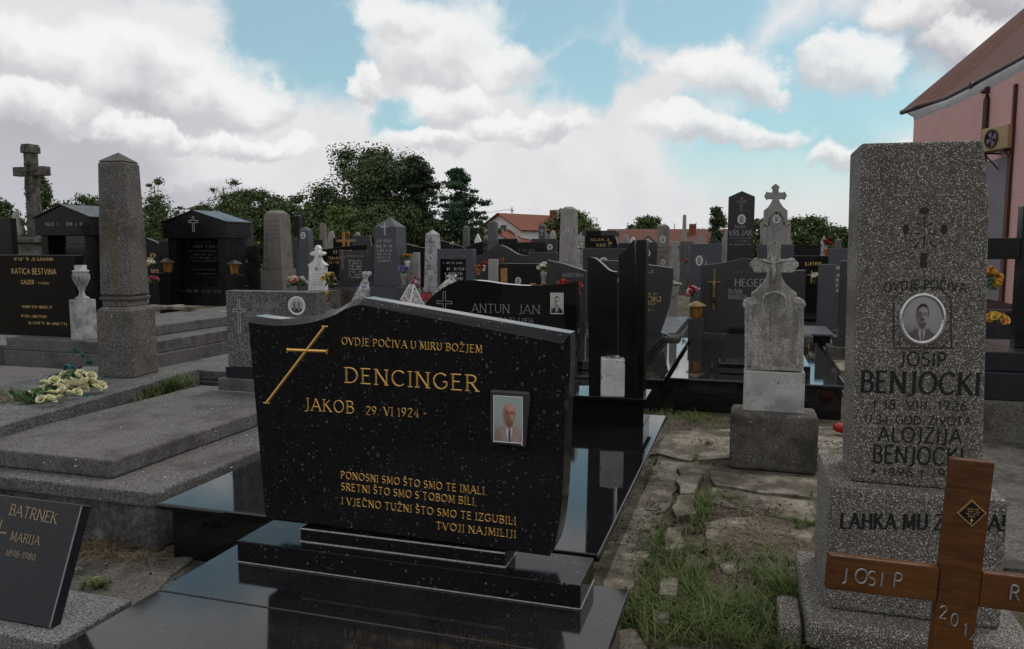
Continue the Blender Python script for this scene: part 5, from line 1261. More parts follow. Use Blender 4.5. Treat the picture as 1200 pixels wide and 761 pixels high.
# left side ---------------------------------------------------------
def gable_tomb(label, pl, pr, pt, d, zb, depth=0.75):
    p0, w, h = spot(pl, pr, pt, d, None, zb); w *= 0.86
    T = thing('gable_tomb', label, 'tomb', p0, group='black gabled tombs')
    hr, eh = h*0.13, h*0.16; hb_ = h*0.20
    MB().box(-w*0.47, w*0.47, -0.12, depth, 0, hb_).build('plinth', M['black_dull'], T, bev=0.008)
    for s in (-1, 1):
        MB().box(s*w*0.395-w*0.062, s*w*0.395+w*0.062, 0.0, 0.14, hb_+0.001, h-hr-eh-0.001).build('pillar', M['black_dull'], T, bev=0.006)
        MB().box(s*w*0.40-w*0.05, s*w*0.40+w*0.05, 0.165, depth-0.05, hb_+0.001, h-hr-eh-0.001).build('side_wall', M['black_dull'], T)
    MB().box(-w*0.345, w*0.345, depth*0.30, depth*0.42, hb_+0.001, h-hr-eh-0.001).build('inscribed_panel', M['black'], T)
    MB().box(-w*0.30, w*0.30, 0.145, 0.22, hb_+0.001, hb_+h*0.10).build('ledge', M['black_dull'], T, bev=0.005)
    MB().prism([(-w/2, h-hr-eh), (w/2, h-hr-eh), (w/2, h-hr), (0, h-0.03), (-w/2, h-hr)], -0.08, depth+0.05).build('gable', M['black_dull'], T, bev=0.006)
    for s in (-1, 1):
        MB().prism([(s*0.003, h-0.028), (s*(w/2+0.03), h-hr-0.008), (s*(w/2+0.03), h-hr+0.03), (s*0.003, h+0.01)], -0.11, depth+0.08).build('roof_slab', M['black_dull'], T, bev=0.004)
    return T, w, h
T, w, h = gable_tomb('black gabled tomb with pale cross on its gable and amber lanterns', 186, 273, 247, 17.3, 0.30)
cross_outline(T, 0.0, h*0.78, 0.24, h*0.155, 0.045, M['paleletter'], y=-0.082)
for k, (a, b, v, hh) in enumerate([(-0.12, 0.12, 0.665, 0.012), (-0.26, 0.26, 0.61, 0.034), (-0.22, 0.24, 0.565, 0.016), (-0.16, 0.16, 0.53, 0.014), (-0.22, 0.22, 0.495, 0.016), (-0.18, 0.18, 0.46, 0.014), (-0.18, 0.18, 0.37, 0.014), (-0.16, 0.2, 0.325, 0.014)]): scribble(T, a*w, b*w, h*v, h*hh, M[FL], y=0.75*0.30-0.002, seed=k)
scribble(T, -w*0.38, w*0.4, h*0.14, h*0.03, M[FL], y=-0.122, seed=9)
T, w, h = gable_tomb('black gabled tomb nearest the tall stone cross', 38, 113, 240, 16.0, 0.30)
scribble(T, -w*0.42, -w*0.08, h*0.80, h*0.032, M['greyletter'], y=-0.082, seed=1); scribble(T, w*0.08, w*0.36, h*0.80, h*0.032, M['greyletter'], y=-0.082, seed=2)
for k, v in enumerate((0.62, 0.58, 0.54, 0.47, 0.43)): scribble(T, -0.2*w, 0.24*w, h*v, h*0.018, M[FL], y=0.75*0.30-0.002, seed=k+20)
# tall stone cross on its pedestal
p0, w, h = spot(6, 45, 168, 25.0, 276)
T = thing('stone_cross', 'tall weathered stone cross monument rising above the black gabled tombs', 'cross', (p0.x, p0.y, 0))
zb = p0.z
MB().frustum(0, 0.3, 0, zb-0.25, 1.7, 1.7, 1.55, 1.55).build('pedestal', M['limestone_dark'], T, bev=0.03)
MB().box(-0.9, 0.9, -0.6, 1.2, zb-0.248, zb-0.08).build('pedestal_cap', M['limestone_dark'], T, bev=0.03)
MB().frustum(0, 0.3, zb-0.078, zb+h*0.653, 0.36, 0.32, 0.30, 0.28).build('shaft', M['limestone_dark'], T, bev=0.02)
MB().box(-w*0.47, w*0.47, 0.16, 0.44, zb+h*0.655, zb+h*0.755).build('cross_arm', M['limestone_dark'], T, bev=0.02)
MB().box(-0.155, 0.155, 0.16, 0.44, zb+h*0.757, zb+h*0.90).build('upper_shaft', M['limestone_dark'], T, bev=0.015)
MB().prism([(-0.21, zb+h*0.902), (0.21, zb+h*0.902), (0.21, zb+h*0.96), (0.15, zb+h), (-0.15, zb+h), (-0.21, zb+h*0.96)], 0.10, 0.50).build('cap', M['limestone_dark'], T, bev=0.02)
fg = MB(); fg.tube([(-0.02, 0.10, zb+h*0.40), (-0.03, 0.07, zb+h*0.52), (0.0, 0.09, zb+h*0.68), (0.0, 0.10, zb+h*0.76)], 0.03, 8, 0.05); fg.tube([(-w*0.3, 0.12, zb+h*0.72), (0.0, 0.10, zb+h*0.69), (w*0.3, 0.12, zb+h*0.72)], 0.02, 6)
fg.lathe([(0.02, 0), (0.06, 0.04), (0.065, 0.1), (0.02, 0.16)], 0.0, 0.10, 10)
n0 = len(fg.v)-40
fg.v[n0:] = [(x, y, z+zb+h*0.755) for x, y, z in fg.v[n0:]]
fg.build('corpus_figure', M['limestone_dark'], T, smooth=True)
MB().lathe([(0.14, 0), (0.2, 0.2), (0.12, 0.5), (0.1, 0.75), (0.03, 0.85)], -0.32, -0.1, 10).build('small_figure', M['paleobelisk'], T, smooth=True, loc=(0, 0, zb-0.078))
# black stone with gold letters, white plinth and urn
p0, w, h = spot(-14, 90, 299, 10.2, 394)
T = thing('headstone', 'wide black stone with gold letters beside the white urn pedestal', 'headstone', p0, group=HG)
f = lambda px, py: face_px(p0, 0, px, py)
MB().box(-w/2, f(90, 350)[0], 0, 0.14, 0, h).build('stone_body', M['black'], T, bev=0.006)
MB().box(-w/2-0.1, f(113, 400)[0], -0.10, 0.30, -0.13, -0.001).build('white_plinth', M['greymarble'], T, bev=0.006)
MB().box(-w/2-0.12, f(114, 400)[0], -0.14, 0.34, -p0.z, -0.132).build('foundation', M['bluegrey'], T, bev=0.01)
for s, l, r, hp in [('KATICA BESTVINA', (14, 321), (66, 322), 6.5)]:
    a, b, c = f(*l), f(*r), f(l[0], l[1]-hp); lettering(T, s, a, b, c[1]-a[1], M['goldpaint'], weight=1.05, serif=False, gap=1.3)
for k, (l, r, hp, s) in enumerate([((17, 305.5), (62, 305.5), 3.5, 0), ((25, 333), (40, 333), 4.5, 'GAJZER'), ((42, 333), (61, 333), 2.5, 0), ((25, 361), (60, 361), 3.2, 0), ((25, 372), (56, 372), 3, 0), ((34, 380), (78, 380), 3.2, 0)]):
    a, b, c = f(*l), f(*r), f(l[0], l[1]-hp)
    if s: lettering(T, s, a, b, c[1]-a[1], M['goldpaint'], weight=1.2)
    else: scribble(T, a[0], b[0], a[1], c[1]-a[1], M['goldpaint'], seed=k+40)
q = at(99, 397, 9.9)
T = thing('urn_pedestal', 'white marble pedestal carrying a carved urn by the black stone', 'urn pedestal', (q.x, q.y, p0.z), rz=R(4))
hpd = at(99, 351, 9.9).z-p0.z; hu = at(97, 311, 9.9).z-p0.z
MB().box(-0.115, 0.115, -0.10, 0.10, 0, hpd).build('pedestal', M['greymarble'], T, bev=0.006)
u = hu-hpd
MB().lathe([(0.085, 0.0), (0.085, 0.02), (0.04, 0.05), (0.03, 0.10*u/0.45), (0.05, 0.17*u/0.45), (0.085, 0.26*u/0.45), (0.095, 0.33*u/0.45), (0.088, 0.35*u/0.45), (0.098, 0.36*u/0.45), (0.098, 0.38*u/0.45), (0.07, 0.39*u/0.45), (0.072, u)], 0, 0, 18).build('urn', M['greymarble'], T, smooth=True, loc=(0, 0, hpd+0.001))
rg = MB()
for k in range(12):
    a = k*math.pi/6; rg.tube([(0.058*math.cos(a), 0.058*math.sin(a), 0.18*u/0.45), (0.096*math.cos(a+0.2), 0.096*math.sin(a+0.2), 0.27*u/0.45), (0.1*math.cos(a+0.4), 0.1*math.sin(a+0.4), 0.33*u/0.45)], 0.008, 4)
rg.build('carved_ribs', M['greymarble'], T, loc=(0, 0, hpd+0.001))

def tiered(label, pts, z, th, m, name='tomb_step', T=None):
    pass
# stepped slabs behind the obelisk and left of the grey stone
def steps(label, x0, x1, y0, y1, tiers, m, group='stepped tombs'):
    T = thing('stepped_tomb', label, 'tomb', (x0, y0, 0), group=group); z = 0
    for i, (ins, h_) in enumerate(tiers):
        MB().box(ins, x1-x0-ins, ins, y1-y0-ins*0.6, z+(0.002 if i else 0), z+h_).build('tier', M[m], T, bev=0.012); z += h_
    return T
a = gz(187, 400, 0.42); b = gz(268, 386, 0.42)
steps('broad stepped tomb with crumbling edge below the second gabled tomb', -9.3, a.x, a.y-0.3, a.y+5.2, [(0.0, 0.26), (0.02, 0.16), (0.45, 0.14)], 'tombgrey')
q0 = gz(226, 425, 0.36)
steps('low grey grave kerb between the obelisk and the double portrait stone', -5.75, -4.55, 6.3, 8.4, [(0.0, 0.28), (0.04, 0.10)], 'tombgrey')
tag(MB().box(-10.5, -6.3, 5.6, 6.9, 0.0, 0.20).build('grave_slab', M['tombgrey'], bev=0.015), 'grey slab in front of the wide black stone with gold letters', 'grave slab')
tag(MB().box(-10.5, -6.75, 3.2, 5.4, 0.0, 0.30).build('grave_slab', M['tombgrey'], bev=0.015), 'low grey slab at the edge below the cream roses', 'grave slab')
sc = thing('fallen_cross', 'pale stone cross lying flat on the broad stepped tomb', 'cross', gz(198, 363, 0.57)+Vector((0, 0, 0.006)), rz=R(-8))
MB().box(-0.45, 0.55, -0.06, 0.06, 0, 0.06).build('long_arm', M['concrete'], sc, bev=0.01)
MB().box(-0.06, 0.06, 0.062, 0.28, 0, 0.06).build('short_arm', M['concrete'], sc, bev=0.01)
MB().box(-0.06, 0.06, -0.28, -0.062, 0, 0.06).build('short_arm', M['concrete'], sc, bev=0.01)

# obelisks --------------------------------------------------------------
obelisk('tan grey obelisk standing behind the double portrait stone', 299, 332, 246, 18.5, 'tanobelisk', pb=345, taper=0.86, split=0.31, cap='round', lines=[(-0.35, 0.35, 0.86-0.05*k, 0.012) for k in range(4)])
obelisk('blue grey obelisk with pale cross and white inscription', 428, 470, 254, 16.5, 'bluegrey', zb=0.25, taper=0.92, split=0.26, lines=[(-0.36, 0.3, 0.73, 0.028), (-0.40, 0.34, 0.675, 0.028), (-0.35, 0.28, 0.63, 0.022), (-0.33, 0.28, 0.592, 0.02), (-0.35, 0.2, 0.555, 0.02), (-0.3, 0.26, 0.52, 0.018)], cross=(0.80, 0.19, 0.27, 'greymarble'), letter=WL)
obelisk('white marble pointed obelisk with two small oval portraits', 491, 515, 269, 16.5, 'greymarble', zb=0.2, taper=0.78, split=0.30, photos=[(0.0, 0.66, 0.10, 0.13), (0.1, 0.44, 0.08, 0.10)], lines=[(-0.35, 0.35, 0.84, 0.016), (-0.3, 0.3, 0.8, 0.014), (-0.35, 0.35, 0.56, 0.016), (-0.3, 0.3, 0.52, 0.014)])
obelisk('pale weathered obelisk before the rounded dark tree', 650, 679, 242, 22.0, 'paleobelisk', zb=0.35, taper=0.84, split=0.34, cap='round', photos=[(0.0, 0.72, 0.10, 0.12), (-0.28, 0.69, 0.07, 0.08), (0.28, 0.69, 0.07, 0.08)], wide=1.2)
obelisk('tan weathered obelisk with oval portrait right of the split stele', 767, 787, 263, 20.0, 'tanobelisk', zb=0.25, taper=0.86, split=0.25, cap='round', photos=[(0.0, 0.80, 0.15, 0.18), (0.05, 0.5, 0.10, 0.14)], lines=[(-0.4, 0.4, 0.68, 0.02), (-0.4, 0.4, 0.63, 0.02)], wide=1.05)
obelisk('plain pale grey pillar beside the tan obelisk with oval portrait', 784, 797, 283, 17.5, 'paleobelisk', zb=0.0, taper=0.9, split=0.28, cap='flat', wide=1.1, photos=())
obelisk('blue grey slim obelisk with one oval portrait beyond the tan obelisk', 344, 363, 265, 27.0, 'bluegrey', zb=0.0, taper=0.72, split=0.22, photos=[(0.0, 0.86, 0.2, 0.24)], wide=1.1)
obelisk('slim black stele rising above the far rows by the belt of trees', 340, 352, 252, 31.0, 'black_dull', taper=0.92, split=0.25, cap='round', wide=1.25)
obelisk('small dark obelisk on a brown block in the far rows', 369, 382, 262, 33.0, 'tanobelisk', taper=0.75, split=0.5, cap='flat', wide=1.5)
obelisk('dark slim far obelisk behind the roof of the second gabled tomb', 282, 293, 257, 30.0, 'dkgrey', taper=0.85, split=0.35, cap='flat', wide=1.2)
obelisk('far slim pale grey obelisk against the sky', 796, 808, 251, 36.0, 'paleobelisk', taper=0.6, split=0.3, wide=1.5)
obelisk('grey far obelisk with rounded head before the white house', 567, 584, 259, 30.0, 'grey', taper=0.85, split=0.48, cap='round', wide=1.3)
obelisk('dark grey leaning topped far stele under the tiered pine', 540, 550, 264, 29.0, 'grey', taper=0.8, split=0.25, cap='point', wide=1.1)
obelisk('grey far pointed stele with pale cross by the white house wall', 628, 641, 262, 34.0, 'bluegrey', taper=0.9, split=0.38, cap='point', wide=1.35, cross=(0.8, 0.22, 0.3, 'greymarble'))
obelisk('short grey stele at the far edge near the red flowers', 976, 990, 279, 30.0, 'grey', taper=0.8, split=0.4, wide=1.3)
# brown-black polished stele
T, w, h = headstone('tall brown black polished stele with pointed top and oval portrait', 854, 885, 224, 15.0, 'browngranite', [(1, 0.955), (0.5, 1), (0, 0.955)], zb=0.1, th=0.3, lines=[(0.15, 0.85, 0.845, 0.010, FL), (0.28, 0.72, 0.725, 0.022, ('greyletter', 'MARY')), (0.06, 0.94, 0.67, 0.038, ('greyletter', 'VRLJAK')), (0.1, 0.92, 0.645, 0.011, 'greyletter'), (0.18, 0.82, 0.62, 0.011, 'greyletter'), (0.06, 0.9, 0.595, 0.013, 'greyletter')], photo=(0.52, 0.79, 0.15, 0.19, 'bw'), cross=(0.5, 0.855, 0.17, 0.25, 'greyletter', 'line'))
for _o in (): pass
SH['peak'] = SH['peak']
# ornate limestone cross
p0, w, h = spot(894, 929, 217, 17.0, None, 0.3)
T = thing('cross_headstone', 'ornate limestone monument with trefoil cross top behind the brown black stele', 'headstone', p0, group=HG)
f = lambda px, py: face_px(p0, 0, px, py); cxm = f(910, 260)[0]
zq = f(910, 287)[1]
rpx = [(927, 287), (927, 262), (923, 258), (923, 247), (918, 243), (914, 237), (912.6, 233.2), (917.5, 233), (919.8, 234.2), (922.3, 229.4), (919.8, 224.6), (917.5, 225.6), (912.6, 225.6), (912.6, 221.5), (914, 219.3), (909.6, 215.6)]
MB().prism(mirror_px(f, rpx, 909), 0, 0.22).build('cross_body', M['paleobelisk'], T, bev=0.008)
MB().box(cxm-w*0.62, cxm+w*0.62, -0.08, 0.34, 0.0, zq-0.002).build('base_block', M['bluegrey'], T, bev=0.01)
MB().box(-0.6, 0.6, -0.15, 0.4, -0.3, -0.002).build('foundation', M['base_conc'], T)
arx = MB(); pa = smooth_curve([f(919, 263), f(917, 255), f(910, 249), f(903, 255), f(901, 263)], 4)
for q in (pa, [f(924, 286), f(924, 264), f(919, 263)], [f(896, 286), f(896, 264), f(901, 263)]):
    for i in range(len(q)-1): arx.box(min(q[i][0], q[i+1][0])-0.015, max(q[i][0], q[i+1][0])+0.015, -0.02, -0.001*(1+i % 3), min(q[i][1], q[i+1][1])-0.015, max(q[i][1], q[i+1][1])+0.015)
arx.build('raised_border', M['limestone'], T)
c = f(910, 257); portrait(T, c[0], c[1], 0.16, 0.18, style='bw', rimw=0.16)

# white cross stone
p0, w, h = spot(360, 381, 287, 17.0, 341)
T = thing('cross_headstone', 'small white marble stone topped by a cross beside a yellow bouquet', 'headstone', p0, group=HG)
f = lambda px, py: face_px(p0, 0, px, py); cxm = f(371, 310)[0]
rpx = [(381, 341), (380, 313), (382, 311), (379, 309), (375.5, 306), (373.3, 301.5), (374, 299.5), (377, 300), (379.5, 297.5), (377, 295), (374, 295.8), (373.3, 295.5), (373.8, 291), (371.5, 287.5)]
MB().prism(mirror_px(f, rpx, 371), 0, 0.14).build('cross_body', M['whitestone'], T, bev=0.006)
MB().box(-0.35, 0.35, -0.15, 0.4, -p0.z, -0.002).build('foundation', M['base_conc'], T)
c = f(371, 315); portrait(T, c[0], c[1], 0.10, 0.13, style='bw', rimw=0.14)
for k in range(5): scribble(T, cxm-0.11, cxm+0.11, f(371, 322+3*k)[1], 0.022, M['greyletter'], seed=k)

# headstones of the rows ------------------------------------------------
L4 = [(0.25, 0.75, 0.74, 0.06, WL), (0.2, 0.8, 0.6, 0.045, WL), (0.25, 0.75, 0.5, 0.04, WL)]
headstone('black stone with yellow lettering and sloping top in the row by the reddish crosses', 378, 430, 287, 20, 'black_dull', 'slantR', pb=338, lines=[(0.25, 0.62, 0.80, 0.08, GP), (0.12, 0.50, 0.66, 0.06, GP), (0.1, 0.5, 0.56, 0.06, GP), (0.2, 0.5, 0.25, 0.03, GP)])
headstone('dark stone with white verse block and thin cross next to the blue grey obelisk', 397, 429, 294, 18, 'dkgrey', 'flat', pb=337, lines=[(0.3, 0.9, 0.84, 0.035, WL)]+[(0.35, 0.85-0.04*(k % 2), 0.70-0.075*k, 0.05, WL) for k in range(7)], cross=(0.13, 0.5, 0.14, 0.4, WL, 'line'))
headstone('grey frame stone with black inscribed panel beside the white pointed obelisk', 512, 554, 292, 15.5, 'bluegrey', 'flat', zb=0.15, th=0.2, panel=(0.10, 0.80, 0.42, 0.86, 'black'), lines=[(0.15, 0.75, 0.79, 0.025, WL), (0.28, 0.76, 0.70, 0.04, WL), (0.22, 0.76, 0.63, 0.04, WL), (0.25, 0.74, 0.56, 0.04, WL), (0.15, 0.75, 0.47, 0.025, WL)], photo=None)
headstone('long dark grey stone with gently sloping top before the white house', 556, 620, 288, 17, 'dkgrey', 'wave', zb=0.1, lines=[(0.3, 0.8, 0.70, 0.05, FL), (0.3, 0.7, 0.55, 0.04, FL)], slab=(2.0, 'dark slab carrying red potted flowers'))
headstone('low black stone with two timber strips and white oval', 584, 632, 309, 13, 'black_dull', 'flat', zb=0.15, lines=[(0.30, 0.72, 0.52, 0.05, 'tanletter'), (0.45, 0.58, 0.42, 0.03, 'tanletter')], photo=(0.49, 0.75, 0.10, 0.13, 'bw'))
Tq = [o for o in bpy.data.objects if o.get('label', '').startswith('low black stone with two timber')][0]
wq, hq = spot(584, 632, 309, 13, None, 0.15)[1:]
MB().box(-wq*0.43, -wq*0.27, -0.03, -0.002, 0.16, hq*0.93).build('timber_strip', M['wood_light'], Tq, bev=0.004)
MB().box(wq*0.29, wq*0.43, -0.03, -0.002, 0.16, hq*0.72).build('timber_strip', M['wood_light'], Tq, bev=0.004)
MB().lathe([(0.035, 0), (0.035, 0.01)], seg=12).build('dark_roundel', M['black'], Tq, loc=(-wq*0.35, -0.031, hq*0.66), rot=(math.pi/2, 0, 0))
headstone('dark stone with two white text blocks in the row under the white house', 604, 640, 284, 19.5, 'black_dull', 'flat', lines=[(0.1, 0.6, 0.86, 0.04, FL), (0.5, 0.9, 0.62, 0.05, WL), (0.5, 0.85, 0.54, 0.04, WL)], cross=(0.12, 0.6, 0.1, 0.3, FL, 'line'))
headstone('small reddish timber fronted stone beside the dark stone with text blocks', 618, 652, 296, 16.5, 'dkgrey', 'flat', lines=[(0.2, 0.6, 0.8, 0.04, WL)], panel=(0.35, 0.6, 0.3, 0.8, 'wood_light'))
headstone('broad grey stone with slanted top and wide spaced letters', 641, 686, 305, 12, 'dkgrey', 'slantL', zb=0.1, lines=[(0.42, 0.95, 0.80, 0.045, ('greyletter', 'MARTINA')), (0.25, 0.5, 0.72, 0.03, 'greyletter'), (0.7, 0.92, 0.70, 0.03, 'greyletter')])
headstone('wide dark grey stone with round portrait above the split stele gap', 683, 752, 291, 15, 'dkgrey', 'flat', zb=0.15, photo=(0.36, 0.82, 0.16, 0.16, 'bw'), lines=[(0.55, 0.68, 0.74, 0.05, 'greyletter')])
headstone('dark polished stone with portrait and pale figures near the tan obelisk', 745, 770, 284, 16.5, 'dkgrey', 'flat', photo=(0.55, 0.86, 0.13, 0.16, 'bw'), lines=[(0.2, 0.7, 0.6, 0.04, FL)])
headstone('blue grey stone with oval portrait and slim gold cross', 810, 846, 286, 14.5, 'bluegrey', 'flat', zb=0.1, photo=(0.28, 0.80, 0.13, 0.19, 'bw'), cross=(0.50, 0.62, 0.10, 0.27, GP, 'solid'), lines=[(0.3, 0.7, 0.5, 0.03, FL), (0.3, 0.7, 0.42, 0.03, FL)])
headstone('black stone with gold letters and a bouquet behind the gold crucifix stone', 930, 974, 300, 15.5, 'black_dull', 'flat', zb=0.05, lines=[(0.32, 0.72, 0.86, 0.05, GP)], cross=(0.5, 0.6, 0.16, 0.25, 'bronze', 'solid'), slab=(1.4, 'black slab with copper strip behind the gold crucifix stone'))
headstone('wide black far stone under the red flowers', 930, 962, 287, 22, 'black_dull', 'flat', lines=L4)
headstone('blue grey stone with white letters beside the speckled pillar', 972, 1012, 291, 13.5, 'bluegrey', 'flat', zb=0.1, lines=[(0.1, 0.7, 0.75, 0.04, WL)]+[(0.15, 0.45, 0.66-0.06*k, 0.04, WL) for k in range(4)])
headstone('small blue grey stone with pale emblem by the yard steps', 960, 980, 310, 12.8, 'bluegrey', 'flat', zb=0.1, lines=[(0.4, 0.6, 0.66, 0.09, 'greyletter')])
headstone('narrow dark grey stele with block foot beside the speckled pillar', 986, 1004, 306, 9.6, 'dkgrey', 'flat', pb=406, th=0.14)
headstone('black stone with white lines behind the amber lantern', 258, 301, 288, 21, 'black_dull', 'flat', lines=[(0.2, 0.6, 0.86, 0.05, 'greyletter'), (0.3, 0.7, 0.72, 0.05, 'greyletter'), (0.3, 0.7, 0.4, 0.04, FL)])
headstone('grey rounded far stone over the black stone with white lines', 262, 280, 268, 30, 'bluegrey', 'arch')
headstone('dark block stone in the rows behind the tan obelisk', 324, 346, 278, 24, 'dkgrey', 'flat', lines=L4)
headstone('black stone with gilded figure beside the tall obelisk', 171, 192, 279, 20.5, 'black_dull', 'slantL', lines=[(0.2, 0.6, 0.72, 0.06, GP), (0.2, 0.6, 0.5, 0.05, GP)])
headstone('black stone with gold lines next to the gilded figure stone', 186, 206, 283, 19.5, 'black_dull', 'flat', lines=[(0.2, 0.7, 0.7, 0.05, 'greyletter'), (0.2, 0.8, 0.55, 0.05, 'greyletter')])
headstone('dark far stone with stepped top behind the yellow lettered stone', 412, 440, 276, 27, 'dkgrey', 'step')
headstone('grey far stone at the foot of the big tree', 390, 412, 279, 30, 'black_dull', 'flat', lines=L4)
headstone('black far stone left of the blue grey obelisk top', 352, 376, 281, 29, 'black_dull', 'flat', lines=L4)
headstone('dark sloping roofed far stone behind the white pointed obelisk', 466, 512, 283, 24, 'black_dull', [(1, 0.84), (0.5, 0.9), (0, 1)])
headstone('pale slab stone between the blue grey and white obelisks', 470, 482, 298, 18.5, 'tanobelisk', 'flat')
headstone('second pale slab stone between the blue grey and white obelisks', 484, 490, 296, 19, 'paleobelisk', 'flat')
headstone('low black far stone under the yellow house', 512, 542, 281, 26, 'black_dull', 'slantL')
headstone('rounded grey far stone beside the black roofed tomb', 677, 686, 272, 30, 'greymarble', 'arch')
headstone('rounded dark far stone right of the black roofed tomb', 711, 724, 277, 24, 'black_dull', 'arch')
headstone('black low far stone with a vase right of the black roofed tomb', 722, 744, 285, 26, 'dkgrey', 'flat', photo=None)
headstone('grey low far stone with pale cross under the far pointed stele', 622, 652, 280, 27, 'dkgrey', 'flat', photo=[(0.3, 0.85, 0.2, 0.2, 'bw'), (0.75, 0.85, 0.2, 0.2, 'bw')])
headstone('white cross topped far stone under the tiered pine', 556, 563, 274, 34, 'whitestone', 'peak')
headstone('dark far stone between the pines and the white house', 545, 566, 283, 25, 'black_dull', 'slantR')
headstone('black far stone before the low annex', 584, 606, 280, 30, 'black_dull', 'flat', lines=L4)
headstone('small pale statue topped stone beside the brown black stele', 846, 855, 268, 17, 'paleobelisk', 'peak', th=0.2)
headstone('low dark far stone beside the thuja', 826, 850, 279, 27, 'dkgrey', 'wave')
headstone('low grey far stone beyond the plain pale pillar', 797, 812, 283, 26, 'grey', 'flat')
headstone('light grey thin block stone holding red flowers', 572, 582, 304, 14, 'paleobelisk', 'flat', zb=0.1)
headstone('tall grey plain stone at the far edge beyond the bluish stone', 996, 1010, 280, 24, 'grey', 'flat')
headstone('black low stone behind the wide black stone with gold letters', -4, 12, 256, 15, 'black_dull', 'flat')
headstone('flat dark stone behind the first gabled tomb', 112, 126, 296, 19, 'black_dull', 'flat')
# black roofed tomb
p0, w, h = spot(683, 722, 270.5, 24)
T = thing('roofed_tomb', 'black tomb with flat projecting roof and gold lettering', 'tomb', p0)
MB().box(-w*0.44, w*0.44, 0, 0.5, 0, h*0.92).build('stone_body', M['black_dull'], T); MB().box(-w*0.5, w*0.5, -0.12, 0.6, h*0.922, h).build('roof', M['black'], T, bev=0.01)
for k, v in enumerate((0.85, 0.77)): scribble(T, -w*0.28, w*0.28, h*v, h*0.04, M[GP], seed=k)
for u in (-0.3, -0.05, 0.2): MB().box(w*u-0.1, w*u+0.1, -0.03, -0.002, h*0.4, h*0.66).build('inscribed_panel', M['dkgrey'], T); scribble(T, w*u-0.09, w*u+0.09, h*0.44, h*0.03, M[GP], y=-0.032, seed=int(u*10))
for a in [('small white far cross stone above the sloping roofed stone', 458, 468, 276, 33, 'whitestone', 'peak'), ('small pale far stone between the yellow lettered stone and the obelisk', 414, 422, 272, 36, 'paleobelisk', 'arch'),
          ('pale thin far stone before the long red roof', 728, 737, 275, 34, 'paleobelisk', 'arch'), ('limestone carved far stone left of the tan obelisk', 748, 760, 289, 20, 'limestone', 'peak'), ('small grey far stone under the rounded tree', 644, 651, 270, 36, 'greymarble', 'arch'),
          ('pale far stone under the low annex', 600, 608, 274, 35, 'paleobelisk', 'peak'), ('white far stone peeping over the black low stone with vase', 738, 745, 278, 33, 'whitestone', 'arch'), ('small pale far stone right of the slim grey obelisk', 817, 826, 275, 34, 'paleobelisk', 'arch'),
          ('pale pointed far stone behind the tan grey obelisk', 322, 330, 264, 34, 'greymarble', 'peak'), ('small light far stone at the foot of the hedge', 384, 391, 271, 36, 'paleobelisk', 'arch'), ('pale low far stone beyond the grey frame stone', 500, 511, 274, 34, 'greymarble', 'flat'),
          ('grey far stone near the gilded figure stone', 207, 214, 272, 30, 'paleobelisk', 'arch'), ('small pale far stone behind the wide spaced letter stone', 690, 699, 283, 27, 'greymarble', 'arch'), ('light thin far stone beside the wide black far stone', 920, 929, 277, 28, 'paleobelisk', 'arch'), ('small far grey stone by the wide green tree', 962, 970, 276, 31, 'greymarble', 'peak')]:
    headstone(*a)
# reddish crosses among the far rows
for lab, px, d in (('thin pale wooden cross in the far rows by the big tree', 402, 25), ('reddish wooden cross with flowers in the far rows', 407.5, 26)):
    q = at(px, 268, d); T = thing('wooden_cross', lab, 'grave cross', (q.x, q.y, 0), group='wooden crosses in the far rows')
    latin_cross(MB(), 0, 0, 0.5, q.z-0.1, 0.08, 0, 0.05, up=0.86).build('cross_body', M['wood_light'], T)

# right yard: black cross on stepped base, bed, steps ------------------
q = gz(1155, 518, 0.02)
T = thing('black_cross', 'big black granite cross on a stepped base at the edge of the view', 'grave cross', (q.x, q.y, 0), rz=R(0))
f = lambda px, py: face_px(Vector((q.x, q.y, 0)), 0, px, py)
za, zb_, zc_ = f(1160, 470)[1], f(1160, 437)[1], f(1160, 414)[1]
x0 = f(1140, 500)[0]
MB().box(x0, 1.6, 0, 1.3, 0, za).build('concrete_base', M['base_conc'], T, bev=0.02)
MB().box(x0+0.02, 1.55, 0.03, 1.2, za+0.001, zb_).build('granite_step', M['bluegrey_plaque'], T, bev=0.008)
MB().box(x0+0.06, 1.5, 0.10, 1.1, zb_+0.001, zc_).build('granite_step', M['bluegrey_plaque'], T, bev=0.008)
y_ = 0.45
def f2y(px, py): return face_px(Vector((q.x, q.y+y_, 0)), 0, px, py)
xl = f2y(1194, 330)[0]; az0, az1 = f2y(1180, 304)[1], f2y(1180, 279)[1]; xa = f2y(1148, 290)[0]
MB().box(xl, xl+0.19, y_, y_+0.14, zc_+0.001, f2y(1196, 241)[1]).build('upright', M['black_dull'], T, bev=0.006)
MB().box(xa, xl-0.001, y_+0.005, y_+0.135, az0, az1).build('arm', M['black_dull'], T, bev=0.006)
MB().box(xl+0.191, xl+0.19+(xl-xa), y_+0.005, y_+0.135, az0, az1).build('arm', M['black_dull'], T, bev=0.006)
q = gz(1150, 409, 0.02)
T = thing('grave_bed', 'dark granite trough bed with orange flowers beyond the black cross', 'grave bed', (q.x, q.y+1.2, 0))
MB().box(-0.4, 1.4, 0, 0.14, 0, 0.50).build('front_panel', M['bluegrey_plaque'], T, bev=0.006); MB().box(-0.4, 1.4, 0.142, 1.2, 0, 0.44).build('soil_fill', M['ground'], T)
MB().box(-0.44, 1.44, -0.04, 0.18, 0.502, 0.55).build('rim_slab', M['dkgrey'], T, bev=0.006)
a = gz(945, 352, 0.3)
steps('pale concrete stepped grave beyond the gold crucifix stone', 1.05, 2.35, 9.4, 12.6, [(0.0, 0.20), (0.28, 0.16)], 'concrete', group='stepped tombs')
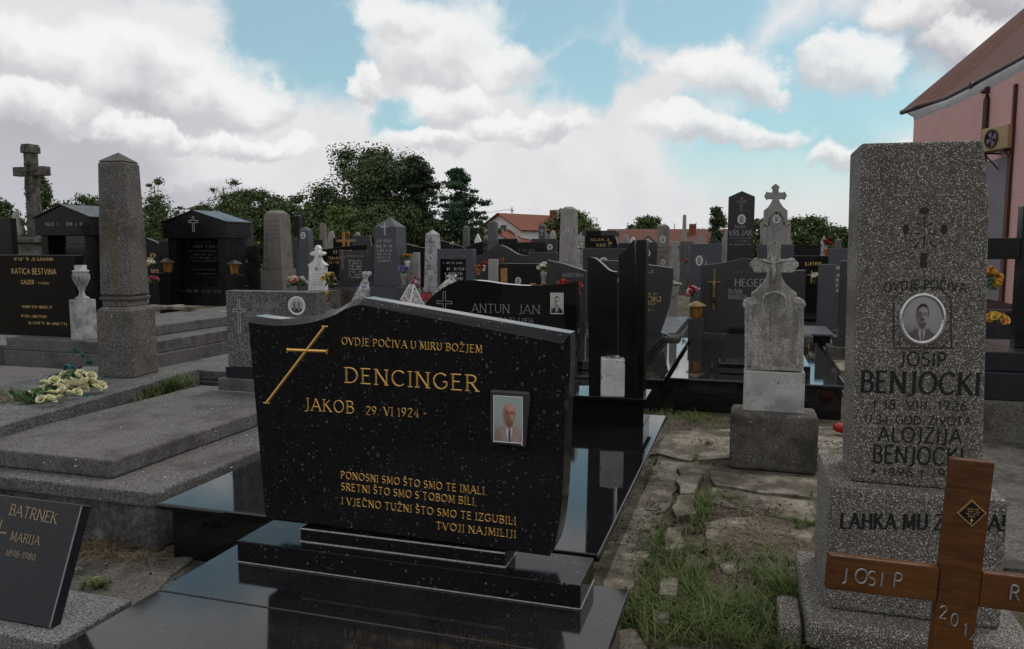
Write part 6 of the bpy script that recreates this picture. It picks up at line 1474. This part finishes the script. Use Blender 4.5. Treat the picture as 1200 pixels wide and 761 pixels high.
flat_grave('grave_slab', 'small dark slab behind the gold crucifix stone', 0.55, 1.2, 11.6, 12.8, 0.38, M['bluegrey'], M['black_dull'])
steps('dark low kerb grave left of the lantern pedestal', -1.75, -0.95, 11.6, 14.5, [(0.0, 0.22), (0.05, 0.10)], 'bluegrey')
steps('grey kerb grave in the row beyond the wavy topped black stone', -3.6, -2.3, 9.2, 11.2, [(0.0, 0.25), (0.06, 0.10)], 'bluegrey')
steps('grey kerb grave before the blue grey obelisk', -5.6, -4.3, 12.5, 15.0, [(0.0, 0.28), (0.06, 0.10)], 'tombgrey')
steps('pale kerb grave around the small white cross stone', -7.5, -6.2, 12.3, 15.0, [(0.0, 0.28), (0.06, 0.10)], 'tombgrey')

# lanterns, flowers and small things -------------------------------------
def lantern(label, px, pb, d, hpx, pedestal=None, body='amber', metal='brass', pedlab=''):
    q = at(px, pb, d); h = hpx*d/900
    T = thing('grave_lantern', label, 'lantern', q, group='lanterns on the graves')
    r = h*0.38
    MB().lathe([(r*0.9, 0), (r*0.95, h*0.06)], seg=6).build('foot', M[metal], T)
    MB().lathe([(r*0.66, h*0.065), (r*0.95, h*0.70)], seg=6).build('glass_body', M[body], T)
    fr = MB()
    for k in range(6):
        a = k*math.pi/3; fr.tube([(r*0.68*math.cos(a), r*0.68*math.sin(a), h*0.06), (r*0.98*math.cos(a), r*0.98*math.sin(a), h*0.71)], r*0.06, 4)
    fr.build('frame', M[metal], T)
    MB().lathe([(r*1.5, h*0.71), (r*1.45, h*0.76), (r*0.9, h*0.88), (r*0.25, h)], seg=6).build('lid', M[metal], T)
    if pedestal is not None:
        P_ = thing('lantern_pedestal', pedlab, 'pedestal', (q.x, q.y, 0), group='lantern pedestals')
        MB().box(-r*1.15, r*1.15, -r*1.15, r*1.15, 0, q.z-0.002).build('block', M[pedestal], P_, bev=0.006)
    return T
lantern('amber lantern on black pedestal at the near corner of the second gabled tomb', 275, 322, 16.6, 17, 'black_dull', metal='darkmetal', pedlab='black pedestal block in front of the second gabled tomb')
lantern('amber lantern behind the tall obelisk beside pink flowers', 197, 320, 16.9, 17, 'black_dull', metal='darkmetal', pedlab='black pedestal block close behind the tall obelisk')
lantern('brass lantern with blue glow below the pink bouquet', 816, 373, 10.6, 20, 'dkgrey', body='amber', metal='brass', pedlab='dark grey pedestal block carrying the brass lantern')
q = gz(262, 376, 0.42)
T = thing('candle_jar', 'glass jar with yellow wax on the stepped tomb', 'candle', q); MB().lathe([(0.035, 0), (0.045, 0.09)], seg=12).build('wax', M['wax'], T); MB().lathe([(0.05, 0.091), (0.045, 0.14), (0.05, 0.16)], seg=12).build('glass_rim', M['cell'], T)
q = gz(986, 508, 0.035)
T = thing('grave_lantern', 'red plastic grave light lying by the speckled pillar', 'lantern', q+Vector((0, 0, 0.045)), rot=(R(90), 0, R(55)))
MB().lathe([(0.035, -0.06), (0.042, -0.02), (0.042, 0.05), (0.034, 0.07)], seg=14).build('cup', M['red_plastic'], T, smooth=True); MB().lathe([(0.036, 0.071), (0.02, 0.09), (0.008, 0.1)], seg=14).build('lid', M['goldpaint'], T)

def bloom_mesh(rad, rr):
    V_, F_ = [], []
    for ring, (n, tilt, s) in enumerate(((6, 0.50, 1.0), (6, 0.85, 0.9), (5, 1.15, 0.72), (4, 1.4, 0.5))):
        for k in range(n):
            a = 2*math.pi*(k+0.5*ring)/n+rr.uniform(-0.2, 0.2); w = rad*0.8*s
            d = (math.cos(a), math.sin(a)); t = (-d[1], d[0])
            def P(u, v):
                r = rad*(0.12+u*s*math.cos(tilt)); z = rad*(0.1+u*s*math.sin(tilt)*1.1)-(rad*0.18*u*u if ring == 0 else 0)
                return (d[0]*r+t[0]*v*w, d[1]*r+t[1]*v*w, z-abs(v)*rad*0.08)
            b = len(V_); V_ += [P(0, -0.3), P(0, 0.3), P(0.6, -0.62), P(0.6, 0.62), P(1.0, -0.5), P(1.0, 0.5)]
            F_ += [(b, b+1, b+3, b+2), (b+2, b+3, b+5, b+4)]
    return V_, F_
BL = {}
def bloom(parent, m, rad, loc, rot, name='bloom'):
    k = (m, round(rad, 3))
    if k not in BL:
        V_, F_ = bloom_mesh(rad, random.Random(len(BL)+3)); me = bpy.data.meshes.new(name); me.from_pydata(V_, [], F_); me.materials.append(M[m]); BL[k] = me
    o = bpy.data.objects.new(name, BL[k]); COL.objects.link(o); o.parent = parent; o.location = loc; o.rotation_euler = rot
    return o
def leaf_spray(parent, n, r, zc, size, m='leaf_silk', flat=0.7):
    P, Fc = leaf_cloud([(0, 0, zc, r, r*flat)], n, size, 0.45); P[:, 2] = np.maximum(P[:, 2], 0.004)
    return np_mesh('leaves', P, Fc, M[m], parent)
def bouquet(label, px, pb, d, wpx, hpx, cols, n=12, vase=None, vh=0.0, seed=0, leaf='leaf_silk', zabs=None):
    q = at(px, pb, d); R_ = wpx*d/1800; Hh = hpx*d/900; rr = random.Random(seed+int(px))
    T = thing('flower_vase' if vase else 'bouquet', label, 'flowers', q, group='flowers on the graves')
    v = vh*d/900
    if vase: MB().lathe([(R_*0.30, 0), (R_*0.42, v*0.1), (R_*0.25, v*0.3), (R_*0.5, v*0.75), (R_*0.55, v)], seg=12).build('vase', M[vase], T, smooth=True)
    leaf_spray(T, 60, R_*0.85, v+(Hh-v)*0.45, R_*0.28, leaf, max(0.3, (Hh-v)*0.5/R_))
    br = max(0.02, R_*0.36)
    for k in range(n):
        a = rr.uniform(0, 6.28); s = math.sqrt(rr.random()); x, y = R_*0.85*s*math.cos(a), R_*0.85*s*math.sin(a)
        z = v+(Hh-v)*(0.35+0.6*math.sqrt(max(0, 1-s*s)))*rr.uniform(0.8, 1.0)-br*0.3
        bloom(T, cols[k % len(cols)], br*1.0, (x, y, z), (rr.uniform(-0.2, 0.7)+0.5, rr.uniform(-0.5, 0.5), rr.uniform(0, 6)))
    return T
# cream roses with teal leaves lying on the obelisk slab
q = gz(78, 452, 0.42)
T = thing('rose_bouquet', 'spray of cream roses with teal and green leaves lying beside the obelisk', 'flowers', q, rz=R(35))
rr = random.Random(4)
for (px, py, s) in [(38, 463, .9), (58, 470, 1.1), (53, 457, 1), (52, 450, .9), (64, 447, 1), (75, 440, .9), (76, 452, 1.2), (73, 460, 1), (88, 451, 1), (90, 461, .9), (80, 457, 1.1), (90, 443, 1.1), (100, 450, 1.2), (108, 449, 1), (106, 442, 1.1), (117, 454, 1.2), (60, 462, .9), (84, 447, .9), (46, 458, .9), (68, 455, 1.1), (81, 463, 1), (97, 456, 1.1), (70, 468, .9), (112, 456, 1), (94, 438, .9), (48, 469, .8)]:
    w_ = gz(px, py, 0.50 if py < 452 else 0.46); lv = Matrix.Rotation(-R(35), 3, 'Z') @ (w_-q)
    bloom(T, 'petal_cream', 0.046, lv, (rr.uniform(0.2, 0.9), rr.uniform(-0.5, 0.5), rr.uniform(0, 6)), 'rose_bloom').scale = (s*0.95,)*3
P, Fc = leaf_cloud([(*(Matrix.Rotation(-R(35), 3, 'Z') @ (gz(px, py, 0.43)-q)), 0.12, 0.075) for px, py in ((45, 462), (60, 458), (75, 455), (90, 452), (105, 450), (55, 466), (30, 466), (40, 470), (100, 446), (68, 446), (84, 440))], 1100, 0.036, 0.4); P[:, 2] = np.maximum(P[:, 2], 0.0)
np_mesh('leaves', P, Fc, M['leaf_silk'], T)
P, Fc = leaf_cloud([(*(Matrix.Rotation(-R(35), 3, 'Z') @ (gz(px, py, 0.50)-q)), 0.07, 0.06) for px, py in ((88, 410), (98, 417), (105, 425), (78, 430), (84, 428), (102, 460))], 30, 0.034, 0.5)
np_mesh('teal_leaves', P, Fc, M['leaf_teal'], T)
bouquet('white and yellow flowers above the pink ones beside the tall obelisk', 177, 318, 15.5, 13, 16, ['petal_white', 'petal_yellow', 'petal_white'], 9)
bouquet('bright pink flowers low beside the tall obelisk', 179, 333, 15.0, 14, 9, ['petal_pink'], 7)
bouquet('spreading white and pink blossoms left of the small white cross stone', 347, 338, 16.4, 26, 14, ['petal_white', 'petal_pink', 'petal_white', 'petal_cream'], 16)
bouquet('yellow bouquet with a red rose right of the small white cross stone', 386, 338, 16.2, 20, 20, ['petal_yellow', 'petal_cream', 'petal_red', 'petal_yellow'], 15)
bouquet('low yellow flowers in terracotta trough behind the double portrait stone', 380, 356, 12.5, 17, 14, ['petal_yellow'], 12, vase='terracotta', vh=7)
bouquet('orange flowers in a white vase between the two obelisks', 477, 316, 16.8, 13, 19, ['petal_orange', 'petal_yellow'], 9, vase='whitestone', vh=10)
bouquet('purple flowers in a cast stone pot beside the blue grey obelisk', 473, 335, 15.8, 14, 24, ['petal_purple'], 10, vase='potstone', vh=14)
bouquet('magenta flowers at the foot of the white pointed obelisk', 487, 346, 15.4, 14, 22, ['petal_magenta', 'petal_pink', 'petal_white'], 12)
bouquet('red flowers in a small white vase on the long dark stone slab', 567, 318, 13.6, 8, 14, ['petal_red'], 6, vase='whitestone', vh=7)
bouquet('red flowers in terracotta bowl near the white vase', 561, 323, 13.4, 12, 12, ['petal_red', 'petal_orange'], 5, vase='terracotta', vh=8)
bouquet('red carnations behind the timber striped stone', 588, 309, 13.6, 7, 7, ['petal_red', 'petal_orange'], 5)
bouquet('white orchids in a stone urn beside the timber striped stone', 637, 334, 11.6, 14, 26, ['petal_white'], 8, vase='potstone', vh=15)
bouquet('red and pink roses in front of the wide spaced letter stone', 677, 358, 10.8, 12, 34, ['petal_red', 'petal_pink', 'petal_red'], 12)
bouquet('low red and orange flowers under the wide spaced letter stone', 660, 336, 11.2, 16, 8, ['petal_red', 'petal_orange'], 8)
bouquet('white and green bouquet in a slim urn by the pale weathered obelisk', 681, 309, 16.5, 9, 24, ['petal_white', 'petal_white', 'petal_cream'], 8, vase='potstone', vh=12)
bouquet('pink and white bouquet on top of the brass lantern', 812, 352, 10.5, 18, 18, ['petal_white', 'petal_pink', 'petal_red', 'petal_magenta'], 14)
bouquet('red flowers in a clay vase above the bluish stone', 968, 301, 19, 13, 21, ['petal_red'], 9, vase='terracotta', vh=9)
bouquet('white wrapped bouquet leaning on the black stone with gold letters', 955, 337, 14.5, 14, 18, ['petal_white', 'petal_cream'], 6)
bouquet('orange and yellow flowers standing tall beside the speckled pillar', 1160, 345, 9.6, 26, 32, ['petal_orange', 'petal_yellow', 'petal_orange'], 16)
bouquet('orange and yellow flowers lying on the granite trough bed', 1167, 381, 8.6, 24, 16, ['petal_orange', 'petal_yellow'], 14)
bouquet('small leafy weed growing before the polished slab', 792, 491, 7.3, 24, 14, ['petal_white'], 0)
bouquet('small white flowers beyond the curved side stone', 792, 338, 12.5, 12, 10, ['petal_white'], 6)
bouquet('orange flowers in the far rows near the plain pale pillar', 803, 312, 18, 9, 10, ['petal_orange', 'petal_red'], 6)
bouquet('orange bouquet in the far rows behind the slim blue grey obelisk', 338, 302, 22, 9, 9, ['petal_orange'], 5)
bouquet('red flowers on the reddish wooden cross', 408, 283, 24, 9, 10, ['petal_red', 'petal_orange'], 6)
bouquet('small orange bouquet beside the black roofed tomb', 715, 289, 22, 7, 6, ['petal_orange', 'petal_cream'], 4)
bouquet('white flowers on the far stone by the pines', 530, 291, 20, 7, 8, ['petal_white'], 4)
bouquet('yellow green flowers behind the tan obelisk', 301, 289, 22, 7, 8, ['petal_yellow'], 4)
# cellophane wrapped bouquets
def wrapped(label, px, pb, d, wpx, hpx, cols, kind):
    q = at(px, pb, d); w = wpx*d/900; h = hpx*d/900; rr = random.Random(int(px))
    T = thing('wrapped_bouquet', label, 'flowers', q, group='flowers on the graves')
    if kind == 'cone':
        mb = MB(); prof = [(w*0.5, 0), (w*0.42, h*0.25), (w*0.33, h*0.5), (w*0.16, h*0.72), (w*0.10, h*0.8), (w*0.26, h*0.92), (w*0.2, h)]
        mb.lathe(prof, seg=14); mb.f = mb.f[:-2]; mb.mi = mb.mi[:-2]
        mb.v = [(x*rr.uniform(0.8, 1.15)+z*0.28, y*rr.uniform(0.8, 1.15), z) for x, y, z in mb.v]; mb.build('wrapper', M['cell'], T)
        for k in range(6): bloom(T, cols[k % len(cols)], w*0.16, (rr.uniform(-0.25, 0.25)*w+0.03, rr.uniform(-0.2, 0.2)*w, h*rr.uniform(0.1, 0.5)), (rr.uniform(0, 1), 0, rr.uniform(0, 6)))
    else:
        mb = MB(); mb.add([(-w*0.38, -0.05, h*0.35), (0.0, -0.09, 0), (w*0.5, 0.0, 0.0), (w*0.02, 0.06, h), (-w*0.15, 0.06, h), (-w*0.3, 0.02, 0.05)], [(0, 1, 4), (1, 3, 4), (1, 2, 3), (0, 5, 4)]); mb.build('wrapper', M['cell'], T)
        ed = MB(); ed.tube([(-w*0.38, -0.05, h*0.35), (-w*0.15, 0.06, h)], w*0.022, 4); ed.tube([(0.0, -0.095, 0), (w*0.0, 0.055, h)], w*0.03, 4); ed.tube([(w*0.5, 0.0, 0.0), (w*0.02, 0.06, h)], w*0.02, 4); ed.build('white_edge', M['porcelain'], T)
        for k in range(6): bloom(T, cols[k % len(cols)], w*0.13, (rr.uniform(-0.25, 0.1)*w, rr.uniform(-0.02, 0.02), h*rr.uniform(0.08, 0.4)), (0.8, 0, rr.uniform(0, 6)))
    return T
wrapped('clear cellophane wrapped bouquet standing before the blue grey obelisk', 421, 358, 12.0, 22, 40, ['petal_white', 'petal_purple'], 'cone')
wrapped('triangular cellophane parcel with orange flowers behind the large speckled stone', 483, 361, 11.0, 34, 27, ['petal_orange', 'petal_white', 'petal_cream'], 'tri')
wrapped('greenish clear wrapped bouquet at the foot of the grey frame stone', 525, 342, 14.0, 28, 20, ['petal_cream', 'petal_white'], 'cone')
for lab, px in (('red grave candle beside the white pointed obelisk', 496), ('second red grave candle nearer the wavy black stone', 503.5)):
    q = at(px, 353, 12.5); T = thing('grave_candle', lab, 'candle', q, group='red grave candles')
    MB().lathe([(0.045, 0), (0.05, 0.03), (0.045, 0.13)], seg=12).build('cup', M['red_plastic'], T); MB().lathe([(0.046, 0.131), (0.05, 0.14), (0.02, 0.18), (0.005, 0.2)], seg=12).build('lid', M['darkmetal'], T)

def grass_object(name, label, patches, matn, hmin, hmax, wid, curl, kind_stuff=True, cat='grass'):
    V_, F_ = [], []
    base = 0
    for (cx, cy, rx, ry, n, s, z, ang) in patches:
        r = np.sqrt(nrg.random(n)); a = nrg.random(n)*2*np.pi
        # clump the tufts
        nt_ = max(1, n//14); tx = nrg.normal(0, 0.55, nt_); ty = nrg.normal(0, 0.55, nt_); ti = nrg.integers(0, nt_, n)
        ux = np.clip(tx[ti]+nrg.normal(0, 0.05, n)*1.0, -1.3, 1.3)*rx; uy = np.clip(ty[ti]+nrg.normal(0, 0.05, n), -1.3, 1.3)*ry
        x = cx+ux*math.cos(ang)-uy*math.sin(ang); y = cy+ux*math.sin(ang)+uy*math.cos(ang)
        h = nrg.uniform(hmin, hmax, n)*s*(0.6+0.6*nrg.random(nt_)[ti]); d = nrg.random(n)*2*np.pi; c = nrg.uniform(0.15, curl, n)*h
        w = wid*nrg.uniform(0.7, 1.3, n)
        wx, wy = -np.sin(d)*w, np.cos(d)*w
        P = np.zeros((n, 7, 3))
        for k, (t, ww) in enumerate(((0.0, 1.0), (0.45, 0.8), (0.8, 0.5))):
            bx, by, bz = x+np.cos(d)*c*t**2, y+np.sin(d)*c*t**2, z+h*t*(1-0.25*t*curl)
            P[:, k*2] = np.stack([bx-wx*ww, by-wy*ww, bz], 1); P[:, k*2+1] = np.stack([bx+wx*ww, by+wy*ww, bz], 1)
        P[:, 6] = np.stack([x+np.cos(d)*c, y+np.sin(d)*c, z+h*(1-0.25*curl)], 1)
        V_.append(P.reshape(-1, 3))
        idx = (np.arange(n)*7+base)[:, None]
        F_.append(np.concatenate([idx+np.array([[0, 1, 3]]), idx+np.array([[0, 3, 2]]), idx+np.array([[2, 3, 5]]), idx+np.array([[2, 5, 4]]), idx+np.array([[4, 5, 6]])]))
        base += n*7
    o = np_mesh(name, np.concatenate(V_), np.concatenate(F_), M[matn])
    return tag(o, label, cat, kind='stuff')
def gp(px, py, z=0.0): q = gz(px, py, z); return q.x, q.y
def patch(px, py, rx, ry, n, s=1.0, z=0.0, ang=0.0): x, y = gp(px, py, z); return (x, y, rx, ry, n, s, z, ang)
grass_object('grass', 'fresh green grass growing along the broken path', [patch(795, 690, 0.20, 0.46, 1700), patch(865, 722, 0.30, 0.18, 1500), patch(830, 745, 0.4, 0.12, 1300), patch(905, 690, 0.12, 0.18, 800), patch(820, 600, 0.07, 0.30, 1100, 0.8), patch(840, 590, 0.12, 0.12, 420, 0.7),
    patch(770, 640, 0.08, 0.22, 520, 0.8), patch(925, 700, 0.06, 0.15, 420, 1.2), patch(880, 655, 0.2, 0.1, 360, 0.7), patch(950, 620, 0.12, 0.1, 250, 0.8), patch(950, 550, 0.25, 0.06, 220, 0.7), patch(800, 492, 0.5, 0.18, 500, 0.7), patch(765, 560, 0.05, 0.3, 260, 0.6), patch(835, 545, 0.25, 0.03, 160, 0.5), patch(815, 545, 0.03, 0.3, 220, 0.6), patch(960, 600, 0.05, 0.2, 200, 0.8), patch(745, 715, 0.05, 0.16, 420, 0.9),
    patch(112, 690, 0.10, 0.05, 260, 0.5, 0.03), patch(190, 462, 0.10, 0.35, 620, 1.3, 0.30, 0.15), patch(205, 456, 0.10, 0.25, 420, 1.6, 0.32, 0.15), patch(15, 465, 0.3, 0.25, 420, 0.7, 0.41), patch(1150, 412, 0.6, 0.2, 260, 0.7, 0.30)], 'grass', 0.04, 0.15, 0.0020, 1.3)
grass_object('dry_grass', 'dry straw lying on the path and beside the tomb wall', [patch(905, 650, 0.32, 0.2, 1500, 0.8), patch(860, 600, 0.3, 0.2, 300, 0.8), patch(880, 625, 0.3, 0.12, 420, 0.8), patch(120, 645, 0.18, 0.07, 520, 0.7, 0.02), patch(150, 655, 0.16, 0.05, 240, 0.7, 0.02), patch(760, 690, 0.1, 0.3, 420, 0.7), patch(820, 700, 0.35, 0.4, 350, 0.9), patch(20, 470, 0.3, 0.1, 220, 0.8, 0.42), patch(800, 495, 0.5, 0.15, 260, 0.6), patch(235, 655, 0.1, 0.1, 30, 0.7, 0.02)], 'straw', 0.03, 0.14, 0.0018, 3.6)

def pebbles(name, label, spots, m, smin, smax):
    V_, F_ = [], []; b = 0
    for (px, py, rx, ry, n, z) in spots:
        cx, cy = gp(px, py, z)
        for _ in range(n):
            x, y = cx+nrg.normal(0, 0.6)*rx, cy+nrg.normal(0, 0.6)*ry; s = nrg.uniform(smin, smax)*nrg.uniform(0.6, 1.0)
            d = nrg.uniform(0.6, 1.3, 6)*s
            V_ += [(x+d[0], y, z+s*0.2), (x, y+d[1], z+s*0.25), (x-d[2], y, z+s*0.2), (x, y-d[3], z+s*0.15), (x+0.1*s, y, z+s*0.7), (x, y, z-s*0.3)]
            F_ += [(b, b+1, b+4), (b+1, b+2, b+4), (b+2, b+3, b+4), (b+3, b, b+4), (b+1, b, b+5), (b+2, b+1, b+5), (b+3, b+2, b+5), (b, b+3, b+5)]; b += 6
    tag(np_mesh(name, np.array(V_), np.array(F_), m), label, 'gravel', kind='stuff')
pebbles('gravel', 'loose gravel and crumbs scattered along the broken path', [(760, 620, 0.10, 0.6, 320, 0.022), (860, 600, 0.3, 0.4, 420, 0.025), (830, 500, 0.5, 0.25, 420, 0.004), (820, 690, 0.3, 0.4, 260, 0.004), (150, 665, 0.25, 0.2, 120, 0.022), (980, 520, 0.15, 0.2, 80, 0.02), (880, 650, 0.3, 0.2, 200, 0.02)], M['concrete'], 0.004, 0.013)
pebbles('crumbs', 'white flakes and crumbs lying on the stepped grey tomb', [(200, 500, 0.5, 0.8, 46, 0.441), (230, 540, 0.25, 0.9, 34, 0.336), (60, 535, 0.5, 0.4, 16, 0.336)], M['joint'], 0.004, 0.012)
P, Fc = leaf_cloud([(*gp(px, py, 0.03), 0.035, rx, 0.02) for px, py, rx in ((850, 640, 0.3), (790, 610, 0.2), (900, 600, 0.3), (760, 660, 0.15), (180, 660, 0.2), (830, 520, 0.4))], 170, 0.016, 0.5); P[:, 2] = np.maximum(P[:, 2], 0.03)
tag(np_mesh('dead_leaves', P, Fc, M['straw']), 'dry fallen leaves scattered over the path', 'leaves', kind='stuff')
